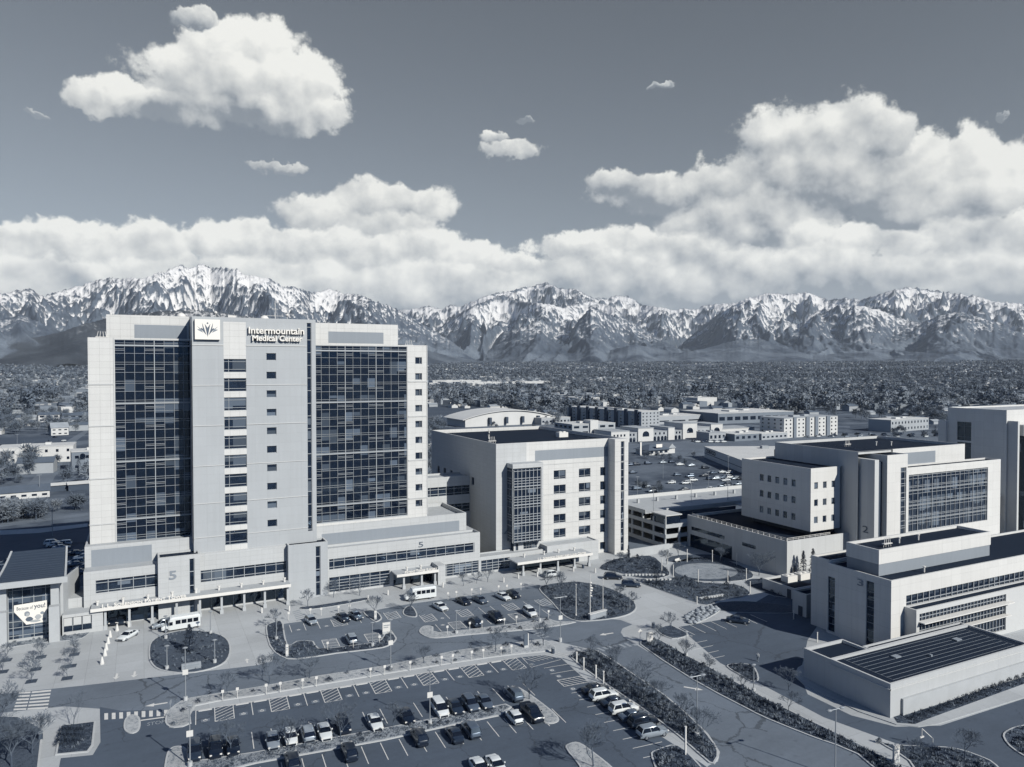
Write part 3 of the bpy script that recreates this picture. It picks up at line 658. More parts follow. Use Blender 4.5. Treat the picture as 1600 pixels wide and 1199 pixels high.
# entrance canopies
def canopy(u0, u1, v0, v1, z, posts, name='entrance_canopy', rear=2.2, tilt=.0, parent=None):
    root = bpy.data.objects.new(name, None); COL.objects.link(root); root.parent = parent or tw
    mb = MB(); mb.box(u0, u1, v0, v1, z-.28, z, 0, 1); o = mb.build('canopy_slab', ['white_metal', 'roof_light'], root)
    mb = MB(); mb.box(u0-.03, u1+.03, v0-.06, v0-.002, z-.55, z+.12); mb.build('fascia', ['white_metal'], root)
    pm = None
    for (pu, pv) in posts:
        mb = MB(); mb.box(-.22, .22, -.22, .22, 0, z-.285); mb.box(-.36, .36, -.36, .36, 0, .9)
        if pm is None: pm = mb.mesh('column', ['concrete_wall'])
        p = bpy.data.objects.new('column', pm); COL.objects.link(p); p.parent = root; p.location = (pu, pv, 0)
    return root
cn = canopy(-9.6, 30.05, 171.9, 176.0, 4.75, [(x, 172.9) for x in (-7.0, -2.6, 1.7, 6.4, 11.0, 15.4, 20.1, 24.5, 29.5)])
text('lettering', 'J. L. Sorenson Patient Tower', 1.05, (-7.6, 172.0, 4.85), width=16.0, ext=.05, parent=cn, small=.78, bold=.012)
mb = MB(); mb.box(-7.4, 2.9, 176-.05, 176-.01, .2, 3.9); mb.build('entrance_glass', ['glass_dark'], tw)
cn = canopy(54.9, 65.6, 171.3, 175.98, 3.85, [(56.9, 172.2), (61.5, 172.2), (65.0, 172.2)])
text('lettering', 'Patient Tower Surgery', .95, (56.9, 171.35, 3.95), width=8.3, ext=.05, parent=cn, small=.78, bold=.012)
mb = MB(); mb.box(65.6, 67.6, 171.6, 175.98, 0, 4.7, 0); mb.box(55.5, 65.5, 175.9, 175.96, .1, 3.3, 1); mb.build('entrance_wall', ['base_panel', 'glass_dark'], tw)
for i, x in enumerate([-8.5+4.7*k for k in range(9)]+[58.3, 61.9, 90.5, 96.5, 101.0, 106.0]):
    zc, vv = (4.75, 174.6) if i < 9 else ((3.85, 174.0) if i < 11 else (3.70, 173.0))
    mb = MB(); mb.cyl((0, 0), .22, 0, .75, 8); mb.cyl((0, 0), .34, .77, 1.0, 8)
    if i == 0: vmesh = mb.mesh('roof_vent', ['white_metal'])
    o = bpy.data.objects.new('roof_vent', vmesh); COL.objects.link(o); o.location = (x, vv, zc)
    where = 'long tower entrance canopy' if i < 9 else ('small surgery canopy' if i < 11 else 'heart centre canopy')
    k = i if i < 9 else (i-9 if i < 11 else i-11)
    put(o, f'small white vent pipe on the {where}, {ordn(k)} from the left', 'vent', 'vents on the entrance canopies')

# ---------------------------------------------------------------- link between the tower and building 4
sb = thing('skybridge', 'pale link building with ribbon windows between the tower and building four', 'building')
mb = MB(); h1 = (68.5, 88.2, 17.2, 19.8); h2 = (68.5, 88.2, 12.2, 14.6)
facade(mb, 'v', 198, 66.5, 92.0, 0, 22.6, [h1, h2], .3, 0); block(mb, 66.5, 92.0, 198, 206, 0, 22.6, 0, 1, 'v', .5, 2)
mb.build('wall', ['base_panel', 'roof_light', 'coping'], sb)
for h in (h1, h2): glazing(sb, 'v', 198, *h, [68.5+2.45*k for k in range(9)], [h[2]+.6, h[3]-.7], 'glass_strip', name='ribbon_window', bw=.12)

# ---------------------------------------------------------------- building 4
b4 = thing('heart_centre', 'white six storey building with a glazed bay and the number four on its corner', 'building')
V4 = 180.3; zt = 33.4; f4 = 4.15
mb = MB(); hol = []
for k in range(5):
    z = 22.55-f4*k
    for a in (103.7, 112.0): hol.append((a, a+3.9, z, z+2.5))
    hol.append((119.3, 121.2, z, z+2.5))
hol.append((119.3, 121.2, .9, 3.1))
facade(mb, 'v', V4, 95.0, 122.0, 0, zt, hol, .28, 0, bands=[(97.7, 121.9, 28.1, 31.0, 3)])
facade(mb, 'v', V4, 85.7, 95.0, 0, zt, [], .28, 2)
sl = [(124.1, 125.3, .8, zt-.7)]
facade(mb, 'v', 176.8, 122.0, 126.7, 0, zt, sl, .3, 0); quad(mb, 'u', 122.0, 176.8, V4, 0, zt, 0, 0); mb.face([(126.7, 176.8, 0), (126.7, V4, 0), (126.7, V4, zt), (126.7, 176.8, zt)], 0)
mb.face([(122, 176.8, zt), (126.7, 176.8, zt), (126.7, V4, zt), (122, V4, zt)], 4)
hs_ = [(195.0+k*5.5, 197.0+k*5.5, 20.0, 22.3) for k in range(6)]
facade(mb, 'u', 85.7, V4, 230, 0, zt, hs_, .3, 2)
block(mb, 85.7, 126.7, V4, 230, 0, zt, 0, 5, 'vu', 1.1, 4)
mb.build('wall', ['white_panel', 'roof_grey', 'base_panel', 'band_panel', 'coping', 'roof_dark'], b4)
mb = MB()
for z in (26.8, 18.3, 10.0): bx(mb, 'v', V4, 98.5, 122.0, z, z+.14, -.08, .02); bx(mb, 'v', 176.8, 122.0, 126.7, z, z+.14, -.08, .02); bx(mb, 'u', 122.0, 176.8, V4, z, z+.14, -.08, .02)
mb.build('stringcourse', ['coping'], b4)
for q in hol: window(b4, 'v', V4, q[0], q[2], q[1]-q[0], q[3]-q[2], 'glass_window', style=2 if q[1]-q[0] > 3 else 0)
for q in hs_: window(b4, 'u', 85.7, q[0], q[2], q[1]-q[0], q[3]-q[2], 'glass_dark')
glazing(b4, 'v', 176.8, 124.1, 125.3, .8, zt-.7, (), [.8+2.15*k for k in range(1, 15)], 'glass_strip', name='slot_window', bw=.14)
bay = bpy.data.objects.new('glazed_bay', None); COL.objects.link(bay); bay.parent = b4
mb = MB(); mb.box(88.9, 98.3, 176.6, V4-.01, 26.9, 28.1, 0, 1); mb.box(97.6, 98.3, 176.6, V4-.01, 6.5, 26.88); mb.box(89.3, 97.6, 176.9, V4-.01, 6.6, 26.88, 2)
mb.build('bay_casing', ['base_panel', 'roof_light', 'dark_metal'], bay)
rows = []; bands = []
for k in range(4):
    z = 7.0+k*4.95; bands.append((z, z+.22)); rows += [z+.9, z+1.6, z+2.3, z+4.3]
glazing(bay, 'v', 176.58, 89.2, 97.6, 6.8, 26.6, [89.25+1.2*k for k in range(8)], rows, 'glass_strip', rec=.18, band=bands, bw=.13)
glazing(bay, 'u', 88.95, 176.8, V4-.1, 6.8, 26.8, [177.7, 178.9], rows, 'glass_dark', rec=.12, bw=.09, name='side_window')
mb = MB(); facade(mb, 'v', 178.6, 90.2, 98.6, 3.6, 6.55, [(90.8, 91.6, 4.2, 6.3), (93.2, 97.4, 4.4, 6.3)], .2, 0); mb.box(90.2, 98.6, 178.85, V4, 3.6, 6.5, 1)
mb.build('bay_base', ['base_panel', 'dark_metal'], bay); glazing(bay, 'v', 178.6, 93.2, 97.4, 4.4, 6.3, [93.2+.84*k for k in range(6)], [5.0], 'glass_strip', rec=.15, name='low_window')
text('number', '4', 3.0, (87.9, 180.22, 8.0), mat='letter_mid', parent=b4, width=1.9, ext=.08)
mb = MB()
facade(mb, 'v', 176, 79.02, 98.4, 0, 4.4, [(79.3, 87.8, .5, 3.4)], .3, 0); block(mb, 79.02, 98.4, 176, V4-.02, 0, 4.4, 0, 1, 'v', .3)
facade(mb, 'v', 174.6, 98.4, 115.0, 0, 5.4, (), .3, 0); block(mb, 98.4, 115.0, 174.6, V4-.02, 0, 5.4, 0, 1, 'v', .3, 2)
mb.build('entrance_wing', ['base_panel', 'roof_light', 'coping'], b4)
glazing(b4, 'v', 176, 79.3, 87.8, .5, 3.4, [79.3+1.7*k for k in range(6)], [1.1, 1.8, 2.5], 'glass_strip', name='ground_floor_window', bw=.12)
cn = canopy(86.3, 109.2, 168.6, 174.4, 3.7, [(88.4, 169.6), (93.5, 169.6), (98.8, 169.6), (104.0, 169.6), (108.6, 169.6)], parent=b4)
text('lettering', 'J. L. Sorenson Heart and Lung Center', .85, (92.2, 168.65, 3.8), width=15.0, ext=.05, parent=cn, small=.78, bold=.012)
mb = MB(); mb.box(89, 108.5, 174.5, 174.56, .1, 3.2); mb.build('entrance_glass', ['glass_dark'], b4)
for (u, v, k_, l) in ((95, 205, 'vent', 'roof vent standing on building four, nearest the tower'), (103, 222, 'vent', 'roof vent at the back of building four'), (118, 200, 'unit', 'pair of white ducts on the roof of building four'), (90, 192, 'rig', 'pipe frame on the roof of building four near the corner with the number')):
    roofthing('roof_vent', l, 'vent', (u, v, zt-1.08), k_)

# ---------------------------------------------------------------- parking garage
ga = thing('parking_garage', 'concrete parking garage with a sunlit open top deck', 'garage')
mb = MB(); GU, GV_ = 139.8, 176.0
def deckedge(z0, z1):
    mb.box(GU, GU+.3, GV_, GV_+31, z0, z1); mb.box(GU+.3, 176, GV_, GV_+.3, z0, z1)
for z in (0.0, 2.9, 5.9): deckedge(z, z+1.15); mb.box(GU+.3, 176, GV_+.3, 206, z, z+.3)
mb.box(GU, 176, GV_+10, 208, 8.6, 8.9, 0, 1)
mb.box(176, 205, GV_+3, 208, 8.6, 8.9, 0, 1)
mb.box(GU+8, 205, GV_+9.7, GV_+10, 8.3, 9.7); mb.box(GU, GU+.3, GV_+10, 208, 8.9, 9.8)
mb.box(GU, 205, 208.01, 208.3, 8.6, 10.1, 2) 
mb.build('deck', ['concrete_wall', 'roof_light', 'coping'], ga)
mb = MB()
for k in range(6):
    mb.box(GU+.05, GU+.5, GV_+.3+k*5.5, GV_+.9+k*5.5, 1.15, 8.6)
    mb.box(GU+5+k*6, GU+5.6+k*6, GV_+.05, GV_+.5, 1.15, 5.9)
mb.box(GU+.8, 175, GV_+8, GV_+8.3, 0, 8.5, 1); mb.box(GU+9, GU+9.3, GV_+8.3, 206, 0, 8.5, 1)
mb.build('pier', ['concrete_wall', 'dark_metal'], ga)
mb = MB(); mb.box(GU+.4, GU+5.8, GV_+.4, GV_+6.5, 7.1, 9.5, 0); mb.box(GU, GU+6.2, GV_, GV_+7, 9.55, 9.85, 1); mb.box(GU-.02, GU+.2, GV_-.02, GV_+.2, 6, 9.5, 1)
mb.build('stair_tower', ['glass_dark', 'coping'], ga)
for k in range(12):
    mb = MB(); mb.box(-.35, .35, -.35, .35, 0, 1.3)
    if k == 0: bol = mb.mesh('deck_pillar', ['concrete_wall'])
    o = bpy.data.objects.new('deck_pillar', bol); COL.objects.link(o); u, v = G(997+30*k, 786-3.0*(k % 6)+(0 if k < 6 else -8)-(k if k > 5 else 0), 8.9)
    if k > 6: bpy.data.objects.remove(o); continue
    o.location = (u, v, 8.9); put(o, f'short pale pillar on the top deck of the garage, {ordn(k)} from the left', 'pillar', 'pillars on the garage deck')

# ---------------------------------------------------------------- building 2
b2 = thing('clinic_building', 'white clinic building with a wide curtain wall and the number two on a blank side', 'building')
mb = MB()
block(mb, 148.0, 230, 137.2, 176, 0, 9.4, 0, 1, '', .8, 2)
mb.build('podium', ['tall_panel', 'roof_dark', 'coping'], b2)
mb = MB()
mb.box(147.94, 147.998, 160, 174, 5.2, 6.2); mb.box(147.94, 147.998, 148, 153, 5.0, 5.9); mb.box(147.93, 147.998, 157, 174.5, 0, 3.8); mb.build('slit_and_dark_recess', ['glass_dark'], b2)  # last box: dark sheet standing for the shade in a wide opening
mb = MB()
for k in range(18): mb.box(148.1, 148.25, 137.4+k*2.0, 137.46+k*2.0, 9.4, 10.1)
for k in range(8): mb.box(148.3+k*2, 148.36+k*2, 137.3, 137.45, 9.4, 10.1)
for z in (9.75, 10.1): mb.box(148.12, 148.22, 137.3, 174, z, z+.07); mb.box(148.25, 164, 137.32, 137.42, z, z+.07)
mb.build('railing', ['white_metal'], b2)
mb = MB(); hl = [(141.2+2.35*k, 142.5+2.35*k, z, z+1.9) for z in (21.8, 17.0, 12.3) for k in range(2, 7)]; hr = []
hl = [(144.6+2.9*k, 146.0+2.9*k, z, z+1.9) for z in (21.6, 17.0, 12.4) for k in range(5)]
hr = [(160.3+3.3*k, 161.7+3.3*k, z, z+1.8) for z in (21.6, 17.0, 12.4) for k in range(3)]
facade(mb, 'u', 159.0, 139.5, 164.8, 10.3, 27.2, hl, .25, 0); facade(mb, 'v', 139.5, 159.0, 170.2, 10.3, 27.2, hr, .25, 0)
block(mb, 159.0, 171.6, 139.5, 164.8, 10.3, 27.2, 0, 1, 'uv', .5, 2); mb.face([(159, 139.5, 10.3), (159, 164.8, 10.3), (171.6, 164.8, 10.3), (171.6, 139.5, 10.3)], 1)
mb.box(162, 171.6, 142, 163, 8.6, 10.28, 3)
mb.build('ward_block', ['big_panel', 'roof_dark', 'coping', 'dark_metal'], b2)
for q in hl: window(b2, 'u', 159.0, q[0], q[2], q[1]-q[0], q[3]-q[2], 'glass_two', rec=.22)
for q in hr: window(b2, 'v', 139.5, q[0], q[2], q[1]-q[0], q[3]-q[2], 'glass_two', rec=.22)
mb = MB()
block(mb, 171.7, 173.3, 130.0, 140.8, 0, 29.8, 0, 1, '', 0)
mb.build('blade_wall', ['tall_panel', 'coping'], b2)
text('number', '2', 2.6, (171.62, 133.6, 10.2), ax='u', mat='letter_grey', parent=b2, width=1.7, ext=.05)
c2 = (182.0, 184.5, 9.0, 27.0); g2 = (185.4, 220.8, 9.5, 25.0)
mb = MB()
facade(mb, 'v', 130.0, 176.6, 184.9, 0, 30.8, [(182.0, 184.4, 6.5, 27.2)], .3, 0)
facade(mb, 'v', 130.0, 184.9, 227.0, 0, 27.0, [g2], .35, 0)
block(mb, 176.6, 184.9, 130.0, 166, 0, 30.8, 0, 1, 'v', .4, 2)
block(mb, 184.9, 227.0, 130.0, 134.6, 0, 27.0, 0, 1, 'v', .5, 2)
mb.box(173.3, 176.6, 131.5, 166, 0, 29.0, 3, 1)
mb.build('main_block', ['big_panel', 'roof_dark', 'coping', 'dark_metal'], b2)
mb = MB()
facade(mb, 'v', 134.5, 184.9, 217, 26.0, 31.6, (), .3, 0, bands=[(184.9, 203.4, 26.5, 30.3, 3)])
block(mb, 171.0, 217, 134.5, 163.5, 0, 31.6, 4, 1, 'v', .8, 2)
mb.build('penthouse', ['big_panel', 'roof_dark', 'coping', 'band_panel', 'tall_panel'], b2)
glazing(b2, 'v', 130.0, 182.0, 184.4, 6.5, 27.2, [182.3, 183.9], [7+1.9*k for k in range(11)]+[7.6+3.8*k for k in range(5)], 'glass_two', name='slot_window', bw=.12)
rows = []; band = []
for k in range(5):
    z = 8.2+k*4.1
    for dz_ in (.3, 1.0, 1.35, 3.3): rows.append(z+dz_)
    band.append((z+.0, z+.13))
rows = [r for r in rows if 9.6 < r < 24.9]; band = [q for q in band if 9.6 < q[0] < 24.8]
glazing(b2, 'v', 130.0, *g2, [185.4+2.05*k for k in range(18)], rows, 'glass_two', rec=.35, thick=[185.4+2.05*k for k in (0, 2, 5, 8, 11, 14)], band=band, bw=.085)
for (u, v, k_, l) in ((186, 150, 'rig', 'white pipe frame on the penthouse roof of building two'), (196, 148, 'vent', 'left of two thin vents on the penthouse roof of building two'), (200, 146, 'vent', 'right of two thin vents on the penthouse roof of building two')):
    roofthing('roof_vent', l, 'vent', (u, v, 30.82), k_)

# ---------------------------------------------------------------- building 3
b3 = thing('imaging_building', 'white two storey building with the number three on its shaded end', 'building')
mb = MB(); hw = (129.0, 171.0, 8.9, 10.9)
facade(mb, 'v', 90.7, 124.7, 200, 0, 14.3, [hw], .3, 0)
he = [(94.3, 96.0, .5, 13.0), (103.2, 104.9, .5, 11.6)]
facade(mb, 'u', 124.7, 90.7, 105.2, 0, 14.3, he, .3, 0)
block(mb, 124.7, 200, 90.7, 105.2, 0, 14.3, 0, 1, 'uv', .45, 2)
block(mb, 125.7, 150, 105.2, 110.0, 0, 14.6, 0, 1, '', .4, 2)
mb.build('wall', ['big_panel', 'roof_grey', 'coping'], b3)
for h in he: glazing(b3, 'u', 124.7, *h, (), [h[2]+1.5*k for k in range(1, 8) if h[2]+1.5*k < h[3]], 'glass_dark', name='slot_window')
glazing(b3, 'v', 90.7, *hw, [129.0+1.75*k for k in range(25)], [9.5], 'glass_strip', name='ribbon_window', thick=[129.0+1.75*k for k in (4, 8, 12, 16, 20)], bw=.12)
mb = MB(); mb.box(126.5, 161.8, 94.7, 101.9, 13.9, 16.4, 3)
block(mb, 126.4, 162.0, 94.6, 102.0, 16.2, 19.0, 0, 1, '', .55, 2)
mb.build('penthouse', ['big_panel', 'roof_dark', 'coping', 'band_panel'], b3)
text('number', '3', 1.9, (124.63, 98.2, 11.6), ax='u', mat='letter_mid', parent=b3, width=1.3, ext=.06)
mb = MB(); gz = (129.3, 156.5, .8, 8.1)
facade(mb, 'v', 88.2, 128.4, 180, 0, 8.95, [gz], .4, 0); block(mb, 128.4, 180, 88.2, 90.68, 0, 8.95, 0, 1, 'v', .2, 2)
mb.build('glazed_extension', ['coping', 'roof_grey', 'coping'], b3)
glazing(b3, 'v', 88.2, *gz, [129.3+1.06*k for k in range(26)], [1.6, 3.2, 4.8, 5.7, 7.3], 'glass_strip', rec=.4, bw=.10)
mb = MB(); mb.box(129.1, 157.5, 87.0, 88.5, 6.5, 6.68); mb.build('sunshade', ['white_metal'], b3)
mb = MB(); mb.box(129.1, 157.0, 87.3, 88.5, 3.9, 4.05); mb.build('sunshade', ['white_metal'], b3)
for (u, v, z, k_, l) in ((137, 98, 18.5, 'vent', 'first thin vent on the upper roof of building three'), (143, 98, 18.5, 'vent', 'second thin vent on the upper roof of building three'), (132, 97, 18.5, 'rig', 'pipe rack at the near end of the upper roof of building three'), (137, 92.6, 13.9, 'vent', 'pipe with a valve box on the lower roof of building three')):
    roofthing('roof_vent', l, 'vent', (u, v, z), k_)
# small plant rooms between buildings 2 and 3
for i, (a, c, d_, e, z, lab) in enumerate(((135.4, 123.2, 150, 133.1, 2.6, 'low dark roofed annex with rooftop units beside the two fir trees'), (128.0, 113.2, 136, 117, 5.0, 'small pale annex against the shaded end of building three'))):
    o = thing('annex', lab, 'building'); mb = MB(); block(mb, a, d_, c, e, 0, z, 0, 1, '', .5, 2); mb.build('wall', ['tall_panel', 'roof_dark', 'coping'], o)
    mb = MB(); mb.box(a-.04, a-.002, c+1, c+2.2, 0, 2.1); mb.build('door', ['dark_metal'], o)
roofthing('rooftop_unit', 'left of two grey units on the low annex roof', 'roof unit', (140.5, 129.5, 2.12), 'unit')
roofthing('rooftop_unit', 'right of two grey units on the low annex roof', 'roof unit', (144.8, 129.5, 2.12), 'unit')

# ---------------------------------------------------------------- low building, right front
lb = thing('plant_building', 'low white building with a dark flat roof at the bend of the road', 'building')
mb = MB()
facade(mb, 'v', 74.5, 102.5, 139.6, 0, 5.4, (), .3, 0)
block(mb, 102.5, 139.6, 74.5, 85.6, 0, 5.4, 0, 1, 'v', .35, 2)
block(mb, 102.6, 112.2, 85.62, 91.2, 0, 5.3, 0, 1, '', .5, 2); block(mb, 112.22, 139.6, 85.62, 87.1, 0, 5.38, 0, 1, '', .2, 2)
mb.build('wall', ['precast', 'roof_grey', 'coping'], lb)
mb = MB(); mb.box(105.0, 139.6, 74.1, 74.48, 0, 2.7); mb.build('plinth', ['concrete_wall'], lb)
mb = MB(); mb.box(102.3, 102.48, 74.3, 85.6, 4.45, 4.6); mb.box(102.3, 139.6, 74.32, 74.48, 4.45, 4.6); mb.build('ledge', ['coping'], lb)
mb = MB()
for k in range(9): mb.box(105, 137.5, 75.9+k*1.08, 75.95+k*1.08, 5.052, 5.075)
mb.box(105, 105.06, 76, 85, 5.076, 5.09); mb.box(137.4, 137.46, 76, 85, 5.076, 5.09)
mb.box(113, 114.4, 81.2, 82.2, 5.09, 5.3); mb.box(130, 131.4, 81.5, 82.5, 5.09, 5.3); mb.box(119, 119.4, 79.0, 79.4, 5.09, 5.45)
mb.build('roof_seam', ['letter_mid'], lb)

# ---------------------------------------------------------------- far right hospital block
fr = thing('east_building', 'tall grey building at the right edge with stacked sunshades on its glass corner', 'building')
mb = MB(); wz = [(149.8, 154.6, 29.8, 36.0), (149.8, 154.6, 22.5, 29.2)]
facade(mb, 'u', 245.0, 138.7, 157.8, 0, 40.6, wz, .4, 0)
block(mb, 245.0, 330, 138.7, 157.8, 0, 40.6, 0, 1, 'u', .5, 2); mb.box(244.0, 245, 157.8, 160.5, 0, 36)
mb.build('wall', ['big_panel', 'roof_light', 'coping'], fr)
for h in wz: glazing(fr, 'u', 245.0, *h, [h[0]+2.4], [h[2]+1.2, h[3]-1.5], 'glass_dark', rec=.4)
mb = MB(); block(mb, 245.6, 246.5, 135.6, 138.6, 0, 37.2, 0, 0, '', 0); mb.build('blade_wall', ['coping'], fr)
mb = MB(); mb.box(248, 330, 134.8, 138.68, 0, 32.5); mb.build('glass_corner', ['glass_dark'], fr)
mb = MB()
for k in range(11): mb.box(248.6, 253.4, 133.6, 134.7, 4+k*2.6, 4.2+k*2.6)
mb.build('sunshade', ['white_metal'], fr)
mb = MB()
for k in range(4): mb.box(248.6+k*1.5, 248.75+k*1.5, 134.6, 134.78, 0, 32.5)
mb.build('mullion', ['white_metal'], fr)
mb = MB(); mb.box(247.6, 330, 134.9, 138.68, 32.6, 36.0); mb.build('parapet_block', ['big_panel'], fr)
lk = thing('glass_link', 'glazed link between building two and the block at the right edge', 'building')
mb = MB(); mb.box(227.1, 244.9, 140, 146, 6.4, 7.0, 0, 1); mb.box(227.1, 244.9, 140, 146, 13.0, 13.6, 0, 1); mb.build('slab', ['white_metal', 'roof_light'], lk)
mb = MB(); mb.box(227.2, 244.9, 141, 145, 7.0, 13.0); mb.build('glass', ['glass_dark'], lk)
mb = MB(); [mb.box(228+k*2.2, 228.12+k*2.2, 140.7, 140.98, 7.01, 12.99) for k in range(8)]; mb.box(227.2, 244.9, 140.6, 140.98, 9.5, 9.65); mb.build('window_frame', ['white_metal'], lk)

# ---------------------------------------------------------------- entrance pavilion
pv = thing('entrance_pavilion', 'small pavilion with an upswept grey roof and a glass front with a banner', 'building')
mb = MB()
for (a, b_) in ((-25.2, -23.7), (-16.4, -15.0)):
    mb.box(a, b_, 171.2, 174.2, 0, 12.0); mb.box(a-.2, b_+.2, 169.6, 171.2, 0, 7.0)
# side walls run back and out at a slope
for s, a in ((-1, -25.2), (1, -15.0)):
    q = [(a, 174.2), (a+.5*s, 174.2), (a+2.8*s, 184), (a+2.3*s, 184)]
    mb.prism(q if s > 0 else q[::-1], 0, 11.0)
mb.box(-25.2, -15, 183.6, 184.2, 0, 13.0)
mb.build('wall', ['concrete_wall'], pv)
gl = glazing(pv, 'v', 173.0, -23.7, -16.4, .6, 11.8, [-22.9, -21.3, -19.4, -17.4], [1.2, 2.8, 4.0, 6.0, 8.6, 10.2], 'glass_grey', rec=.0, dp=.1, bw=.1)
mb = MB(); mb.box(-23.7, -16.4, 172.9, 174.0, 0, .6); mb.box(-23.7, -16.4, 174.2, 174.3, .6, 11.8, 1); mb.build('sill', ['concrete_wall', 'dark_metal'], pv)
mb = MB()
mb.face([(-22.7, 172.82, 6.0), (-20.7, 172.82, 3.2), (-17.2, 172.82, 3.3), (-17.2, 172.82, 7.6), (-22.7, 172.82, 7.3)], 0)
mb.face([(-22.7, 172.84, 6.0), (-22.7, 172.84, 7.3), (-17.2, 172.84, 7.6), (-17.2, 172.84, 3.3), (-20.7, 172.84, 3.2)], 0)
bn = mb.build('banner', ['letter_white'], pv)
mb = MB()
def disc(cx_, cz_, rx_, rz_, m, y=172.80, n=12, ph=0): mb.face([(cx_+rx_*math.cos(t*2*math.pi/n)*(1+.12*math.sin(3*t+ph)), y, cz_+rz_*math.sin(t*2*math.pi/n)) for t in range(n)], m)
disc(-20.55, 5.35, .48, .52, 0); disc(-20.45, 5.15, .30, .36, 1, 172.79); disc(-20.2, 4.25, .62, .48, 2, 172.795, ph=1); disc(-18.7, 4.5, .55, .5, 1, 172.798, ph=2); disc(-18.0, 5.2, .34, .3, 0, 172.797, ph=1); disc(-19.2, 3.75, .9, .26, 1, 172.792); disc(-17.7, 3.9, .35, .3, 0, 172.791)
mb.build('banner_picture', ['letter_mid', 'roof_light', 'letter_grey'], bn)
text('lettering', 'Because of', .95, (-22.3, 172.78, 6.25), mat='letter_grey', parent=bn, width=2.7, ext=.005)
text('lettering', 'you!', 1.25, (-19.35, 172.78, 6.3), mat='letter_grey', parent=bn, width=1.9, ext=.005, bold=.02)
# upswept roof: low at the front eave, rising to the back
mb = MB(); sect = []
for k in range(13):
    t = k/12; v = 169.4+t*15.5; z = 12.1+.25*t+2.5*t**1.9; hw_ = 5.7-.9*t+.55*math.sin(t*math.pi)*0
    sect.append((v, z, hw_))
rt = []; cxp = -19.6
for (v, z, w) in sect: rt.append([(cxp-w, v, z+.55), (cxp+w, v, z+.55), (cxp+w, v, z), (cxp-w, v, z)])
mb.loft(rt); mb.build('roof', ['pav_roof'] if 'pav_roof' in MATS else ['roof_dark'], pv, fix=True)
mb = MB()
for s in (-1, 1):
    mb.loft([[(cxp+s*(w+.0), v, z+.75), (cxp+s*(w+.35), v, z+.75), (cxp+s*(w+.35), v, z-.1), (cxp+s*w, v, z-.1)] for (v, z, w) in sect])
mb.box(cxp-6.3, cxp+6.3, 169.0, 169.39, 11.7, 12.85); mb.build('roof_edge', ['concrete_wall'], pv, fix=True)
mb = MB()
for k in range(14):
    t = (k+.5)/14; v = 169.4+t*15.5; z = 12.1+.25*t+2.5*t**1.9+.56; w = 5.7-.9*t
    mb.box(cxp-w, cxp+w, v-.05, v+.05, z-.02, z+.05)
mb.build('roof_seam', ['dark_metal'], pv)
cb = thing('connecting_wing', 'low flat roofed wing joining the pavilion to the tower entrance', 'building')
mb = MB(); facade(mb, 'v', 172.5, -14.6, -7.4, 0, 4.2, [(-14.4, -9.4, .7, 3.6)], .25, 0); block(mb, -14.6, -7.4, 172.5, 176.9, 0, 4.2, 0, 1, 'v', 0)
block(mb, -14.6, -11.1, 177, 186, 0, 6.2, 0, 1, '', 0); mb.build('wall', ['base_panel', 'roof_light'], cb)
glazing(cb, 'v', 172.5, -14.4, -9.4, .7, 3.6, [-12.8, -11.1], [1.9], 'glass_dark', rec=.25, name='window')
mb = MB(); [mb.box(-14.3+k*1.65, -12.9+k*1.65, 172.55, 172.6, 1.95, 3.5) for k in range(3)]; mb.build('blind', ['blind_white'], cb)
gw = thing('garden_wall', 'low pale retaining wall below the parking garage', 'wall')
mb = MB(); a = G(983, 872); b_ = G(1045, 862); mb.tube((a[0], a[1], .9), (b_[0], b_[1], .9), .01)
ang = math.atan2(b_[1]-a[1], b_[0]-a[0]); L_ = math.hypot(b_[1]-a[1], b_[0]-a[0])
mb = MB(); mb.obox(((a[0]+b_[0])/2, (a[1]+b_[1])/2), ang, L_, .5, 0, 2.4); mb.build('wall', ['concrete_wall'], gw)
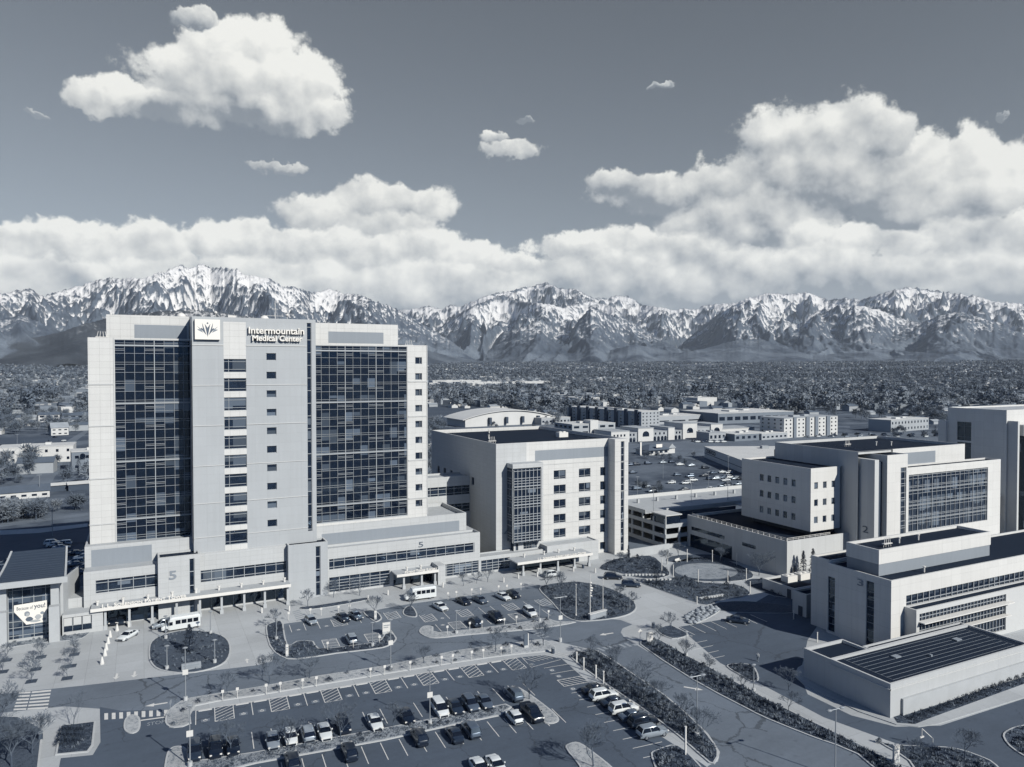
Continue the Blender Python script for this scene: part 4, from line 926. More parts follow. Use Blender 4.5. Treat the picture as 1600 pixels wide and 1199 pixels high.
# ================================================================ paving, kerbs, beds, markings
def asphalt(name, L, ck=.58, k2=.8):
    m, N, b = newmat(name, .9); g = N.n.new('ShaderNodeNewGeometry'); p = g.outputs['Position']
    a = N.noise(p, .06, 4, .6); c = N.noise(p, 1.6, 5, .7); f = N.noise(p, 14, 2, .6)
    k = N.m('MULTIPLY_ADD', a, .7, .62); k = N.m('MULTIPLY', k, N.m('MULTIPLY_ADD', c, .35, .82)); k = N.m('MULTIPLY', k, N.m('MULTIPLY_ADD', f, .4, .8))
    # tar-sealed cracks
    wv_ = N.v('MULTIPLY_ADD', N.noise(p, .35, 4, .7, out=1), (3.2, 3.2, 0), p)
    cr = N.voro(N.v('MULTIPLY', wv_, (1, 1, 0)), .085, feat='DISTANCE_TO_EDGE')
    crk = N.m('MULTIPLY', N.m('LESS_THAN', cr, .009), N.m('GREATER_THAN', N.noise(p, .05, 2), .47))
    cr2 = N.voro(N.v('MULTIPLY', wv_, (1, 1, 0)), .3, feat='DISTANCE_TO_EDGE')
    crk2 = N.m('MULTIPLY', N.m('LESS_THAN', cr2, .014), N.m('GREATER_THAN', N.noise(N.v('ADD', p, (50, 9, 0)), .09, 2), .58))
    # wheel-darkened, oil-stained patches and the odd repair
    oil = N.ss(N.voro(N.v('MULTIPLY', p, (1, 1, 0)), .36), .16, .02); k = N.m('MULTIPLY', k, N.m('MULTIPLY_ADD', N.m('MULTIPLY', oil, N.noise(p, .5, 2)), -.45, 1.0))
    st_ = N.noise(N.v('MULTIPLY', p, (.25, 1.1, 0)), .5, 4, .65); k = N.m('MULTIPLY', k, N.m('MULTIPLY_ADD', st_, .30, .85))
    k = N.m('MULTIPLY', k, N.fmix(N.m('MAXIMUM', crk, N.m('MULTIPLY', crk2, k2)), 1.0, ck))
    N.l.new(N.scale(gc(L)[:3], k), b.inputs['Base Color']); return m
asphalt('road_asphalt', .165); asphalt('lot_asphalt', .098, .74, .0); asphalt('old_asphalt', .150, .75, .0)
m, N, b = newmat('paving', .85); g = N.n.new('ShaderNodeNewGeometry'); p = g.outputs['Position']
pp = N.sep(p); a = N.noise(p, .07, 4, .6); c = N.noise(p, 2.2, 4, .65)
jx = N.m('LESS_THAN', N.m('FRACT', N.m('DIVIDE', pp[0], 4.6)), .012); jy = N.m('LESS_THAN', N.m('FRACT', N.m('DIVIDE', pp[1], 4.6)), .012)
slab = N.white(N.xyz(N.m('FLOOR', N.m('DIVIDE', pp[0], 4.6)), N.m('FLOOR', N.m('DIVIDE', pp[1], 4.6)), 0.0))
k = N.m('MULTIPLY', N.m('MULTIPLY_ADD', a, .5, .74), N.m('MULTIPLY_ADD', c, .22, .88)); k = N.m('MULTIPLY', k, N.m('MULTIPLY_ADD', slab, .10, .95)); k = N.m('MULTIPLY', k, N.fmix(N.m('MAXIMUM', jx, jy), 1, .7))
N.l.new(N.scale(gc(.42)[:3], k), b.inputs['Base Color'])
plain('kerb_concrete', .46, .8, var=.15, sc=.8); plain('paint', .62, .6, var=.22, sc=1.5); plain('paint_worn', .30, .7, var=.5, sc=2.5)
def bedmat(name, A, B, sc, thr=.5, w=.08):
    m, N, b = newmat(name, .95); g = N.n.new('ShaderNodeNewGeometry'); p = g.outputs['Position']
    a = N.noise(p, sc, 5, .7); c = N.voro(p, sc*7)
    f = N.ss(N.m('MULTIPLY_ADD', c, .35, a), thr, thr+w*2.5)
    col = N.mix(f, gc(A), gc(B)); N.l.new(N.scale(col, N.m('MULTIPLY_ADD', N.noise(p, .1, 3), .8, .6)), b.inputs['Base Color'])
    bp = N.n.new('ShaderNodeBump'); bp.inputs['Strength'].default_value = .6; bp.inputs['Distance'].default_value = .15; N.l.new(c, bp.inputs['Height']); N.l.new(bp.outputs[0], b.inputs['Normal']); return m
bedmat('mulch', .035, .10, .9, .62); bedmat('gravel', .20, .44, 1.6, .52); bedmat('turf', .040, .095, 2.2, .5); bedmat('dry_grass', .17, .30, .8, .5); bedmat('rubble', .09, .30, .7, .55)
def smooth(pts, n=4):
    out = []; k = len(pts)
    for i in range(k):
        p0, p1, p2, p3 = [np.array(pts[(i+j-1) % k]) for j in range(4)]
        for t in np.arange(n)/n:
            out.append(tuple(.5*((2*p1)+(-p0+p2)*t+(2*p0-5*p1+4*p2-p3)*t*t+(-p0+3*p1-3*p2+p3)*t**3)))
    return out
def inset(poly, d):
    A = sum(poly[i][0]*poly[(i+1) % len(poly)][1]-poly[(i+1) % len(poly)][0]*poly[i][1] for i in range(len(poly)))
    if A < 0: poly = poly[::-1]
    out = []; n = len(poly)
    for i in range(n):
        a = np.array(poly[i-1]); b_ = np.array(poly[i]); c = np.array(poly[(i+1) % n])
        e1 = b_-a; e2 = c-b_; e1 = e1/(np.linalg.norm(e1)+1e-9); e2 = e2/(np.linalg.norm(e2)+1e-9)
        nn = np.array([-(e1[1]+e2[1]), e1[0]+e2[0]]); l = np.linalg.norm(nn)
        nn = nn/l if l > 1e-6 else np.array([-e1[1], e1[0]])
        out.append(tuple(b_+nn*d*min(1.6, 1/max(.4, float(nn @ np.array([-e1[1], e1[0]]))))))
    return out
BEDS = {}
def sheet(name, px, z, mat, sm=False):
    q = GG(px); q = smooth(q) if sm else q
    mb = MB(); mb.sheet(q, z); return struct(mb.build(name, [mat]))
def island(name, px, fill, kw=.28, sm=True, h=.15, key=None, n=3):
    q = GG(px); q = smooth(q, n) if sm else q
    mb = MB(); mb.prism(q, 0.0, h, 0); o = struct(mb.build('kerb', ['kerb_concrete']))
    qi = inset(q, kw); mb = MB(); mb.prism(qi, h-.02, h+.03, 0, bottom=False); struct(mb.build(name, [fill])); BEDS[key or name] = (qi, h+.03); return qi
sheet('plaza_paving', [(-900,1300), (-700,985), (-160,880), (0,868), (137,850), (500,800), (900,800), (985,868), (1045,855), (1130,845), (1300,860), (1500,850), (2100,850), (2600,1400), (1200,2200), (200,2200)], .004, 'paving')
sheet('main_road', [(-700,1165), (-200,1110), (0,1085), (125,1072), (237,1059), (400,1040), (425,1034), (432,1000), (444,975), (573,957), (600,951), (640,944), (740,930), (843,914), (858,935), (880,955), (930,965), (970,969), (988,976), (973,982), (970,988), (975,996), (992,1006), (1082,1061), (1160,1103), (1200,1122), (1275,1153), (1360,1186), (1470,1240), (1500,1500), (900,1500), (1000,1300), (1108,1196), (1122,1190), (1125,1175), (1107,1147), (1082,1122), (1040,1088), (1000,1061), (936,1018), (915,1013), (862,1001), (800,1007), (710,1018), (602,1042), (497,1058), (400,1076), (282,1096), (262,1112), (230,1118), (160,1108), (100,1104), (-200,1135), (-700,1200)], .008, 'road_asphalt')
sheet('parking_lot_surface', [(156,1105), (190,1111), (262,1109), (290,1113), (302,1111), (400,1097), (600,1063), (760,1036), (817,1027), (850,1024), (877,1029), (920,1067), (1000,1130), (1060,1168), (1112,1204), (1160,1300), (1000,2000), (-300,2000), (-200,1300), (80,1260), (95,1185), (145,1180), (157,1160)], .012, 'lot_asphalt')
sheet('upper_lot_surface', [(447,978), (573,958), (590,975), (604,992), (596,1001), (540,1011), (500,1014), (463,1004), (450,1010)], .012, 'old_asphalt')
sheet('upper_lot_surface', [(650,962), (700,953), (843,930), (866,955), (852,966), (775,978), (686,988), (655,975)], .012, 'old_asphalt')
sheet('east_lot_surface', [(1060,980), (1135,967), (1200,930), (1262,920), (1290,960), (1262,1000), (1250,1055), (1262,1085), (1330,1118), (1400,1136), (1470,1134), (1600,1092), (1800,1030), (2100,1000), (2100,1400), (1600,1400), (1480,1260), (1420,1185), (1400,1162), (1287,1121), (1200,1075), (1125,1036)], .008, 'lot_asphalt')
sheet('rear_lot_surface', [(-500,905), (-200,846), (0,836), (60,833), (140,826), (300,826), (300,880), (137,930), (137,985), (112,985), (-300,1010)], .008, 'lot_asphalt')
island('turf', [(232,1020), (236,1004), (255,993), (290,986), (330,989), (354,998), (361,1015), (354,1034), (330,1046), (290,1053), (250,1048), (235,1036)], 'turf', key='oval')
island('planting_bed', [(415,983), (420,976), (440,971), (444,985), (450,1010), (463,1003), (490,1003), (498,1014), (540,1011), (575,1006), (595,1001), (602,989), (612,989), (620,999), (612,1007), (598,1013), (560,1018), (525,1022), (462,1031), (437,1026), (421,1010)], 'mulch', key='A', n=2)
island('planting_bed', [(567,957), (586,955), (597,966), (590,972), (583,971)], 'mulch', key='A2')
island('planting_bed', [(629,957), (635,949), (645,949), (652,960), (649,965), (633,963)], 'mulch', key='B2')
island('gravel', [(655,986), (663,979), (677,980), (686,989), (775,979), (830,971), (852,967), (872,972), (900,973), (850,982), (800,987), (730,993), (680,998), (660,993)], 'gravel', key='B')
island('planting_bed', [(842,921), (856,914), (880,911), (905,910), (935,915), (965,925), (988,938), (995,950), (985,960), (960,967), (925,971), (900,971), (880,962), (862,942)], 'turf', key='flag')
island('gravel', [(258,1125), (263,1111), (284,1096), (300,1091), (400,1075), (497,1057), (602,1041), (710,1018), (800,1006), (845,1000), (860,1006), (868,1016), (820,1022), (760,1029), (600,1054), (400,1088), (305,1104), (299,1131), (272,1138), (260,1134)], 'gravel', key='strip', n=2)
island('gravel', [(193,1135), (196,1124), (206,1118), (217,1121), (220,1131), (217,1142), (207,1147), (196,1144)], 'gravel', key='median')
island('rubble', [(294,1192), (400,1176), (600,1139), (700,1119), (790,1101), (800,1106), (782,1119), (700,1136), (600,1158), (400,1194), (320,1214), (296,1222)], 'rubble', key='row', sm=False)
island('gravel', [(786,1080), (796,1075), (811,1075), (845,1098), (872,1121), (869,1130), (852,1131), (838,1118), (812,1098), (795,1090)], 'gravel', key='lobe')
island('gravel', [(256,1225), (259,1185), (266,1171), (279,1167), (291,1171), (294,1188), (288,1230), (275,1250)], 'gravel', key='lobe0')
island('gravel', [(884,1171), (890,1163), (906,1162), (932,1180), (962,1205), (1000,1250), (930,1250), (905,1198)], 'gravel', key='lobe2')
island('planting_bed', [(889,1026), (912,1019), (935,1018), (1000,1061), (1040,1088), (1082,1124), (1107,1150), (1123,1175), (1119,1190), (1108,1193), (1060,1151), (1000,1106), (945,1069)], 'mulch', key='K', n=2)
island('planting_bed', [(1018,1185), (1026,1173), (1060,1166), (1096,1199), (1125,1235), (1050,1240)], 'mulch', key='L')
island('planting_bed', [(1000,1008), (1012,1001), (1030,1000), (1075,1026), (1110,1044), (1200,1094), (1300,1143), (1375,1181), (1425,1215), (1400,1230), (1340,1180), (1275,1155), (1200,1125), (1160,1105), (1082,1063)], 'mulch', key='M', n=2)
island('planting_bed', [(1374,1161), (1400,1165), (1450,1167), (1490,1170), (1525,1180), (1558,1197), (1575,1235), (1460,1240), (1420,1190)], 'mulch', key='N')
island('planting_bed', [(1567,1152), (1576,1141), (1600,1134), (1660,1126), (1690,1160), (1630,1190), (1586,1174)], 'mulch', key='O')
island('planting_bed', [(1026,986), (1045,978), (1060,983), (1076,993), (1050,999)], 'mulch', key='P1')
island('planting_bed', [(1135,1042), (1150,1038), (1176,1041), (1186,1060), (1177,1066), (1160,1058)], 'mulch', key='P2')
island('turf', [(86,1181), (94,1135), (150,1128), (146,1165), (138,1176)], 'mulch', key='hedge', sm=False)
island('turf', [(-260,1240), (-60,1119), (30,1121), (68,1140), (60,1215), (50,1300)], 'turf', key='lawn', sm=False)
# raised pavement round the low building, with its bed of clipped shrubs
q = GG([(1240,1056), (1247,1044), (1254,1040), (1300,1000), (1395,1075), (1640,1000), (1720,1046), (1600,1091), (1467,1132), (1435,1137), (1400,1133), (1342,1113), (1256,1071)])
mb = MB(); mb.prism(q, 0, .14); struct(mb.build('pavement', ['paving']))
q = GG([(1396,1122), (1402,1131), (1430,1133), (1452,1124), (1600,1070), (1700,1030), (1690,1015), (1600,1050)]); mb = MB(); mb.prism(q, .12, .17); struct(mb.build('planting_bed', ['mulch'])); BEDS['front'] = (q, .17)
# garden between buildings 4 and 2
for key, pts, f in (('g1', [(936,888), (962,874), (1015,869), (1036,884), (1046,899), (1010,905), (965,895)], 'mulch'), ('g2', [(1002,911), (1025,906), (1062,903), (1100,911), (1150,914), (1172,926), (1160,934), (1128,938), (1105,946), (1075,938), (1030,922)], 'turf'),
    ('g3', [(1047,893), (1053,880), (1085,872), (1130,875), (1168,890), (1176,903), (1140,909), (1085,908), (1055,902)], 'turf'), ('g4', [(1163,911), (1188,905), (1245,921), (1250,932), (1210,932)], 'mulch'), ('g5', [(1040,876), (1060,868), (1125,868), (1160,880), (1100,873), (1060,879)], 'turf'), ('g6', [(1113,944), (1165,940), (1238,948), (1240,958), (1180,958), (1125,955)], 'turf')):
    island('planting_bed', pts, f, key=key, kw=.12, h=.08)
mb = MB(); c = G(1103, 893); q = [(c[0]+8.6*math.cos(t*math.pi/18), c[1]+7.4*math.sin(t*math.pi/18)) for t in range(36)]; mb.prism(q, .1, .16); struct(mb.build('garden_lawn', ['dry_grass']))
island('rubble', [(1072,966), (1084,955), (1108,948), (1126,952), (1118,960), (1095,972), (1078,975)], 'rubble', key='rocks', kw=.1)
island('rubble', [(0,1006), (14,1000), (83,996), (137,984), (138,991), (118,1000), (60,1005), (5,1013)], 'rubble', key='rk0', kw=.1, h=.06)
island('rubble', [(468,950), (500,946), (570,935), (573,938), (520,948), (480,953)], 'mulch', key='fr1', kw=.1, h=.1)
sheet('walk', [(-300,850), (0,838), (60,833), (137,823), (137,818), (60,826), (0,829), (-300,838)], .006, 'paving')
# painted markings
pm = MB(); pw = MB(); pq = MB(); plain('paint_pale_blue', .17, .7, var=.3, sc=1.5)
def line(a, b_, w=.12, z=.022, mb=None, worn=False):
    mb = mb or (pw if worn else pm); a = np.array(G(*a) if not isinstance(a, np.ndarray) else a); b_ = np.array(G(*b_) if not isinstance(b_, np.ndarray) else b_)
    d = b_-a; l = np.linalg.norm(d); n = np.array([-d[1], d[0]])/l*w/2
    q = [tuple(a-n), tuple(b_-n), tuple(b_+n), tuple(a+n)]; mb.sheet(q, z)
LA = math.atan2(0, 1)-R_(3.8); EU = np.array([math.cos(LA), math.sin(LA)]); EV = np.array([-EU[1], EU[0]])
def stall_row(p0, n, w, L, side, skip=(), hatch=(), wc=(), z=.022, off=0.0, eu=None, ev=None):
    eu = EU if eu is None else eu; ev = EV if ev is None else ev
    p0 = np.array(G(*p0)); 
    for i in range(n+1):
        if i in skip: continue
        a = p0+eu*w*i; line(a, a+ev*L*side, z=z)
    for i in hatch:
        a = p0+eu*w*i; b_ = a+eu*w
        line(a+ev*L*side, b_+ev*L*side, z=z)
        for k in range(-1, 5):
            ta, tb = (k+1.9)/4.9, k/4.9; fa, fb = 0.0, 1.0
            if tb < 0: fb = ta/(ta-tb); tb = 0
            if ta > 1: fa = (ta-1)/(ta-tb); ta = 1
            line(a+(b_-a)*fa+ev*L*side*ta, a+(b_-a)*fb+ev*L*side*tb, w=.13, z=z+.001)
    for i in wc:
        c = p0+eu*w*(i+.5)+ev*L*side*.80; s = .62
        pq.sheet([tuple(c+eu*s*x+ev*s*y*.8) for x, y in ((-1, -1), (1, -1), (1, 1), (-1, 1))], z)
        for k in range(8):
            t0, t1 = k*math.pi/4, (k+1)*math.pi/4; line(c+s*.45*(eu*math.cos(t0)+ev*math.sin(t0)), c+s*.45*(eu*math.cos(t1)+ev*math.sin(t1)), w=.13, z=z+.004)
        line(c+ev*s*.1, c+ev*s*.75, w=.13, z=z+.005); line(c+ev*s*.3, c+ev*s*.3+eu*s*.45, w=.13, z=z+.006)
W1 = 2.74
# disabled bays along the gravel strip: pattern bay, bay, hatch ...
hat = [k for k in range(0, 22) if k % 3 == 1]; wcs = [k for k in range(0, 22) if k % 3 != 1]
stall_row((306,1111), 20, W1, 5.0, -1, hatch=hat[:7], wc=wcs[:14])
a = np.array(G(306, 1111)); line(a, a+EU*W1*20, z=.021, w=.14)
stall_row((298,1189), 19, W1, 5.2, 1)
stall_row((303,1219), 19, W1, 5.0, -1)
mb = MB(); mb.obox((0, 0), 0, 1.95, .22, 0, .14); ws_ = mb.mesh('wheel_stop', ['coping'])
for i, k in enumerate([k for k in range(0, 20) if k % 3 != 1]):
    p = np.array(G(306, 1111))+EU*W1*(k+.5)-EV*.45; o = bpy.data.objects.new('wheel_stop', ws_); COL.objects.link(o); o.location = (p[0], p[1], .012); o.rotation_euler = (0, 0, LA); put(o, f'{ordn(i)} pale wheel stop from the left in the disabled bays below the gravel strip', 'wheel stop', 'wheel stops of the disabled bays')
# bays along the slanting right edge of the lot
ed = np.array(G(1000, 1130))-np.array(G(895, 1043)); ed = ed/np.linalg.norm(ed); en = np.array([ed[1], -ed[0]]); 
if en @ EU > 0: en = -en
stall_row((888,1038), 16, 2.75, 5.2, 1, hatch=(2,), wc=(0, 1, 3, 4), eu=ed, ev=(en*.94+ed*.0)/1)
c = np.array(G(818, 1029)); 
for k in range(9): line(c+EU*(.9*k), c+EU*(.9*k+1.4)-EV*2.2, w=.12)
line((815,1027), (830,1043)); line((830,1043), (876,1031))
# upper lots
stall_row((452,977), 8, 2.85, 4.6, -1, hatch=(3, 7), wc=(0, 2), z=.022); stall_row((508,1013), 5, 2.8, 4.4, 1, hatch=(0, 3), z=.022)
stall_row((655,962), 11, 2.75, 4.6, -1, hatch=(0, 3, 7, 10), wc=(1, 5), z=.022); stall_row((690,987), 9, 2.75, 4.4, 1, hatch=(1, 6), wc=(0,), z=.022)
eu3 = np.array(G(1135, 967))-np.array(G(1060, 980)); eu3 = eu3/np.linalg.norm(eu3); ev3 = np.array([-eu3[1], eu3[0]])
stall_row((1062,980), 7, 2.7, 5.0, -1, eu=eu3, ev=ev3, z=.020)
for k in range(4): line((1075+k*10, 1007+k*8), (1105+k*9, 1001+k*8), w=.13, z=.020)
for k in range(5): line((1052+k*6, 996+k*1), (1082, 993+k*2.4), w=.12, z=.020)
# crossings and arrows
def bars(p0, p1, q0, q1, n, fill=.5, worn=True):
    for k in range(n):
        t0 = k/n; t1 = (k+fill)/n
        f = lambda a, b_, t: (a[0]+(b_[0]-a[0])*t, a[1]+(b_[1]-a[1])*t)
        (pw if worn else pm).sheet(GG([f(p0, p1, t0), f(q0, q1, t0), f(q0, q1, t1), f(p0, p1, t1)]), .0205)
bars((30,1082), (20,1113), (48,1081), (40,1112), 6, worn=False); bars((50,1081), (42,1112), (80,1078), (74,1110), 6, worn=False)
bars((163,1115), (268,1109), (163,1125), (268,1118), 9, worn=False)
bars((931,1013), (992,1003), (943,1018), (1000,1008), 7, worn=True); bars((814,981), (850,1000), (824,979), (862,997), 6)
bars((457,956), (464,972), (468,953), (478,968), 6); bars((740,920), (750,930), (756,917), (766,926), 4)
line((220,1126), (257,1121), w=.35)
def arrow(px, d, s=1.0):
    c = np.array(G(*px)); e = np.array(d, float); e /= np.linalg.norm(e); n = np.array([-e[1], e[0]])
    for q in ([(-1.2, -.16), (.3, -.16), (.3, .16), (-1.2, .16)], [(.3, -.5), (1.3, 0), (.3, .5)]): pm.sheet([tuple(c+s*(e*x+n*y)) for x, y in q], .024)
arrow((182,1057), -EV, 1.1); arrow((210,1054), -EV, 1.1); arrow((386,1033), EV, .9); arrow((406,1030), EV, .9); arrow((245,1101), -EU, 1.3); arrow((948,991), -EU, 1.3); arrow((1083,1076), (1, -1.2), 1.3)
struct(pm.build('marking', ['paint'])); struct(pq.build('marking', ['paint_pale_blue'])); struct(pw.build('marking', ['paint_worn']))
mb = MB()
for (px_, py_) in ((10,1032), (64,1027), (116,1023), (4,1050), (56,1046), (111,1041), (49,1065), (105,1060)):
    c = G(px_, py_); mb.obox(c, LA, 1.7, 1.7, 0, .03)
struct(mb.build('pavement_grate', ['dark_metal']))
text('lettering', 'STOP', 1.3, (0, 0, 0), mat='paint_worn', ext=0.002, ax='v'); o = bpy.data.objects[-1] if False else [x for x in SC.objects if x.name.startswith('lettering') and x.parent is None][0]
o.name = 'marking'; c = G(229, 1135); o.location = (c[0], c[1], .03); o.rotation_euler = (0, 0, LA); o.scale = (.8, 1.3, 1); struct(o)
# ================================================================ vehicles
def carpaint(name, L, met=.3):
    m, N, b = newmat(name, .28, met, .5); b.inputs['Base Color'].default_value = gc(L); b.inputs['Coat Weight'].default_value = .6; b.inputs['Coat Roughness'].default_value = .08; b.inputs['Coat Tint'].default_value = (.8, .9, 1, 1)
for n_, L in (('white', .72), ('silver', .40), ('grey', .16), ('dark', .045), ('black', .012)): carpaint('paint_'+n_, L, 0.0 if n_ in ('white', 'black') else .35)
m, N, b = newmat('car_glass', .06, 0, .8); b.inputs['Base Color'].default_value = (.008, .011, .018, 1); b.inputs['Specular Tint'].default_value = (.58, .78, 1.0, 1)
plain('tyre', .018, .85, var=0); plain('rim', .35, .35, .6, 0); plain('lamp_clear', .7, .2, 0, 0); plain('lamp_tail', .06, .3, 0, 0); plain('trim_black', .015, .6, 0, 0)
# per type: length, width, side profile of the body (x, top z), cabin: base x0,x1 roof x0,x1, roof z, belt z
CT = {
 'sedan': dict(L=4.75, W=1.82, prof=[(0, .62), (.25, .74), (1.35, .92), (1.6, .97), (3.75, 1.0), (4.5, .98), (4.75, .82)], cab=(1.30, 4.05, 2.05, 3.35, 1.43), ride=.22),
 'suv': dict(L=4.75, W=1.88, prof=[(0, .72), (.2, .88), (1.2, 1.04), (1.45, 1.08), (4.3, 1.12), (4.65, 1.08), (4.75, .9)], cab=(1.20, 4.62, 1.95, 4.25, 1.72), ride=.28),
 'van': dict(L=5.05, W=1.95, prof=[(0, .72), (.2, .86), (.95, 1.04), (1.1, 1.08), (4.8, 1.12), (4.98, 1.0), (5.05, .8)], cab=(.85, 4.98, 1.85, 4.75, 1.80), ride=.22),
 'truck': dict(L=5.8, W=2.0, prof=[(0, .85), (.15, 1.05), (1.4, 1.16), (1.6, 1.18), (3.6, 1.2), (5.7, 1.2), (5.8, 1.0)], cab=(1.45, 3.9, 2.05, 3.65, 1.88), ride=.36),
 'hatch': dict(L=4.2, W=1.78, prof=[(0, .65), (.2, .76), (1.1, .94), (1.3, .98), (3.7, 1.02), (4.1, 1.0), (4.2, .8)], cab=(1.05, 4.05, 1.75, 3.6, 1.50), ride=.22)}
CARM = {}
def carmeshes(t, far=False):
    if (t, far) in CARM: return CARM[(t, far)]
    c = CT[t]; L, W = c['L'], c['W']; hw = W/2; X0 = L/2; ride = c['ride']; wr = .34 if t != 'truck' else .40
    xs = sorted({p[0] for p in c['prof']} | {.45, .85, 1.2, L-1.25, L-.85, L-.45}); pz = np.interp(xs, [p[0] for p in c['prof']], [p[1] for p in c['prof']])
    rings = []
    for x, z in zip(xs, pz):
        e = min(x, L-x); tap = 1-.24*max(0, 1-e/.85)**1.7; tw_ = .80-.10*max(0, 1-e/1.2)
        w = hw*tap; zb = ride+.0
        if abs(x-.85) < .3 or abs(x-(L-.85)) < .3: zb = ride+.18
        rings.append([(X0-x, -w*.9, zb), (X0-x, -w, zb+.16), (X0-x, -w, z-.22), (X0-x, -w*.93, z-.05), (X0-x, -w*tw_, z), (X0-x, w*tw_, z), (X0-x, w*.93, z-.05), (X0-x, w, z-.22), (X0-x, w, zb+.16), (X0-x, w*.9, zb)])
    body = MB(); body.loft(rings, 0)
    if t == 'truck': body.box(X0-5.65, X0-3.95, -hw*.82, hw*.82, 1.19, 1.215, 1)
    body.box(X0-L-.02, X0-L+.1, -hw*.7, hw*.7, ride+.05, ride+.3, 1); body.box(X0-.1, X0+.02, -hw*.6, hw*.6, ride+.05, ride+.32, 1)
    for s in (-1, 1): body.box(X0-c['cab'][2]+.25, X0-c['cab'][2]+.42, s*hw, s*(hw+.17), c['prof'][3][1]+.02, c['prof'][3][1]+.17, 0)
    b0, b1, r0, r1, rz = c['cab']; bz = c['prof'][3][1]-.03
    def cabring(z, x0, x1, w): return [(X0-x0, -w*.86, z), (X0-x0-.12, -w, z), (X0-x1+.12, -w, z), (X0-x1, -w*.9, z), (X0-x1, w*.9, z), (X0-x1+.12, w, z), (X0-x0-.12, w, z), (X0-x0, w*.86, z)]
    gl = MB(); gl.loft([cabring(bz, b0, b1, hw*.90), cabring(rz-.10, r0-.0, r1+.0, hw*.72)], 0)
    rf = MB(); rf.loft([cabring(rz-.10, r0-.02, r1+.02, hw*.735), cabring(rz-.03, r0+.10, r1-.08, hw*.70), cabring(rz, r0+.35, r1-.28, hw*.58)], 0)
    for s in (-1, 1):   # pillars
        for (xa, xb, wd) in ((b0+.02, r0, .10), (b1-.02, r1, .16), ((b0+b1)/2+.1, (r0+r1)/2+.08, .09)):
            a = (X0-xa, s*hw*.905, bz); b_ = (X0-xb, s*hw*.757, rz-.08)
            rf.face([(a[0]-wd/2, a[1], a[2]), (a[0]+wd/2, a[1], a[2]), (b_[0]+wd/2, b_[1], b_[2]), (b_[0]-wd/2, b_[1], b_[2])][::s], 0)
    wh = MB(); wh.tube((0, -.11, 0), (0, .11, 0), wr, 14, 0); wh.tube((0, -.118, 0), (0, .118, 0), wr*.62, 10, 1)
    hl = MB(); zz = c['prof'][1][1]-.13; [hl.box(X0-.20, X0-.01, s*hw*.52, s*hw*.86, zz-.08, zz+.08) for s in (-1, 1)]
    tl = MB(); zz = c['prof'][-1][1]-.12; [tl.box(X0-L-.015, X0-L+.12, s*hw*.62, s*hw*.92, zz-.09, zz+.09) for s in (-1, 1)]
    gm = gl.mesh('windows', ['car_glass'], fix=True); wm = wh.mesh('wheel', ['tyre', 'rim']); 
    lampm = MB(); lampm.box(0, .19, -.15, .15, -.08, .08); hm = lampm.mesh('headlight', ['lamp_clear']); tm = lampm.mesh('tail_light', ['lamp_tail'])
    bm_ = {}; rm = {}
    CARM[(t, far)] = (c, body, rf, gm, wm, wr, hm, tm, bm_, rm, hw); return CARM[(t, far)]
def car(t, col, px, ang, label, group=None, name='parked_car', cat='car', far=False, world=None, z=0.012):
    c, body, rf, gm, wm, wr, hm, tm, bm_, rm, hw = carmeshes(t)
    if col not in bm_:
        bm_[col] = body.mesh('car_body', ['paint_'+col, 'trim_black'], fix=True); rm[col] = rf.mesh('roof', ['paint_'+col], fix=True)
        for mesh in (bm_[col], rm[col]): mesh.polygons.foreach_set('use_smooth', [True]*len(mesh.polygons)); mesh.set_sharp_from_angle(angle=R_(38))
    g = world or G(*px)
    if far:
        key = ('far', t, col)
        if key not in CARM:
            b = bmesh.new()
            for src, off in ((bm_[col], (0, 0, 0)), (gm, (0, 0, 0)), (rm[col], (0, 0, 0))):
                k0 = len(b.verts); b.from_mesh(src)
            me = bpy.data.meshes.new('car'); 
            b.free()
            vs = []; fs = []; ms = []
            mats = ['paint_'+col, 'trim_black', 'car_glass', 'tyre']
            def add(src, mp, off=(0, 0, 0)):
                k = len(vs); vs.extend([(v.co.x+off[0], v.co.y+off[1], v.co.z+off[2]) for v in src.vertices])
                for p_ in src.polygons: fs.append([k+i for i in p_.vertices]); ms.append(mp[p_.material_index])
            add(bm_[col], [0, 1]); add(gm, [2]); add(rm[col], [0])
            L = c['L']
            for x in (.85, L-.9):
                for s in (-1, 1): add(wm, [3, 3], (L/2-x, s*(hw-.13), wr))
            me.from_pydata(vs, [], fs); [me.materials.append(MATS[x]) for x in mats]; me.polygons.foreach_set('material_index', ms); me.update(); CARM[key] = me
        o = bpy.data.objects.new(name, CARM[key]); COL.objects.link(o); o.location = (g[0], g[1], z); o.rotation_euler = (0, 0, ang); return put(o, label, cat, group)
    r = thing(name, label, cat, (g[0], g[1], z), ang, group)
    def add(nm, me, loc=(0, 0, 0), par=None):
        o = bpy.data.objects.new(nm, me); COL.objects.link(o); o.parent = par or r; o.location = loc; return o
    bo = add('car_body', bm_[col]); add('windows', gm); add('roof', rm[col]); L = c['L']
    for x in (.85, L-.9):
        for s in (-1, 1): add('wheel', wm, (L/2-x, s*(hw-.13), wr))
    zz = c['prof'][1][1]-.13; [add('headlight', hm, (L/2-.20, s*hw*.69, zz)) for s in (-1, 1)]
    zz = c['prof'][-1][1]-.12; [add('tail_light', tm, (-L/2-.015, s*hw*.77, zz)) for s in (-1, 1)]
    return r
AD = LA-math.pi/2; AU = LA+math.pi/2   # noses down the lot / up the lot
VN = [('silver', 'pale silver'), ('white', 'white')]
grp = 'cars parked in the rows of the main lot'
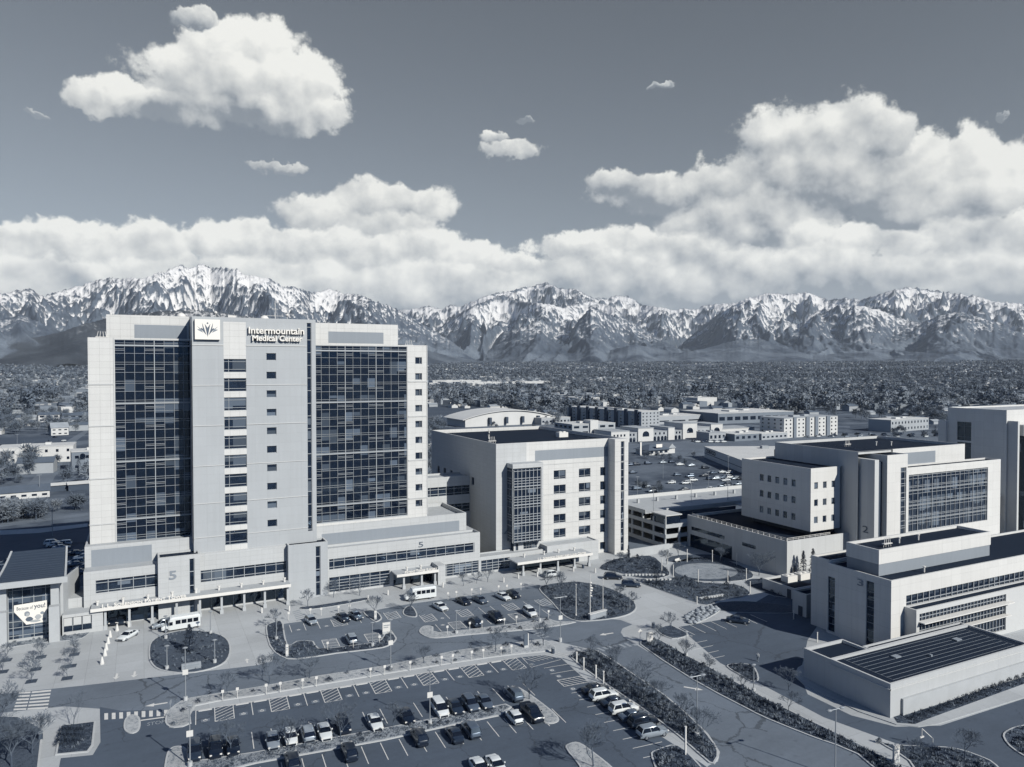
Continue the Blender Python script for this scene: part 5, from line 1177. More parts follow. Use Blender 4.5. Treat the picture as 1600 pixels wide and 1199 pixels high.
main = [('sedan', 'silver', (426,1163), AD, 'silver sedan, first of four pale cars standing side by side in the upper row'), ('hatch', 'white', (454,1158), AD, 'white hatchback, second of four pale cars side by side in the upper row'),
 ('suv', 'silver', (481,1152), AU, 'silver estate seen from behind, third of four pale cars side by side'), ('sedan', 'white', (507,1149), AD, 'white sedan, last of four pale cars side by side, next to a black SUV'),
 ('suv', 'black', (536,1139), AD, 'black SUV partly behind a bare tree, beside the four pale cars'), ('sedan', 'white', (586,1134), AD, 'white sedan with an empty bay on either side'), ('sedan', 'black', (635,1124), AD, 'black sedan in the upper row between a white sedan and a lamp post'),
 ('van', 'white', (687,1113), AD, 'white minivan parked right beside the tall lamp post'), ('sedan', 'dark', (711,1110), AD, 'dark sedan parked beside the white minivan'), ('suv', 'grey', (735,1106), AD, 'grey SUV in the upper row between a dark sedan and a grey sedan'), ('sedan', 'grey', (757,1102), AD, 'grey sedan, last in the upper row before the empty bays'),
 ('suv', 'grey', (803,1090), AU, 'grey SUV at the tip of the rounded gravel island'), ('suv', 'dark', (304,1181), AD, 'dark grey car, leftmost of three dark cars behind the lamp post'), ('suv', 'black', (337,1176), AD, 'black car, middle one of three dark cars in the upper row'), ('sedan', 'black', (364,1171), AD, 'black sedan, right one of three dark cars, behind a thin tree'),
 ('suv', 'black', (457,1196), AU, 'black SUV cut by the bottom edge below the planted strip'), ('suv', 'black', (546,1181), AU, 'black SUV in the lower row with empty bays to its right'), ('suv', 'black', (655,1158), AU, 'black SUV in the lower row at the foot of the lamp post'),
 ('sedan', 'dark', (710,1153), AU, 'dark sedan in the lower row next to a grey SUV'), ('suv', 'grey', (736,1146), AU, 'dark grey SUV in the lower row next to a dark sedan'), ('hatch', 'white', (803,1125), AU, 'white hatchback parked beside a black pickup'), ('truck', 'black', (831,1120), AD, 'black pickup truck beside the rounded gravel island'),
 ('sedan', 'white', (749,1206), AD, 'left of two white cars cut off by the bottom of the picture'), ('sedan', 'white', (775,1202), AD, 'right of two white cars cut off by the bottom of the picture')]
for t, c_, p_, a_, l_ in main: car(t, c_, p_, a_, l_, grp, z=.014)
an = math.atan2(-en[1], -en[0])
for t, c_, p_, l_ in (('sedan', 'black', (931,1082), 'black sedan, first in the slanting row beside the path'), ('suv', 'white', (943,1092), 'white SUV, second in the slanting row beside the path'), ('sedan', 'dark', (961,1102), 'dark grey estate between two white SUVs in the slanting row'), ('suv', 'white', (974,1113), 'white SUV, fourth in the slanting row beside the path'),
 ('sedan', 'grey', (990,1124), 'grey sedan after the second white SUV in the slanting row'), ('suv', 'black', (1005,1134), 'black SUV next to last in the slanting row'), ('suv', 'silver', (1019,1150), 'pale silver SUV at the near end of the slanting row')): car(t, c_, p_, an, l_, 'cars in the slanting row beside the path', z=.014)
for t, c_, p_, a_, l_ in (('hatch', 'silver', (486,974), AD+.2, 'silver hatchback alone at the left of the upper small lot'), ('sedan', 'dark', (536,969), AD+.2, 'dark sedan, left of a pair in the upper small lot'), ('sedan', 'grey', (556,966), AD+.2, 'dark grey sedan, right of a pair in the upper small lot'), ('suv', 'silver', (549,1003), AU, 'silver SUV parked head in beside the white sign of the small lot'),
 ('sedan', 'white', (688,952), AD+.2, 'pale sedan parked below the second white shuttle bus'), ('sedan', 'black', (724,943), AD+.2, 'black sedan, left of a pair before the surgery entrance'), ('sedan', 'grey', (750,941), AD+.2, 'grey sedan, right of a pair before the surgery entrance'), ('sedan', 'white', (786,936), AD+.2, 'white sedan touching the shade of a black hatchback in the middle lot'), ('hatch', 'black', (802,933), AD+.2, 'black hatchback at the end of the middle lot'),
 ('suv', 'dark', (742,977), AU, 'dark SUV half behind a bare tree in the middle lot'), ('truck', 'black', (775,969), AD, 'large black pickup in the middle lot'), ('suv', 'white', (828,961), AD, 'white SUV with roof rails facing the flag island')): car(t, c_, p_, a_, l_, 'cars in the small lots before the entrances', z=.014)
car('sedan', 'white', (200,997), -2.2, 'white sedan driving round the drop-off loop', name='moving_car')
car('suv', 'silver', (256,980), LA+math.pi+.25, 'silver SUV half hidden behind the first shuttle bus')
car('suv', 'white', (863,901), LA+.05, 'white SUV with roof box standing at the heart centre canopy')
car('suv', 'black', (958,905), LA-.45, 'black SUV, farther of two dark cars on the curved drive', name='moving_car'); car('suv', 'dark', (986,917), LA-.5, 'dark SUV, nearer of two dark cars on the curved drive', name='moving_car')
car('sedan', 'dark', (1153,973), LA-.75, 'dark sedan in the shaded corner of the east lot')
for t, c_, p_, l_ in (('hatch', 'grey', (168,975), 'small grey car under the left end of the canopy'), ('suv', 'black', (178,974), 'black car in the middle of three under the canopy'), ('suv', 'dark', (191,973), 'dark car with a pale bonnet, right of three under the canopy')): car(t, c_, p_, AD, l_, 'cars under the tower canopy')
# shuttle buses
def bus(px, ang, label):
    g = G(*px); r = thing('shuttle_bus', label, 'bus', (g[0], g[1], .012), ang)
    mb = MB(); L = 7.4; hw = 1.12
    def ring(x, z0, z1, w): return [(x, -w, z0), (x, -w, z1-.28), (x, -w*.8, z1), (x, w*.8, z1), (x, w, z1-.28), (x, w, z0)]
    mb.loft([ring(-3.7, .45, 2.65, hw*.97), ring(-3.5, .4, 2.85, hw), ring(1.6, .4, 2.85, hw), ring(2.0, .4, 2.70, hw), ring(2.35, .45, 2.05, hw*.92)]); mb.loft([ring(2.36, .45, 1.45, hw*.86), ring(3.3, .5, 1.25, hw*.8), ring(3.6, .5, 1.05, hw*.72)])
    mb.build('bus_body', ['paint_white'], r, fix=True)
    mb = MB()
    for s in (-1, 1):
        for k in range(4): mb = MB(); mb.box(-3.3+k*1.12, -2.35+k*1.12, s*(hw+.005), s*(hw+.02), 1.45, 2.25); mb.build('window', ['car_glass'], r)
        mb = MB(); mb.box(1.55, 2.2, s*(hw*.96), s*(hw+.02), 1.35, 2.05); mb.build('window', ['car_glass'], r)
    mb = MB(); mb.box(-3.72, -3.71, -.6, .6, 1.5, 2.2); mb.build('window', ['car_glass'], r); mb = MB(); mb.face([(2.42, -.9, 1.46), (2.42, .9, 1.46), (2.12, .85, 2.1), (2.12, -.85, 2.1)]); mb.build('windscreen', ['car_glass'], r)
    wm = carmeshes('truck')[4]
    for x in (2.75, -2.2):
        for s in (-1, 1): o = bpy.data.objects.new('wheel', wm); COL.objects.link(o); o.parent = r; o.location = (x, s*.92, .4)
    for s in (-1, 1):
        mb = MB(); mb.box(3.48, 3.63, s*.45, s*.75, .85, 1.05); mb.build('headlight', ['lamp_clear'], r)
        mb = MB(); mb.box(2.3, 2.4, s*1.12, s*1.42, 1.5, 1.95); mb.build('mirror', ['trim_black'], r)
bus((282,983), LA+math.pi+.12, 'white shuttle bus at the drop-off loop before the tower'); bus((656,936), LA+math.pi+.02, 'white shuttle bus stopped by the surgery entrance')
# far lots
rc = random.Random(11); cols = ['white', 'silver', 'grey', 'dark', 'black', 'black', 'white']
cn_ = {'white': 'white', 'silver': 'silver', 'grey': 'grey', 'dark': 'dark', 'black': 'black'}
farA = [(95,310), (165,305), (285,295), (440,285), (530,280), (615,305), (730,315), (880,340), (125,390), (590,415), (720,430), (870,420), (965,395), (1060,385), (1120,390), (930,455), (985,455), (1070,440), (1135,440), (1090,470), (1190,455), (1240,455), (525,495), (675,500), (750,470), (940,560), (1030,550), (1100,520), (1130,540), (1230,510), (1170,590), (265,535), (170,560), (330,585), (660,570), (1245,580)]
for i, (x, y) in enumerate(farA):
    c_ = rc.choice(cols); t = rc.choice(['sedan', 'suv', 'suv', 'hatch']); p = (970+x/6.66, 680+y/6.66+1.5)
    car(t, c_, p, rc.choice([0, math.pi])+rc.uniform(-.05, .05)-.1, f'small {cn_[c_]} car in the open lot behind the garage, {ordn(i)} scattered one', 'cars in the open lot behind the garage', far=True, z=.05)
farB = [(90,305), (70,372), (650,90), (690,103), (720,122), (740,82), (905,188), (970,232), (910,322), (980,357), (940,412), (880,300), (1000,190), (620,70)]
for i, (x, y) in enumerate(farB):
    c_ = rc.choice(['white', 'silver', 'grey', 'dark']); car(rc.choice(['sedan', 'suv']), c_, (x/7.5, 840+y/7.5+2), LA+rc.choice([0, math.pi]), f'{cn_[c_]} car in the shaded lot behind the pavilion, {ordn(i)} one', 'cars in the shaded lot behind the pavilion', far=True)
for i in range(44):
    c_ = rc.choice(cols); row = i % 3; x = 1178+(i//3)*20.5+rc.uniform(-3, 3)
    car(rc.choice(['sedan', 'suv', 'van']), c_, (x, 679.5+row*1.9+rc.uniform(-.2, .2)), rc.choice([0, math.pi/2]), f'tiny {cn_[c_]} car in the crowded lot before the hotel', 'cars in the lot before the hotel', far=True, z=.05)
for i in range(10): c_ = rc.choice(cols); car('sedan', c_, (1085+i*5.1, 690.5+(i % 2)), 0, f'tiny {cn_[c_]} car standing before the shopping arcade', 'cars before the shopping arcade', far=True, z=.05)
for i, (x, y, c_) in enumerate(((86,684,'black'), (100,690,'white'), (22,782,'grey'), (48,787,'white'), (1000,693,'white'), (985,690,'silver'))): car('sedan', c_, (x, y), 1.2, f'{cn_[c_]} car on a far street, {ordn(i)} counted from the left half', 'cars on far streets', far=True, z=.05)
# ================================================================ trees, shrubs, furniture
plain('bark', .085, .9, 0, .2, 2); plain('twig', .13, .9, 0, .15, 1); plain('needle', .032, .9, 0, .35, 1.5); plain('needle_mid', .055, .9, 0, .35, 1.5); plain('leaf_dark', .045, .9, 0, .4, 1.2); plain('leaf_pale', .14, .9, 0, .3, 1.2); plain('straw', .20, .9, 0, .25, 2); plain('stone', .30, .85, 0, .3, .8)
plain('post_white', .62, .5, 0, .03); plain('lamp_metal', .34, .45, .3, .05)
def bare_tree(seed, H=6.0, spread=.55, depth=6, r0=.10, fork=.25, twigs=1):
    """trunk and a crown of forking branches; the crown is one mesh of many thin limbs"""
    rg = random.Random(seed); trunk = MB(); crown = MB()
    def limb(mb, a, b_, ra, rb, n): mb.tube(a, b_, ra, n, 0, rb)
    def grow(p, d, l, r, k):
        e = p+d*l; n = 5 if k == 0 else (4 if k < 2 else 3)
        limb(crown if k else trunk, p, e, max(r, .016), max(r*.68, .013), n)
        if k >= depth:
            return
        m_ = 3 if k < 4 or rg.random() < .7 else 2
        if k == 0: m_ = 4
        for i in range(m_):
            ax = Vector((rg.gauss(0, 1), rg.gauss(0, 1), rg.gauss(0, .35))).normalized()
            nd = (d+ax*spread*rg.uniform(.7, 1.5)); nd.z += .10*(k < 4); nd.normalize()
            if nd.z < -.05: nd.z = abs(nd.z)
            grow(e if rg.random() < .8 else p+d*l*rg.uniform(.5, .95), nd.normalized(), l*rg.uniform(.62, .86)*(1.0 if k else .62/fork*.5), r*.60, k+1)
    grow(Vector((0, 0, 0)), Vector((rg.uniform(-.05, .05), rg.uniform(-.05, .05), 1)).normalized(), H*fork, r0, 0)
    return trunk.mesh('trunk', ['bark']), crown.mesh('crown', ['twig'])
def leafcloud(mb, c, rad, n, rg, size, m=0, shape=None):
    for i in range(n):
        while True:
            q = Vector((rg.uniform(-1, 1), rg.uniform(-1, 1), rg.uniform(-1, 1)))
            if q.length < 1: break
        q = q*(q.length**-.35 if q.length > .05 else 1)
        p = Vector((c[0]+q.x*rad[0], c[1]+q.y*rad[1], c[2]+q.z*rad[2]))
        a = Vector((rg.gauss(0, 1), rg.gauss(0, 1), rg.gauss(0, 1))).normalized()*size*rg.uniform(.6, 1.4); b_ = Vector((rg.gauss(0, 1), rg.gauss(0, 1), rg.gauss(0, 1))).normalized()*size*rg.uniform(.5, 1.1)
        mb.face([p, p+a, p+b_], m)
def conifer(seed, H, W_, n=900, round_=False):
    rg = random.Random(seed); mb = MB(); t = MB(); t.tube((0, 0, 0), (0, 0, H*.9), H*.022+.05, 5, 0, .03)
    for i in range(n):
        z = rg.random()**.8; env = (1-z)**.75 if not round_ else math.sqrt(max(0, 1-(2*z-1)**2))
        tier = .78+.22*math.cos(z*H*5.5); a = rg.uniform(0, 6.283); r = W_*env*tier*(.35+.65*math.sqrt(rg.random()))+.02
        p = Vector((r*math.cos(a), r*math.sin(a), .06*H+z*H*.94-r*.22)); o = Vector((math.cos(a), math.sin(a), -.35+rg.uniform(-.3, .3)))*rg.uniform(.25, .5)*max(.5, H/9)
        sd = Vector((-math.sin(a), math.cos(a), rg.uniform(-.3, .3)))*rg.uniform(.1, .22)*max(.5, H/9); mb.face([p-o*.3+sd, p-o*.3-sd, p+o])
    return t.mesh('trunk', ['bark']), mb.mesh('crown', ['needle'])
def shrub(seed, r, h, n, mat, size=.16):
    rg = random.Random(seed); mb = MB()
    for i in range(n):
        a = rg.uniform(0, 6.283); el_ = rg.uniform(-.1, 1.5); k = rg.uniform(.55, 1.0)*(1+.18*math.sin(3*a+seed))
        p = Vector((r*k*math.cos(a)*math.cos(el_), r*k*math.sin(a)*math.cos(el_), h*k*math.sin(el_)+.05))
        d = Vector((rg.gauss(0, 1), rg.gauss(0, 1), rg.gauss(.4, 1))).normalized()*size*rg.uniform(.7, 1.6); e = Vector((rg.gauss(0, 1), rg.gauss(0, 1), rg.gauss(0, 1))).normalized()*size*.6
        mb.face([p-e, p+e, p+d])
    return mb.mesh('shrub', [mat])
BT = [bare_tree(s, 5.6, sp, 6, .10) for s, sp in ((1, .55), (2, .62), (3, .5), (4, .7))]
TH = [bare_tree(s, 6.6, .5, 4, .07) for s in (21, 22, 23, 24)]
BIG = [bare_tree(s, 8.5, .6, 7, .16) for s in (11, 12)]
def tree(px, kind, label, group=None, sc=1.0, var=0, z=.02, world=None, name='bare_tree', cat='tree'):
    g = world or G(*px); r = thing(name, label, cat, (g[0], g[1], z), rnd.uniform(0, 6.28), group); r.scale = (sc, sc, sc*rnd.uniform(.92, 1.1))
    t, c = kind
    for nm, me in (('trunk', t), ('crown', c)): o = bpy.data.objects.new(nm, me); COL.objects.link(o); o.parent = r
    return r
def trow(pts, what, group, scs=(.8, 1.05), z=.12, thin=False):
    for i, p in enumerate(pts):
        tree(p, (TH if thin else BT)[i % 4], f'{ordn(i)} bare tree {what}' if len(pts) > 1 else f'bare tree {what}', group, rnd.uniform(*scs), z=z)
trow([(10,1032), (64,1027), (116,1023), (4,1050), (56,1046), (111,1041), (49,1065), (105,1060)], 'growing out of a square grate in the left plaza, counted by rows', 'young trees in the plaza grates', (.55, .75), .03)
trow([(355,1086), (421,1068), (484,1061), (662,1038), (774,1020), (849,1010)], 'from the left on the gravel strip along the road', 'trees on the gravel strip', (.75, .95))
trow([(360,1179), (450,1174), (532,1156), (614,1141)], 'from the left on the planted strip between the car rows', 'trees between the car rows', (.75, .95))
trow([(924,1026), (958,1052), (1001,1083), (1031,1104), (1069,1133), (1098,1160)], 'counted from the crossing in the bed left of the curved road', 'trees left of the curved road', (.7, .95))
trow([(1030,1010), (1072,1033), (1106,1053), (1160,1082), (1232,1115)], 'counted from the crossing in the bed right of the curved road', 'trees right of the curved road', (.65, .85))
trow([(481,948), (521,934), (562,931), (724,916), (745,912), (762,910)], 'from the left standing close before the podium windows', 'trees before the podium', (.6, .8), .05)
trow([(431,980), (585,962), (641,956)], 'from the left in the small kerbed beds of the entrance lots', 'trees in the entrance lot beds', (.7, .85))
trow([(854,922), (874,926), (912,950), (965,940), (984,951)], 'from the left in the flag island', 'trees in the flag island', (.7, .9))
trow([(1042,882), (1060,870), (1186,900), (1125,880)], 'in the garden beside the oval lawn, counted from the left', 'trees in the garden', (.8, 1.2))
trow([(1049,989), (1232,1080)], 'beside the east parking lot, counted from the crossing', 'trees beside the east lot', (.7, .9))
tree((827,1094), BT[2], 'bare tree on the rounded gravel island beside the black pickup', sc=1.0, z=.15); tree((927,1200), BT[1], 'bare tree on the gravel tongue at the bottom of the lot', sc=1.05, z=.15)
tree((1507,1188), BT[3], 'round bare tree at the bottom right in the bed by the junction', sc=.95, z=.15); tree((1436,1204), BT[0], 'bare tree cut by the bottom edge beside the bent gate arm', sc=.8, z=.15)
tree((115,1137), TH[1], 'wide pale bare tree over the small square hedge bed', sc=.85, z=.1); tree((18,1200), BIG[1], 'big bare tree in the bottom left corner', sc=.85, z=.1); tree((-6,1150), BIG[0], 'bare tree at the left edge above the lawn', sc=.8, z=.1); tree((50,1180), BT[1], 'smaller bare tree on the lawn beside the pale path', sc=1.1, z=.1)
tree((296,1020), conifer(5, 5.6, 1.9), 'dark evergreen in the middle of the oval grass island', name='evergreen_tree', z=.15)
for p, h, w_, l_ in (((1255,904), 7.0, 1.5, 'left of two pointed firs before the blank wall of building two'), ((1270,905), 8.0, 1.6, 'right and taller of two pointed firs before the blank wall of building two'), ((1242,903), 3.0, 1.0, 'low round evergreen left of the two firs')): tree(p, conifer(int(h*7), h, w_, 700), l_, name='fir_tree', z=.05)
tree((1026,914), conifer(31, 5.2, 1.3, 900, True), 'dark columnar evergreen beside the stepping stones', name='evergreen_tree', z=.05); tree((982,872), conifer(32, 3.4, .8, 400), 'small evergreen at the foot of the stair strip of building four', name='evergreen_tree', z=.05)
tree((968,880), BT[1], 'small dark branching tree at the right corner of building four', sc=.6, z=.05); tree((965,966), BT[1], 'bare shrub tree', sc=.01, z=-5) if False else None
# shrubs: individuals in the beds
SH = {'dark': [shrub(s, .75, .75, 150, 'leaf_dark') for s in (1, 2)], 'pale': [shrub(s, .55, .6, 120, 'straw', .2) for s in (3, 4)], 'mid': [shrub(s, .7, .6, 130, 'leaf_pale') for s in (5, 6)], 'ball': [shrub(9, 1.0, 1.15, 420, 'leaf_dark', .13)]}
from mathutils.geometry import tessellate_polygon
def inside(p, poly):
    x, y = p; c = False; n = len(poly)
    for i in range(n):
        x1, y1 = poly[i]; x2, y2 = poly[i-1]
        if (y1 > y) != (y2 > y) and x < (x2-x1)*(y-y1)/(y2-y1)+x1: c = not c
    return c
def scatter(poly, n, rg, mind=.9):
    xs = [p[0] for p in poly]; ys = [p[1] for p in poly]; out = []; t = 0
    while len(out) < n and t < n*60:
        t += 1; p = (rg.uniform(min(xs), max(xs)), rg.uniform(min(ys), max(ys)))
        if inside(p, poly) and all((p[0]-q[0])**2+(p[1]-q[1])**2 > mind*mind for q in out): out.append(p)
    return out
rs_ = random.Random(3); OV = G(1103, 893)
def plantbed(key, kinds, n, label, group, sc=(.6, 1.2), mind=1.0):
    q, z = BEDS[key]; q = inset(q, .4)
    for i, p in enumerate(scatter(q, n, rs_, mind)):
        if key == 'g3' and ((p[0]-OV[0])/9.2)**2+((p[1]-OV[1])/8)**2 < 1: continue
        k = rs_.choice(kinds); o = bpy.data.objects.new('shrub', rs_.choice(SH[k])); COL.objects.link(o); o.location = (p[0], p[1], z-.02); s = rs_.uniform(*sc); o.scale = (s, s, s*rs_.uniform(.8, 1.2)); o.rotation_euler = (0, 0, rs_.uniform(0, 6.28))
        put(o, label, 'shrub', group)
plantbed('K', ['dark', 'pale', 'pale', 'mid'], 52, 'clump of straw coloured or dark planting in the bed left of the curved road', 'clumps in the bed left of the curved road')
plantbed('M', ['dark', 'pale', 'pale', 'mid'], 52, 'clump of straw coloured or dark planting in the bed right of the curved road', 'clumps in the bed right of the curved road')
plantbed('strip', ['dark', 'mid'], 22, 'low dark shrub on the pale gravel strip', 'shrubs on the gravel strip', (.5, 1.0), 3)
plantbed('row', ['mid', 'dark', 'pale'], 26, 'tuft on the rough planted strip between the car rows', 'tufts between the car rows', (.35, .7), .8)
plantbed('A', ['dark', 'mid'], 16, 'low shrub in the kerbed bed round the upper small lot', 'shrubs round the upper small lot', (.5, .9))
plantbed('flag', ['mid', 'dark', 'mid'], 34, 'shrub in the planted flag island', 'shrubs in the flag island', (.6, 1.1), 1.1)
plantbed('oval', ['dark', 'pale'], 4, 'low planting on the oval grass island', 'planting on the oval island', (.4, .6))
plantbed('N', ['dark', 'pale'], 16, 'low clump in the bed at the bottom right junction', 'clumps at the junction'); plantbed('L', ['pale', 'dark'], 12, 'clump in the rounded bed at the end of the slanting path', 'clumps at the end of the path'); plantbed('O', ['dark', 'pale'], 8, 'low clump in the round island at the right edge', 'clumps in the round island')
for key, n in (('g1', 18), ('g2', 24), ('g3', 8), ('g4', 6)): plantbed(key, ['dark', 'mid', 'dark'], n, 'dark garden shrub between buildings four and two', 'shrubs in the garden', (.6, 1.2), 1.0)
plantbed('P2', ['dark', 'mid'], 9, 'low shrub in the triangular bed of the east lot', 'shrubs of the triangular bed'); plantbed('B', ['dark'], 7, 'dark shrub in the gravel border of the middle lot', 'shrubs of the gravel border', (.5, .8), 2)
plantbed('rk0', ['pale', 'mid'], 16, 'tuft in the stony bed before the pavilion', 'tufts before the pavilion', (.4, .7))
# low ground cover that nobody could count
gcv = MB(); rg_ = random.Random(21)
for key, n in (('oval', 160), ('K', 760), ('M', 900), ('flag', 700), ('g1', 300), ('g2', 500), ('g3', 160), ('A', 160), ('N', 260), ('L', 120), ('row', 420), ('rocks', 30), ('O', 120), ('P2', 50), ('front', 120), ('hedge', 20)):
    q, z = BEDS[key]; q = inset(q, .25)
    for p in scatter(q, n, rg_, .12):
        if key == 'g3' and ((p[0]-OV[0])/9.2)**2+((p[1]-OV[1])/8)**2 < 1: continue
        s = rg_.uniform(.18, .42)*(.55 if key == 'row' else 1); m_ = rg_.choice((0, 1, 2, 2))
        for k in range(9):
            a = rg_.uniform(0, 6.28); r = s*rg_.uniform(.1, .9); c = Vector((p[0]+r*math.cos(a), p[1]+r*math.sin(a), z)); t = Vector((math.cos(a)*s*.5, math.sin(a)*s*.5, s*rg_.uniform(.6, 1.3))); w = Vector((-math.sin(a), math.cos(a), 0))*s*.22
            gcv.face([c-w, c+w, c+t], m_)
stuff(gcv.build('ground_cover', ['leaf_dark', 'straw', 'leaf_pale']), 'low dead and evergreen ground cover filling the planting beds', 'ground cover')
for i in range(18):   # clipped balls before the low building
    a = np.array(G(1428, 1126)); b_ = np.array(G(1600, 1060)); p = a+(b_-a)*i/14; o = bpy.data.objects.new('clipped_shrub', SH['ball'][0]); COL.objects.link(o); o.location = (p[0], p[1], .15); o.scale = (.75, .75, .7); o.rotation_euler = (0, 0, i)
    put(o, f'{ordn(i)} clipped round shrub from the left before the low white building', 'shrub', 'clipped shrubs before the low building')
for i in range(9):
    p = G(100+(i % 3)*12+(i//3)*-3, 1145+(i//3)*9); o = bpy.data.objects.new('clipped_shrub', SH['ball'][0]); COL.objects.link(o); o.location = (p[0], p[1], .12); o.scale = (.9, .9, .8)
    put(o, f'{ordn(i)} clipped dark shrub of the three by three block, counted by rows', 'shrub', 'clipped shrubs in the square bed')
for i in range(9):
    p = G(520+i*7, 925-i*1.1); o = bpy.data.objects.new('clipped_shrub', SH['ball'][0]); COL.objects.link(o); o.location = (p[0], p[1], .0); o.scale = (.6, .6, .6)
    put(o, f'{ordn(i)} small dark shrub from the left under the low podium window', 'shrub', 'small shrubs under the podium window')
# stones
def stone(seed):
    rg = random.Random(seed); bm = bmesh.new(); bmesh.ops.create_icosphere(bm, subdivisions=2, radius=1)
    for v in bm.verts: v.co *= 1+.25*mnoise.noise(v.co*1.3+Vector((seed, 0, 0)))
    for v in bm.verts: v.co.z = max(-.4, v.co.z)*.55
    me = bpy.data.meshes.new('boulder'); bm.to_mesh(me); bm.free(); me.materials.append(MATS['stone']); return me
ST = [stone(s) for s in (1, 5, 9)]
q, z = BEDS['rocks']
for i, p in enumerate(scatter(q, 44, rs_, 1.0)):
    o = bpy.data.objects.new('boulder', ST[i % 3]); COL.objects.link(o); o.location = (p[0], p[1], z+.1); s = rs_.uniform(.35, .75); o.scale = (s, s*.8, s); o.rotation_euler = (0, 0, rs_.uniform(0, 6)); put(o, 'pale boulder in the rock bank above the east lot', 'boulder', 'boulders of the rock bank')
for j, (a, b_, n) in enumerate((((978,900), (1036,900), 12), ((992,908), (1046,907), 10), ((1095,937), (1128,932), 9))):
    for i in range(n):
        p = G(a[0]+(b_[0]-a[0])*i/(n-1), a[1]+(b_[1]-a[1])*i/(n-1)); mb = MB(); mb.box(-.45, .45, -.3, .3, 0, .45)
        if i == 0 and j == 0: bl = mb.mesh('stone_block', ['kerb_concrete'])
        o = bpy.data.objects.new('stone_block', bl); COL.objects.link(o); o.location = (p[0], p[1], .02); o.rotation_euler = (0, 0, .2); put(o, f'{ordn(i)} pale block in the {ORD[j]} row of garden seat stones', 'stone block', 'seat stones in the garden')
# ---------------------------------------------------------------- lamps, signs, posts
def lamp(px, h, label, heads=1, sign=False, base=True, group=None, thick=.09, arm=1.0, ang=None):
    g = G(*px); r = thing('street_lamp', label, 'lamp', (g[0], g[1], .01), LA if ang is None else ang, group)
    mb = MB()
    if base: mb.cyl((0, 0), .32, 0, .75, 12); mb.build('base', ['kerb_concrete'], r)
    mb = MB(); mb.tube((0, 0, .0 if not base else .7), (0, 0, h), thick, 8, 0, thick*.75)
    if heads == 2: mb.tube((-arm, 0, h), (arm, 0, h), .05)
    mb.build('pole', ['lamp_metal'], r)
    for s in ((-1, 1) if heads == 2 else ((0,) if heads == 1 else ())):
        mb = MB(); x = s*(arm+.1)
        rr = .42; mb.loft([[(x+rr*k*math.cos(a), .26*k*math.sin(a), h+dz_) for a in [i*math.pi/5 for i in range(10)]] for k, dz_ in ((.7, -.10), (1, -.02), (1, .06), (.5, .16))]); mb.build('lamp_head', ['lamp_metal'], r)
    if sign: mb = MB(); mb.box(-.42, .42, -.12, -.10, h*.50, h*.50+.85); mb.build('sign_plate', ['post_white'], r)
    return r
for p, h, l_, hd, sg_ in (((290,1096), 8.7, 'tall lamp post with a sign plate at the left tip of the gravel strip', 1, True), ((297,1199), 8.4, 'tall lamp post with a sign plate beside three dark cars', 1, True), ((610.5,1047), 9.0, 'tall lamp post with a sign plate on the gravel strip before the entrance lots', 1, True), ((671.7,1133), 8.4, 'tall lamp post with a sign plate beside the white minivan', 1, True),
    ((875.5,1003), 8.8, 'double headed lamp post with a sign at the east end of the entrance lots', 2, True), ((1088.7,1152), 9.0, 'double headed lamp post on the right edge of the bed by the curved road', 2, False), ((1305,1214), 9.0, 'double headed lamp post at the bottom right beside the curved road', 2, False),
    ((261,1047), 4.3, 'slender lamp at the lower left of the oval island', 1, False), ((335.5,1037), 4.3, 'slender lamp at the lower right of the oval island', 1, False), ((259,999), 4.6, 'slender lamp at the upper left of the oval island', 1, False), ((329,991), 4.6, 'slender lamp at the upper right of the oval island', 1, False),
    ((432,1001), 4.6, 'slender lamp in the bed left of the upper small lot', 1, False), ((582,1011), 4.7, 'slender lamp at the lower edge of the upper small lot', 1, False), ((843,972), 4.4, 'slender lamp in the gravel border near the white SUV', 1, False), ((713,991), 4.7, 'slender lamp in the gravel border of the middle lot', 1, False), ((984,953), 2.8, 'short lamp at the right tip of the flag island', 1, False),
    ((1177.5,1082), 4.6, 'lamp beside the triangular bed of the east lot', 1, False), ((1072,1026), 4.6, 'lamp at the edge of the bed beside the striped bays of the east lot', 1, False), ((546,962), 3.2, 'short lamp above the first row of the upper small lot', 1, False)):
    lamp(p, h, l_, hd, sg_, base=h > 4)
def post(px, h, label, w=.16, group='pale light columns', mat='post_white', name='light_column', cat='light column', z=.02):
    g = G(*px); mb = MB(); mb.box(-w/2, w/2, -w/2, w/2, 0, h); mb.box(-w*.7, w*.7, -w*.7, w*.7, h+.002, h+.10)
    o = mb.build(name, [mat]); o.location = (g[0], g[1], z); return put(o, label, cat, group)
for i, p in enumerate(((901,1036), (912,1047), (931,1060), (943,1068), (1071,1181))): post(p, [1.9, 2.1, 2.2, 2.0, 4.0][i], f'{ordn(i)} pale light column along the slanting path from the crossing', .2)
for i, (p, h) in enumerate((((1034,893), 3.3), ((1043,882), 3.4), ((1052,902), 3.1), ((1073.6,879), 3.6), ((1091,911), 3.2), ((1137,914), 3.4), ((1166,908), 3.1), ((1172,931), 3.3), ((1089,944), 1.6), ((1113,879), 3.3), ((1151,884), 3.2), ((1240,968), 1.8), ((1277,1004), 1.9))): post(p, h, f'{ordn(i)} thin light column in the garden, counted from the left', .15, 'light columns in the garden')
def signpost(px, label, group, h=1.75):
    g = G(*px); r = thing('sign_post', label, 'sign', (g[0], g[1], .1), LA+rnd.uniform(-.1, .1), group)
    for nm, me in SGN: o = bpy.data.objects.new(nm, me); COL.objects.link(o); o.parent = r
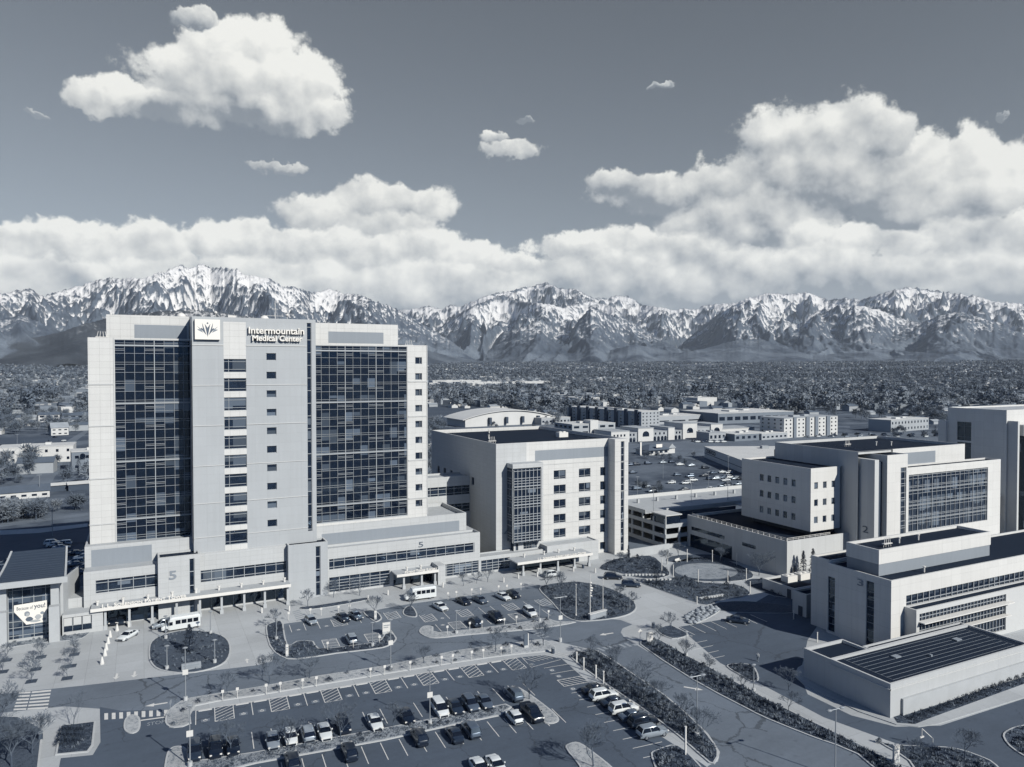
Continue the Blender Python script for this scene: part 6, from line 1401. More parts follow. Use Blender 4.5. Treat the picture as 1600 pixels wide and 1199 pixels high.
mb = MB(); mb.cyl((0, 0), .055, 0, 1.7, 6); a_ = mb.mesh('post', ['post_white']); mb = MB(); mb.box(-.22, .22, -.075, -.055, 1.3, 1.78); b_ = mb.mesh('sign_plate', ['post_white']); SGN = [('post', a_), ('sign_plate', b_)]
for i, p in enumerate(((348,1096), (371,1092), (416,1086), (438,1083), (473,1077.5), (494.5,1074), (579,1060), (601,1056), (641,1049), (690,1041), (707.5,1038), (737,1032.5), (755,1029.5), (783,1026), (799,1023))): signpost(p, f'{ordn(i)} white sign post from the left along the long gravel strip', 'white sign posts on the gravel strip')
for i, p in enumerate(((512,1018), (552,1015), (593,1008))): signpost(p, f'{ordn(i)} white sign post from the left on the lower edge of the upper small lot', 'white sign posts below the upper small lot')
for i, p in enumerate(((451,970), (485,964), (502,963), (529,960), (546,958))): signpost(p, f'{ordn(i)} white sign post from the left above the upper small lot', 'white sign posts above the upper small lot')
for i, p in enumerate(((700,938), (713,936), (737,932), (751,931), (779,927), (792,926), (814,923))): signpost(p, f'{ordn(i)} white sign post from the left above the middle lot', 'white sign posts above the middle lot')
for i, p in enumerate(((699,992), (734,986), (753,984), (788,980), (807,976), (839,971), (857,967))): signpost(p, f'{ordn(i)} white sign post from the left along the gravel border of the middle lot', 'white sign posts below the middle lot')
mb = MB(); mb.cyl((0, 0), .38, 0, .25, 10); mb.cyl((0, 0), .34, .252, 1.35, 10, 0, .14); cone_ = mb.mesh('bollard', ['post_white'])
for i, p in enumerate(((183,986), (172,996), (169,1006), (166,1016), (164,1025), (159.5,1038))): o = bpy.data.objects.new('bollard', cone_); COL.objects.link(o); g = G(*p); o.location = (g[0], g[1], .01); put(o, f'{ordn(i)} white tapered bollard from the top along the drop-off kerb', 'bollard', 'white bollards along the drop-off kerb')
mb = MB(); mb.cyl((0, 0), .2, 0, 1.05, 10); mb.cyl((0, 0), .15, 1.052, 1.2, 10); bo_ = mb.mesh('bollard', ['post_white'])
for i, p in enumerate(((201,980), (409,958), (452,955), (575,938), (606,930), (692,918), (787,910), (810,904), (839.5,901), (896,893), (930,895))): o = bpy.data.objects.new('bollard', bo_); COL.objects.link(o); g = G(*p); o.location = (g[0], g[1], .01); put(o, f'{ordn(i)} short round bollard from the left before the entrances', 'bollard', 'round bollards before the entrances')
# flagpoles with the low stone sign
for p, h, l_, fl in (((900,963), 6.4, 'left of three flagpoles', False), ((922,968), 9.0, 'middle and tallest flagpole with a limp striped flag', True), ((942,958), 7.0, 'right of three flagpoles', False)):
    g = G(*p); r = thing('flagpole', l_, 'flagpole', (g[0], g[1], .1), 0, 'flagpoles'); mb = MB(); mb.tube((0, 0, 0), (0, 0, h*1.05), .11, 8, 0, .05); mb.cyl((0, 0), .2, 0, .3, 8); mb.build('pole', ['post_white'], r)
    mb = MB(); mb.cyl((0, 0), .12, h*1.05+.001, h*1.05+.2, 8); mb.build('finial', ['post_white'], r)
    if fl:
        mb = MB()
        for k in range(12):
            z0, z1 = h-1.0-k*.28, h-1.0-(k+1)*.28; f = lambda z_: .16+.10*math.sin(z_*3.1)
            for s in (0, 1): mb.face([(.12, (-.05+.1*s), z0), (.12+f(z0)*2.2, -.08+.16*s, z0-.12), (.12+f(z1)*2.2, -.08+.16*s, z1-.12), (.12, -.05+.1*s, z1)], k % 2)
        mb.build('flag', ['letter_white', 'letter_grey'], r)
r = thing('monument_sign', 'low stone sign wall at the foot of the flagpoles', 'sign'); a = G(921, 970); b_ = G(946, 963); an_ = math.atan2(b_[1]-a[1], b_[0]-a[0]); mb = MB(); mb.obox(((a[0]+b_[0])/2, (a[1]+b_[1])/2), an_, math.dist(a, b_), .6, 0, 1.3); mb.build('stone_base', ['stone'], r)
mb = MB(); mb.obox(((a[0]+b_[0])/2, (a[1]+b_[1])/2), an_, math.dist(a, b_)+.3, .8, 1.305, 1.5); mb.build('coping', ['coping'], r)
r = thing('monument_sign', 'low pale sign wall on the near side of the oval island', 'sign'); g = G(299, 1047); r.location = (g[0], g[1], .15); r.rotation_euler = (0, 0, LA+.05); mb = MB(); mb.box(-1.6, 1.6, -.2, .2, 0, 1.15); mb.build('stone_base', ['stone'], r); mb = MB(); mb.box(-1.35, 1.35, -.22, -.205, .65, .85); mb.box(-1.0, 1.0, -.22, -.205, .35, .45); mb.build('sign_plate', ['letter_mid'], r)
def kiosk(px, w, h, label, dark=False):
    g = G(*px); r = thing('wayfinding_sign', label, 'sign', (g[0], g[1], .08), LA, None); mb = MB(); mb.box(-w/2, w/2, -.22, .22, 0, .5); mb.build('base', ['kerb_concrete'], r)
    mb = MB(); mb.box(-w/2, w/2, -.15, .15, .502, h); mb.build('panel', ['post_white' if not dark else 'letter_grey'], r)
    mb = MB()
    if dark: mb.box(w/2-.12, w/2+.03, -.17, .17, .5, h+.05, 0)
    else: mb.box(-w*.38, w*.38, -.165, -.152, h*.72, h*.80, 1); mb.box(-w*.38, w*.2, -.165, -.152, h*.55, h*.62, 1)
    mb.build('band', ['post_white', 'letter_mid'], r)
kiosk((822,1013), .9, 2.7, 'dark slab sign with a pale edge on the gravel strip near the crossing', True); kiosk((1015,1005), 1.3, 2.1, 'white wayfinding sign at the top of the bed right of the curved road'); kiosk((604,991), 1.7, 2.3, 'white wayfinding sign at the tip of the upper small lot'); kiosk((1400,1192), 1.0, 2.4, 'white sign at the bottom right beside the pavement'); kiosk((842.5,896), .9, 1.3, 'white board standing before the heart centre doors')
kiosk((745*0+448.5,1027), .5, 2.3, 'white pillar at the lower left corner of the upper small lot'); kiosk((586.5,969), .5, 1.9, 'white pillar on the small kerbed bed above the upper small lot')
g = G(1000, 1003); r = thing('warning_sign', 'diamond shaped warning sign at the start of the curved road', 'sign', (g[0], g[1], .1), LA); mb = MB(); mb.cyl((0, 0), .05, 0, 2.5, 6); mb.build('post', ['lamp_metal'], r); mb = MB(); mb.face([(0, -.08, 1.5), (.5, -.08, 2.0), (0, -.08, 2.5), (-.5, -.08, 2.0)]); mb.face([(0, -.06, 1.5), (-.5, -.06, 2.0), (0, -.06, 2.5), (.5, -.06, 2.0)]); mb.build('sign_plate', ['post_white'], r)
g = G(266, 1122); r = thing('stop_sign', 'stop sign seen at the left tip of the gravel strip', 'sign', (g[0], g[1], .14), LA+1.2); mb = MB(); mb.cyl((0, 0), .05, 0, 2.2, 6); mb.build('post', ['lamp_metal'], r); mb = MB(); mb.face([(.42*math.cos(math.pi/8+k*math.pi/4), -.08, 2.3+.42*math.sin(math.pi/8+k*math.pi/4)) for k in range(8)]); mb.build('sign_plate', ['letter_mid'], r)
g = G(144, 983); r = thing('sandwich_board', 'white folding board on the kerb by the pavilion', 'sign', (g[0], g[1], .05), LA-.3)
for s in (-1, 1): mb = MB(); mb.loft([[(-.35, s*.4, 0), (.35, s*.4, 0), (.35, s*.4+.03, 0), (-.35, s*.4+.03, 0)], [(-.35, s*.03, 1.3), (.35, s*.03, 1.3), (.35, s*.03+.03, 1.3), (-.35, s*.03+.03, 1.3)]]); mb.build('board', ['post_white'], r, fix=True)
g = G(1457, 1168); r = thing('height_gate', 'bent white pole with a hanging arm at the bottom right junction', 'gate', (g[0], g[1], .1), 0); top = np.array(G(1441, 1168))-np.array(g); mb = MB(); mb.tube((0, 0, 0), (0, 0, 1.2), .09); mb.tube((0, 0, 1.2), (top[0]*1.05, top[1]*1.05, 2.6), .07); mb.build('pole', ['post_white'], r); mb = MB(); mb.tube((top[0]*1.05, top[1]*1.05, 2.6), (top[0]*1.05, top[1]*1.05, 1.5), .05); mb.box(top[0]*1.05-.4, top[0]*1.05+.4, top[1]*1.05-.08, top[1]*1.05+.08, 1.3, 1.48); mb.build('arm', ['post_white'], r)
def bin_(px, label):
    g = G(*px); mb = MB(); mb.cyl((0, 0), .33, 0, .95, 12); mb.cyl((0, 0), .38, .952, 1.08, 12, 1); o = mb.build('litter_bin', ['dark_metal', 'lamp_metal']); o.location = (g[0], g[1], .01); put(o, label, 'bin')
bin_((864,1021), 'dark litter bin at the right end of the gravel strip'); bin_((1021,981), 'dark litter bin on the pavement beside the east lot'); bin_((911,888), 'dark litter bin under the right end of the heart centre canopy'); bin_((63,1156), 'dark litter bin beside the pale path at the lower left')
g = G(1075, 882); r = thing('bench', 'pale garden bench between the paths below the garage wall', 'bench', (g[0]-1, g[1]+3, .05), .3); mb = MB(); mb.box(-1.1, 1.1, -.25, .25, .4, .5); mb.build('seat', ['post_white'], r); mb = MB(); mb.box(-1.1, 1.1, .25, .31, .5, .95); mb.build('backrest', ['post_white'], r)
for s in (-1, 1): mb = MB(); mb.box(s*.9-.08, s*.9+.08, -.22, .22, 0, .398); mb.build('leg', ['kerb_concrete'], r)
# the one walker
plain('skin', .30, .6, var=0); plain('jacket', .42, .8, var=.1, sc=5); plain('trousers', .16, .8, var=.1, sc=5); plain('hair', .02, .8, var=0)
def person(px, label):
    g = G(*px); r = thing('person', label, 'person', (g[0], g[1], .02), 2.2)
    def skinned(name, vs, es, rad, mat, lv=2):
        me = bpy.data.meshes.new(name); me.from_pydata(vs, es, []); o = bpy.data.objects.new(name, me); COL.objects.link(o); o.parent = r
        o.modifiers.new('s', 'SKIN'); [setattr(me.skin_vertices[0].data[i], 'radius', rr) for i, rr in enumerate(rad)]; me.skin_vertices[0].data[0].use_root = True
        s = o.modifiers.new('d', 'SUBSURF'); s.levels = s.render_levels = lv; me.materials.append(MATS[mat]); return o
    V_ = [(0, 0, .95), (0, 0, 1.15), (0, 0, 1.38), (0, 0, 1.48), (0, .01, 1.56), (0, .02, 1.66), (-.19, 0, 1.40), (-.25, .04, 1.12), (-.24, .14, .90), (-.235, .17, .80), (.19, 0, 1.40), (.25, -.05, 1.12), (.24, -.10, .88), (.235, -.08, .78), (-.10, .02, .88), (-.11, .16, .50), (-.11, .20, .08), (-.11, .32, .04), (.10, -.02, .88), (.11, -.06, .50), (.11, -.24, .10), (.11, -.14, .03)]
    E_ = [(0, 1), (1, 2), (2, 3), (3, 4), (4, 5), (2, 6), (6, 7), (7, 8), (8, 9), (2, 10), (10, 11), (11, 12), (12, 13), (0, 14), (14, 15), (15, 16), (16, 17), (0, 18), (18, 19), (19, 20), (20, 21)]
    Rr = [(.16, .12), (.15, .11), (.17, .11), (.055, .055), (.085, .10), (.085, .10), (.06, .06), (.048, .048), (.035, .035), (.03, .02), (.06, .06), (.048, .048), (.035, .035), (.03, .02), (.09, .09), (.06, .06), (.042, .042), (.035, .03), (.09, .09), (.06, .06), (.042, .042), (.035, .03)]
    skinned('body', V_, E_, Rr, 'skin')
    skinned('jacket', [(0, 0, .92), (0, 0, 1.15), (0, 0, 1.40), (-.19, 0, 1.41), (-.25, .04, 1.12), (-.24, .14, .90), (.19, 0, 1.41), (.25, -.05, 1.12), (.24, -.10, .88)], [(0, 1), (1, 2), (2, 3), (3, 4), (4, 5), (2, 6), (6, 7), (7, 8)], [(.19, .15), (.18, .13), (.18, .12), (.075, .075), (.062, .062), (.05, .05), (.075, .075), (.062, .062), (.05, .05)], 'jacket')
    skinned('trousers', [(0, 0, .93), (-.10, .02, .88), (-.11, .16, .50), (-.11, .20, .12), (.10, -.02, .88), (.11, -.06, .50), (.11, -.24, .14)], [(0, 1), (1, 2), (2, 3), (0, 4), (4, 5), (5, 6)], [(.17, .13), (.11, .11), (.08, .08), (.065, .065), (.11, .11), (.08, .08), (.065, .065)], 'trousers')
    skinned('hair', [(0, -.01, 1.64), (0, 0, 1.72)], [(0, 1)], [(.09, .10), (.075, .085)], 'hair')
person((1184,1034), 'person in a light jacket and grey trousers walking in the east lot')
# ================================================================ the town behind
plain('far_white', .55, .8, var=.15, sc=.1); plain('far_tan', .36, .85, var=.15, sc=.1); plain('far_grey', .20, .85, var=.2, sc=.1); plain('far_dark', .07, .85, var=.2, sc=.1); plain('shingle', .11, .9, var=.3, sc=.3); plain('shingle_pale', .30, .9, var=.3, sc=.3); plain('tree_grey', .22, .95, 0, .7, .012); plain('tree_brown', .13, .95, 0, .7, .012); plain('field', .075, .95, var=.3, sc=.03)
def far_building(name, label, px, w, d, h, ang=0.0, wall='far_tan', roof='far_white', rows=0, cols=0, cat='building', winw=.5, winh=.45, gable=0, side=0, extra=None, px_is='corner', parapet=.6, wz=.8):
    """px: ground pixel of the near left corner; w along +u', d away; windows in real rows"""
    g = G(*px); r = thing(name, label, cat, (g[0], g[1], 0), ang)
    mb = MB(); mb.box(0, w, 0, d, 0, h, 0, 0); mb.build('wall', [wall], r)
    mb = MB()
    if gable:
        mb.loft([[(-.4, -.5, h), (-.4, d/2, h+gable), (-.4, d+.5, h), (-.4, d/2, h+gable-.3)][:3], [(w+.4, -.5, h), (w+.4, d/2, h+gable), (w+.4, d+.5, h)]])
    else: mb.box(-.15, w+.15, -.15, d+.15, h+.002, h+.35); mb.box(w*.3, w*.42, d*.3, d*.5, h+.352, h+1.6); mb.box(w*.6, w*.68, d*.5, d*.7, h+.352, h+1.5)
    mb.build('roof', [roof], r, fix=True)
    n = 0
    if rows:
        fh = h/rows; ww = w/cols*winw
        mb = MB(); mb.box(0, ww, -.06, -.004, 0, fh*winh); wm = mb.mesh('window', ['glass_dark'])
        for i in range(rows):
            for j in range(cols):
                n += 1
                if n > 98: break
                o = bpy.data.objects.new('window', wm); COL.objects.link(o); o.parent = r; o.location = (w/cols*(j+.5)-ww/2, 0, fh*i+fh*.32)
        if side:
            ws = d/side*winw; mb = MB(); mb.box(-.06, -.004, 0, ws, 0, fh*winh); wm2 = mb.mesh('window', ['glass_dark'])
            for i in range(rows):
                for j in range(side):
                    n += 1
                    if n > 98: break
                    o = bpy.data.objects.new('window', wm2); COL.objects.link(o); o.parent = r; o.location = (0, d/side*(j+.5)-ws/2, fh*i+fh*.32)
    return r
# arena with an arched roof
g = G(727, 668); r = thing('arena', 'wide hall with a pale arched roof behind building four', 'building', (g[0], g[1], 0), .10)
mb = MB(); mb.box(0, 95, 0, 36, 0, 6.5); mb.face([(0, 0, 6.51), (95, 0, 6.51)]+[(95*(1-k/12), 0, 6.52+7.2*math.sin(math.pi*k/12)**.8) for k in range(1, 12)]); mb.build('wall', ['far_white'], r)
mb = MB(); ar = []
for k in range(17): t = k/16; x = -3+t*101; z = 6.2+7.5*math.sin(math.pi*t)**.8; ar.append([(x, -1.5, z), (x, 38, z+.6), (x, 38, z+1.2), (x, -1.5, z+.6)])
mb.loft(ar); mb.build('roof', ['far_white'], r, fix=True)
mb = MB(); mb.prism([(2, 1), (94, 1), (94, 3), (2, 3)], 6.5, 6.6); mb.build('gutter', ['far_dark'], r)
for k in range(4): mb = MB(); mb.box(24+k*18, 26.4+k*18, -3, -.1, 2, 8); mb.build('buttress', ['far_dark'], r)
far_building('annex', 'low pale building at the right foot of the arched hall', (846, 664), 34, 18, 6, .1, 'far_tan', 'far_white', 1, 8, winh=.3)
b_ = far_building('office_building', 'three storey pale office block with a central tower behind building four', (894, 690), 38, 26, 12.2, 0.0, 'far_tan', 'far_white', 3, 5, winw=.6, winh=.4, side=4)
mb = MB(); mb.box(15, 22, -1.2, 8, 0, 15); mb.build('entrance_tower', ['far_white'], b_)
apt = far_building('apartment_block', 'long dark sided five storey apartment block end on to the viewer', (1002, 670), 22, 110, 14.8, 0.10, 'far_tan', 'far_white', 5, 5, winw=.3, winh=.4, side=14)
for k in range(8): mb = MB(); mb.box(-1.2, -.1, 4+k*14, 8+k*14, 0, 16.6); mb.build('bay', ['far_dark'], apt)
far_building('parking_structure', 'long low pale parapet structure behind the arcade', (1022, 664), 62, 30, 7.5, .05, 'far_tan', 'far_white', 1, 3, winw=.8, winh=.15)
mall = thing('shopping_arcade', 'pale shopping arcade with arches and small towers', 'building', (*G(955, 693), 0), .02)
mb = MB(); W_ = [(0, 16, 8, 0), (16, 24, 6.5, 1), (24, 38, 9.5, 0), (38, 52, 6.5, 1), (52, 58, 9, 0), (58, 66, 6.5, 1), (66, 80, 11.5, 0), (80, 94, 8, 1), (94, 106, 10, 0), (106, 140, 6, 0)]
for (a, c, h, k) in W_: mb.box(a+.01, c-.01, k*1.0, 22, 0, h, k % 2)
mb.build('wall', ['far_white', 'far_tan'], mall)
mb = MB(); [mb.box(a-.2, c+.2, k-.2, 22.2, h+.01, h+.5) for (a, c, h, k) in W_]; mb.build('roof', ['far_tan'], mall)
def archm(w, h):
    mb = MB(); mb.face([(-w/2, 0, 0), (w/2, 0, 0)]+[(w/2*math.cos(t*math.pi/8), 0, h-w/2+w/2*math.sin(t*math.pi/8)) for t in range(9)]); return mb.mesh('arch', ['glass_dark'])
am = archm(2.4, 3.2); am2 = archm(6, 5)
for x in [18, 21, 40, 43.5, 47, 50, 60, 63.5, 82, 85.5, 89, 92]: o = bpy.data.objects.new('arch', am); COL.objects.link(o); o.parent = mall; o.location = (x, .95, 0)
for x, z in ((31, 5), (73, 6), (100, 5.2)): o = bpy.data.objects.new('arch', am2); COL.objects.link(o); o.parent = mall; o.location = (x, -.05, z-1.5); o.scale = (1, 1, .8)
for x in [2, 5, 8, 11, 17, 20, 40, 44, 48, 60, 63, 82, 86, 90]: mb = MB(); mb.box(x, x+1.4, -.06 if x < 16 else .9, .0 if x < 16 else .99, 4.4, 6.0); mb.build('window', ['glass_dark'], mall)
for x in (108, 113, 118, 123, 128, 133): mb = MB(); mb.box(x, x+3.6, -.06, -.01, .3, 3.2); mb.build('shop_window', ['glass_dark'], mall)
rs0 = thing('restaurant', 'small restaurant with hipped roofs and a white sign before the arcade', 'building', (*G(1014, 712), 0), .1)
mb = MB(); mb.box(0, 17, 0, 12, 0, 3.2); mb.box(17.01, 23, 1, 9, 0, 3.4); mb.build('wall', ['far_white'], rs0)
mb = MB(); mb.loft([[(-1.5, -1.5, 3.1), (18, -1.5, 3.1), (18, 13, 3.1), (-1.5, 13, 3.1)], [(5, 5, 6), (12, 5, 6), (12, 7, 6), (5, 7, 6)]]); mb.build('roof', ['shingle'], rs0, fix=True)
mb = MB(); mb.loft([[(16.8, .3, 3.4), (20, .3, 6.2), (23.4, .3, 3.4)], [(16.8, 10, 3.4), (20, 10, 6.2), (23.4, 10, 3.4)]]); mb.build('gable_roof', ['far_tan'], rs0, fix=True)
mb = MB(); mb.box(5.5, 10.5, -.6, -.4, 4.6, 6.6); mb.build('sign', ['letter_white'], rs0)
for k in range(4): mb = MB(); mb.box(1+k*4, 3.6+k*4, -.06, -.01, 1, 2.5); mb.build('window', ['glass_dark'], rs0)
g = G(1007, 712); r = thing('pylon_sign', 'tall white pylon beside the restaurant', 'sign', (g[0]-3, g[1], 0)); mb = MB(); mb.box(-.5, .5, -.4, .4, 0, 8.2); mb.build('column', ['letter_white'], r); mb = MB(); mb.box(-.9, .9, -.5, .5, 0, .6); mb.build('base', ['kerb_concrete'], r)
# warehouse store: near corner hidden behind building 2
a = np.array(G(1100.6, 715)); b_ = np.array(G(1163, 741)); dvec = b_-a; Lw = np.linalg.norm(dvec); aw = math.atan2(dvec[1], dvec[0])
st = thing('warehouse_store', 'long dark walled warehouse store with a white roof and its name on the wall', 'building', (a[0], a[1], 0), aw)
mb = MB(); mb.box(0, Lw+30, 0, 110, 0, 6.3); mb.build('wall', ['far_white'], st); mb = MB(); mb.box(-.2, Lw+30.2, -.2, 110.2, 6.31, 6.7); mb.build('roof', ['far_white'], st)
for (x, y) in ((10, 30), (22, 60), (40, 45)): mb = MB(); mb.box(x, x+4, y, y+4, 6.71, 8.3); mb.build('roof_unit', ['far_tan'], st)
mb = MB(); mb.box(0, Lw+30, -.12, -.01, 2.6, 2.9); mb.build('band', ['far_dark'], st)
t_ = text('lettering', 'COSTCO', 3.0, (3.0, -.15, 3.55), mat='trim_black', ext=.05, bold=.07, width=19); t_.parent = st; 
far_building('hotel', 'five storey pale hotel with rows of small windows', (1225, 685), 62, 24, 15, .04, 'far_white', 'far_tan', 5, 13, winw=.3, winh=.4, side=4)
h_ = [o for o in SC.objects if o.name.startswith('hotel')][0]; 
for x0, x1 in ((10, 13), (24, 28), (34.5, 38), (48, 52)): mb = MB(); mb.box(x0, x1, -.9, -.01, 0, 15.6); mb.build('bay', ['far_grey'], h_)
far_building('distribution_hall', 'long low hall with a bright roof left behind the hotel', (1122, 663), 95, 60, 10, -.05, 'far_grey', 'far_white', 1, 10, winw=.7, winh=.35)
far_building('school', 'two storey pale school building with a bright gable right of the hotel', (1392, 676), 58, 20, 10, .10, 'far_tan', 'far_white', 2, 12, winw=.35, winh=.4)
far_building('shop_building', 'low shop with a flat roof between the warehouse and the hotel', (1148, 690), 34, 20, 5, .0, 'far_grey', 'far_white', 1, 6, winh=.4); far_building('shop_building', 'small pale shop at the left end of the row near the warehouse', (1108, 690), 16, 14, 6, .0, 'far_tan', 'far_tan', 1, 4, winh=.4); far_building('shop_building', 'low pale flat building in front of the hotel', (1190, 688), 28, 12, 4.5, .05, 'far_tan', 'far_white', 1, 6, winh=.3)
far_building('civic_building', 'pale flat roofed building with narrow windows at the left edge', (-6, 727), 37, 22, 9, .0, 'far_white', 'far_white', 2, 7, winw=.25, winh=.35)
bk = far_building('brick_building', 'brick building with an arched window just left of the tower', (112, 737), 24, 16, 10, .1, 'far_grey', 'far_white', 2, 5, winw=.35, winh=.3)
o = bpy.data.objects.new('arch', am); COL.objects.link(o); o.parent = bk; o.location = (5, -.1, 6.0)
far_building('carport', 'long pale shed roof left of the tower, left one', (66, 770), 24, 7, 2.6, .15, 'far_dark', 'far_white', gable=.8, cat='shed'); far_building('carport', 'long pale shed roof left of the tower, right one', (107, 768), 24, 7, 2.8, .15, 'far_dark', 'far_white', gable=.8, cat='shed')
far_building('house', 'low dark roofed house at the left edge below the street', (-4, 783), 18, 11, 2.8, .1, 'far_white', 'shingle', 1, 5, gable=2.2, winh=.3, cat='house'); far_building('house', 'white gabled house beyond the sports field', (80, 681), 12, 12, 6, .2, 'far_white', 'shingle_pale', 2, 3, gable=4, cat='house', winh=.3)
for i, (x, y, c_) in enumerate(((98, 661, 'far_grey'), (120, 659, 'far_grey'), (60, 660, 'far_white'))): far_building('house', f'{ordn(i)} two storey house with dark balconies beyond the field at the left', (x, y), 18, 12, 7, .1, c_, 'shingle', 2, 3, gable=2.5, winw=.6, winh=.5, cat='house')
for i, (x, y, w_, c_) in enumerate(((676, 600, 180, 'far_white'), (720, 603, 160, 'far_white'), (800, 602, 140, 'far_white'), (750, 592, 70, 'far_white'), (1090, 634, 36, 'far_white'), (900, 634, 40, 'far_white'))): far_building('distant_hall', f'{ordn(i)} bright long building among the trees of the valley', (x, y), w_, 40, 11, .0, c_, 'far_white', cat='building')
# ground of the town
sheet('open_lot_surface', [(980,772), (980,712), (1000,706), (1080,718), (1150,735), (1300,760), (1600,800), (1600,740), (1480,700), (1480,676), (1170,680), (1060,690), (930,697), (930,760)], .03, 'old_asphalt')
sheet('sports_field', [(-300,690), (-300,706), (120,690), (137,688), (137,682), (0,684)], .03, 'field'); sheet('sports_field', [(655,640), (655,662), (740,656), (790,640), (700,632)], .03, 'field'); sheet('sports_field', [(1328,672), (1400,676), (1400,668), (1328,664)], .03, 'field')
sheet('street', [(12,792), (60,790), (118,690), (137,676), (137,670), (106,688)], .04, 'road_asphalt'); sheet('street', [(-400,836), (0,824), (137,806), (137,802), (0,818), (-400,828)], .035, 'road_asphalt')
sheet('street', [(655,668), (655,664), (720,664), (1100,664), (1500,690), (1500,694), (1100,668)], .035, 'road_asphalt'); sheet('street', [(985,660), (1120,664), (1230,654), (1120,648)], .036, 'road_asphalt')
# trees: the nearest are things, the rest one wood
def crownmesh(seed, n, R, Hc, mat, twiggy=True, size=.8, name='crown'):
    rg = random.Random(seed); mb = MB(); lob = [(Vector((rg.uniform(-.5, .5)*R, rg.uniform(-.5, .5)*R, rg.uniform(.45, .95)*Hc)), rg.uniform(.35, .6)*R) for _ in range(7)]+[(Vector((0, 0, .55*Hc)), .75*R)]
    for i in range(n):
        c, rr = rg.choice(lob); q = Vector((rg.gauss(0, 1), rg.gauss(0, 1), rg.gauss(0, 1))).normalized()*rr*rg.uniform(.45, 1.05); p = c+q; p.z = max(.12*Hc, p.z)
        qn = q.normalized(); 
        if not twiggy:
            t1 = qn.cross(Vector((rg.gauss(0, 1), rg.gauss(0, 1), rg.gauss(0, 1)))).normalized()*size*rg.uniform(.6, 1.3); t2 = qn.cross(t1).normalized()*size*rg.uniform(.5, 1.1)+qn*size*rg.uniform(-.5, .3); mb.face([p-t1*.5, p+t1*.6, p+t2]); continue
        d = (qn+Vector((rg.gauss(0, .5), rg.gauss(0, .5), rg.gauss(.3, .5))))*size*rg.uniform(.6, 1.4); e = Vector((rg.gauss(0, 1), rg.gauss(0, 1), rg.gauss(0, 1))).normalized()*size*(.16 if twiggy else .5); mb.face([p-e, p+e, p+d])
    return mb.mesh(name, [mat])
tkm = MB(); tkm.tube((0, 0, 0), (0, 0, 4.5), .28, 5, 0, .14); tkm = tkm.mesh('trunk', ['bark'])
CR = [crownmesh(s, 520, 4.2, 9.5, 'tree_grey' if s % 2 else 'tree_brown', True, 1.5) for s in range(5)]; EV_ = [conifer(60+s, 10, 3.0, 420)[1] for s in range(2)]
rt_ = np.random.RandomState(4)
EXC = [[(-100,836), (-100,768), (140,764), (140,836)], [(12,795), (66,790), (140,680), (140,668), (104,684)], [(-100,705), (-100,682), (137,680), (137,700)], [(-100,730), (70,730), (70,700), (-100,700)], [(108,740), (140,740), (140,697), (108,697)], [(655,664), (655,636), (800,640), (860,660), (870,672), (700,672)], [(700,800), (700,668), (880,664), (930,650), (1120,645), (1330,655), (1500,668), (1500,800)], [(1328,684), (1328,664), (1480,664), (1500,700)], [(1478,900), (1478,640), (1800,650), (1800,900)], [(-200,1300), (-200,800), (1800,800), (1800,1300)], [(640,608), (640,598), (870,599), (870,606)]]
def inpx(px_, py_, polys):
    out = np.zeros(px_.shape, bool)
    for poly in polys:
        c = np.zeros(px_.shape, bool)
        for i in range(len(poly)):
            x1, y1 = poly[i]; x2, y2 = poly[i-1]
            if y1 == y2: continue
            c ^= ((y1 > py_) != (y2 > py_)) & (px_ < (x2-x1)*(py_-y1)/(y2-y1)+x1)
        out |= c
    return out
def field(n, r0, r1, amax=42, p=1.0):
    a = R_(rt_.uniform(-1, 1)) if False else np.radians(rt_.uniform(-amax, amax, n)); r = np.sqrt(rt_.uniform(r0**2, r1**2, n))**p if p == 1 else r0*(r1/r0)**(rt_.rand(n)**p)
    X = np.sin(a)*r; Yc = np.cos(a)*r; return X*RT[0]+Yc*FW[0], X*RT[1]+Yc*FW[1], X, Yc
def ppx(X, Yc): return 800+FPX*X/Yc, 575+FPX*CAM_H/Yc
wx, wy, cx_, cy_ = field(3400, 235, 1500, 38, .8); qx, qy = ppx(cx_, cy_); ok = ~inpx(qx, qy, EXC)
hid = ((qx > 140) & (qx < 664) & (qy < 1200)) | ((qx > 690) & (qx < 980) & (qy > 676))
ok &= ~hid & (qy > 590); dens_ok = rt_.rand(len(wx)) < .9; ids = np.where(ok & dens_ok)[0]; ids = ids[np.argsort(cy_[ids])][:170]; used_r = cy_[ids].max()
taken = []
for k, i in enumerate(ids):
    left = qx[i] < 400; ev = rt_.rand() < .13; sc_ = rt_.uniform(.65, 1.15)*(1.0)
    where = 'left of the tower' if left else ('behind the arched hall and the arcade' if qx[i] < 1100 else 'behind the hotel and the school')
    r = thing('evergreen_tree' if ev else 'bare_tree', f'{"dark evergreen" if ev else "grey leafless"} tree in the town {where}', 'tree', (wx[i], wy[i], 0), rt_.rand()*6, f'{"evergreens" if ev else "leafless trees"} in the town {where}'); r.scale = (sc_, sc_, sc_)
    for nm, me in (('trunk', tkm), ('crown', EV_[k % 2] if ev else CR[k % 5])): o = bpy.data.objects.new(nm, me); COL.objects.link(o); o.parent = r
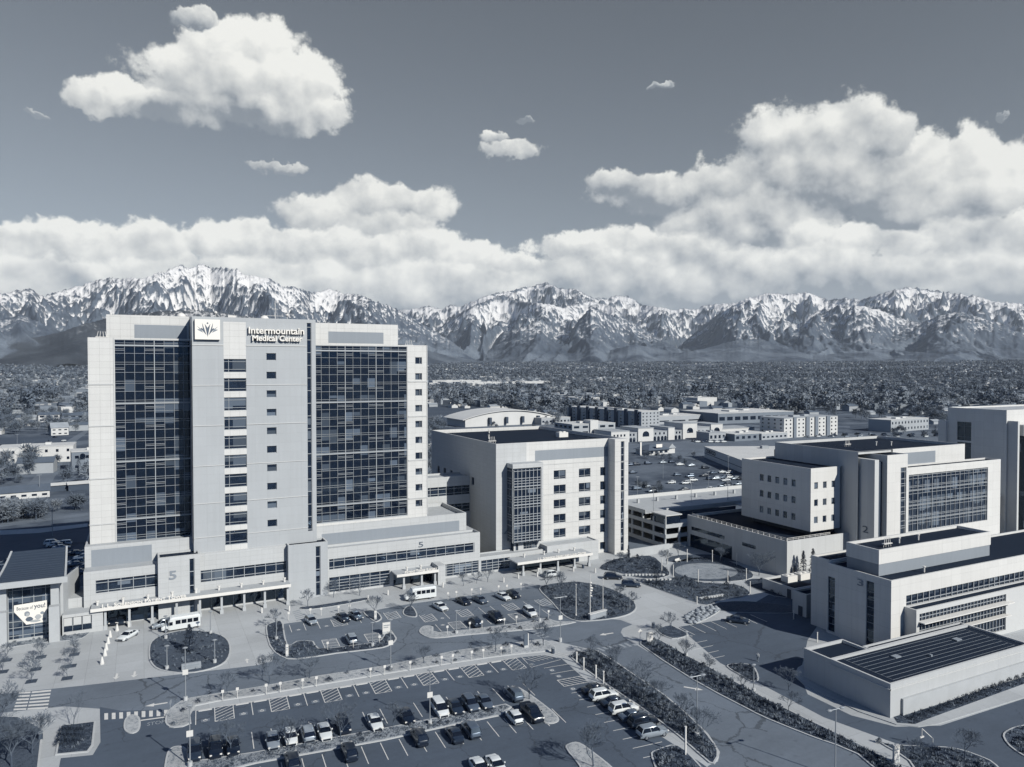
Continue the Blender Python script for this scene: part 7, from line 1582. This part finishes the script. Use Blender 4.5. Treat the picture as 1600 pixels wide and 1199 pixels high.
def bandtrees(pts, n, label, group, sc=(.6, 1.0), ev=.1):
    for k in range(n):
        t = rt_.rand()*(len(pts)-1); j = int(t); f = t-j; p = (pts[j][0]+(pts[j+1][0]-pts[j][0])*f+rt_.uniform(-4, 4), pts[j][1]+(pts[j+1][1]-pts[j][1])*f+rt_.uniform(-7, 7)); g = G(*p); e = rt_.rand() < ev; s = rt_.uniform(*sc)
        r = thing('evergreen_tree' if e else 'bare_tree', label if not e else label.replace('leafless', 'evergreen'), 'tree', (g[0], g[1], 0), rt_.rand()*6, group+(' evergreens' if e else '')); r.scale = (s, s, s*.8)
        for nm, me in (('trunk', tkm), ('crown', EV_[k % 2] if e else CR[k % 5])): o = bpy.data.objects.new(nm, me); COL.objects.link(o); o.parent = r
bandtrees([(-60,815), (0,812), (60,806), (137,800)], 34, 'leafless thicket tree between the shed roofs and the path left of the tower', 'thicket left of the tower', (.5, .85), 0)
bandtrees([(1000,716), (1040,718), (1100,722)], 16, 'small leafless tree beside the restaurant and the store', 'trees beside the restaurant', (.3, .5), .35)
bandtrees([(985,762), (1040,764)], 12, 'low leafless bush at the edge of the open lot above the garage', 'bushes above the garage', (.25, .4), 0)
bandtrees([(700,672), (860,668)], 10, 'small leafless tree along the foot of the arched hall', 'trees along the hall', (.4, .6), .1)
bandtrees([(658,672), (700,672)], 8, 'leafless tree between the tower and the arched hall', 'trees beside the hall', (.7, 1.1), 0)
bandtrees([(1395,680), (1478,684)], 8, 'small leafless tree before the school', 'trees before the school', (.5, .8), .2)
bandtrees([(20,757), (60,735), (95,720)], 8, 'leafless street tree left of the tower beside the diagonal street', 'trees beside the diagonal street', (.4, .6), .2)
def mergefield(name, X, Y, Z, protos, scl, mats, label, cat):
    """one object of many far plants or roofs, each a small copy of one of the prototype meshes"""
    Vs = []; Fs = []; Ms = []; k = 0
    pv_ = []
    for me in protos:
        v = np.zeros(len(me.vertices)*3); me.vertices.foreach_get('co', v); f = np.array([list(p.vertices) for p in me.polygons]); pv_.append((v.reshape(-1, 3), f))
    which = rt_.randint(0, len(protos), len(X)); ang = rt_.rand(len(X))*6.28
    for w, (v, f) in enumerate(pv_):
        idx = np.where(which == w)[0]
        if not len(idx): continue
        c, s = np.cos(ang[idx])[:, None], np.sin(ang[idx])[:, None]; S = scl[idx][:, None]
        vx = (v[:, 0]*c-v[:, 1]*s)*S+X[idx][:, None]; vy = (v[:, 0]*s+v[:, 1]*c)*S+Y[idx][:, None]; vz = v[:, 2][None]*S+Z[idx][:, None]
        Vs.append(np.stack([vx, vy, vz], -1).reshape(-1, 3)); Fs.append((f[None]+(np.arange(len(idx))*len(v))[:, None, None]+k).reshape(-1, f.shape[1])); Ms.append(np.full(len(idx)*len(f), mats[w], np.int32)); k += len(idx)*len(v)
    V = np.concatenate(Vs); F = np.concatenate(Fs); M = np.concatenate(Ms)
    return V, F, M
def stuffmesh(name, V, F, M, matnames, label, cat):
    o = npmesh(name, V, F, MATS[matnames[0]], False); [o.data.materials.append(MATS[x]) for x in matnames[1:]]; o.data.polygons.foreach_set('material_index', M); return stuff(o, label, cat)
lo = [crownmesh(80+s, 150, 6.2, 10.5, 'tree_grey', False, 1.5) for s in range(3)]; lo_e = [conifer(90, 11, 3.6, 70)[1]]
wx, wy, cx_, cy_ = field(23000, used_r*.9, 4200, 40, .80); qx, qy = ppx(cx_, cy_); ok = ~inpx(qx, qy, EXC) & ((cy_ > used_r) | (np.abs(qx-400) < 262)); ok &= ~((qx > 160) & (qx < 640) & (qy > 590)) & (pn(wx/130, wy/130, 3)+.5*pn(wx/45, wy/45, 4) > -.12) & (np.mod(wx+30*pn(wx/400, wy/400, 5), 118) > 24) & (np.mod(wy+30*pn(wx/400, wy/400, 6), 190) > 26)
X, Y_ = wx[ok], wy[ok]
V1, F1_, M1 = mergefield('w', X, Y_, groundz(X, Y_), lo+lo+lo_e, rt_.gamma(7, .155, len(X)), [0, 1, 0, 1, 0, 1, 2], '', '')
v2 = [crownmesh(120+s, 16, 9, 11, 'tree_grey', False, 7.0) for s in range(3)]
wx, wy, cx_, cy_ = field(30000, 3800, 10500, 40, .9); ok = pn(wx/500, wy/500, 9)+.5*pn(wx/150, wy/150, 8) > -.12; X, Y_ = wx[ok], wy[ok]
V2, F2_, M2 = mergefield('w', X, Y_, groundz(X, Y_)-1, v2, rt_.uniform(.8, 1.5, len(X)), [0, 1, 2], '', '')
stuffmesh('valley_woods', np.concatenate([V1, V2]), np.concatenate([F1_, F2_+len(V1)]), np.concatenate([M1, M2]), ['tree_grey', 'tree_brown', 'needle_mid'], 'grey leafless trees covering the valley floor to the mountains', 'woods')
# houses: the nearest 200 are things, the rest one mass
def housemesh(w, d, h, gz, wall, roof):
    mb = MB(); mb.box(-w/2, w/2, -d/2, d/2, 0, h, 0); mb.face([(-w/2-.4, -d/2-.4, h), (w/2+.4, -d/2-.4, h), (w/2+.4, 0, h+gz), (-w/2-.4, 0, h+gz)], 1); mb.face([(w/2+.4, d/2+.4, h), (-w/2-.4, d/2+.4, h), (-w/2-.4, 0, h+gz), (w/2+.4, 0, h+gz)], 1)
    mb.face([(-w/2, -d/2, h), (-w/2, 0, h+gz*.97), (-w/2, 0, h+.01), (-w/2, -d/2, h)][:3]+[(-w/2, -d/2+.01, h)], 0); mb.face([(w/2, -d/2, h), (w/2, d/2, h), (w/2, 0, h+gz*.97), (w/2, 0, h+gz*.97-.01)], 0); mb.face([(-w/2, d/2, h), (-w/2, -d/2, h), (-w/2, 0, h+gz*.97), (-w/2, .01, h+gz*.97)], 0)
    return mb.mesh('house', [wall, roof])
HM = [housemesh(14, 9, 3.2, 2.4, 'far_white', 'shingle'), housemesh(12, 9, 3.0, 2.2, 'far_tan', 'shingle_pale'), housemesh(16, 10, 5.5, 2.6, 'far_tan', 'shingle'), housemesh(13, 9, 3.2, 2.0, 'far_white', 'shingle_pale')]
wx, wy, cx_, cy_ = field(1500, 400, 3000, 38, .8); qx, qy = ppx(cx_, cy_); ok = ~inpx(qx, qy, EXC) & ~((qx > 140) & (qx < 664)) & ~((qx > 690) & (qx < 980) & (qy > 676)) & (qy > 588); ids = np.where(ok)[0]; ids = ids[np.argsort(cy_[ids])][:130]; hr = cy_[ids].max()
for k, i in enumerate(ids):
    o = bpy.data.objects.new('house', HM[k % 4]); COL.objects.link(o); o.location = (wx[i], wy[i], 0); o.rotation_euler = (0, 0, LA+rt_.choice([0, 1.57])+rt_.uniform(-.1, .1)); s = rt_.uniform(.8, 1.2); o.scale = (s, s, s)
    put(o, ['pale house with a dark roof', 'tan house with a light roof', 'tall tan house with a dark roof', 'pale house with a light roof'][k % 4]+' among the trees of the town', 'house', 'houses among the trees')
wx, wy, cx_, cy_ = field(9500, hr, 9500, 40, .80); X, Y_ = wx, wy
box4 = []
for (w, d, h) in ((14, 10, 3.5), (24, 14, 4.5), (12, 9, 4.5)):
    mb = MB(); mb.box(-w/2, w/2, -d/2, d/2, -3, h); me = mb.mesh('h', ['far_white']); box4.append(me)
V1, F1_, M1 = mergefield('h', X, Y_, groundz(X, Y_)+2.5, box4, rt_.uniform(.7, 1.4, len(X)), [0, 1, 2], '', '')
stuffmesh('distant_houses', V1, F1_, M1, ['far_white', 'far_grey', 'shingle_pale'], 'countless small pale houses scattered over the valley floor', 'houses')
# street lights of the far lots and poles
for i, (x, y, h) in enumerate(((1036,748,9), (1107,770,9), (1160*0+996,775,8), (1256*0+1138,742,9), (1021,802,9), (1080,786,8.5), (1137,782,8.5), (82,838,9), (27,700,9), (62,776,9))):
    g = G(x, y); z = 8.9 if (y > 776 and x > 900) else 0
    if z: g = G(x, y, z)
    r = thing('street_lamp', f'{ordn(i)} thin far lamp post, behind the garage or left of the tower', 'lamp', (g[0], g[1], z), 0, 'thin far lamp posts'); mb = MB(); mb.tube((0, 0, 0), (0, 0, h-z*.0 if not z else h*.8), .09, 5); mb.build('pole', ['lamp_metal'], r); mb = MB(); hh = h if not z else h*.8; mb.box(-.9, .9, -.15, .15, hh+.01, hh+.15); mb.build('lamp_head', ['lamp_metal'], r)
# ---------------------------------------------------------------- air
hz = bpy.data.materials.new('haze'); hz.use_nodes = True; hz.node_tree.nodes.clear(); N = NT(hz.node_tree); ho = N.n.new('ShaderNodeOutputMaterial'); pvn = N.n.new('ShaderNodeVolumePrincipled'); N.l.new(pvn.outputs[0], ho.inputs['Volume'])
pvn.inputs['Density'].default_value = 2.2e-5; pvn.inputs['Color'].default_value = (.74, .85, .97, 1); pvn.inputs['Anisotropy'].default_value = .0
MATS['haze'] = hz; mb = MB(); mb.box(-19500, 21500, -1500, 23200, -4, 2350); o = mb.build('haze', ['haze']); stuff(o, 'thin bluish air between the town and the mountains', 'haze')
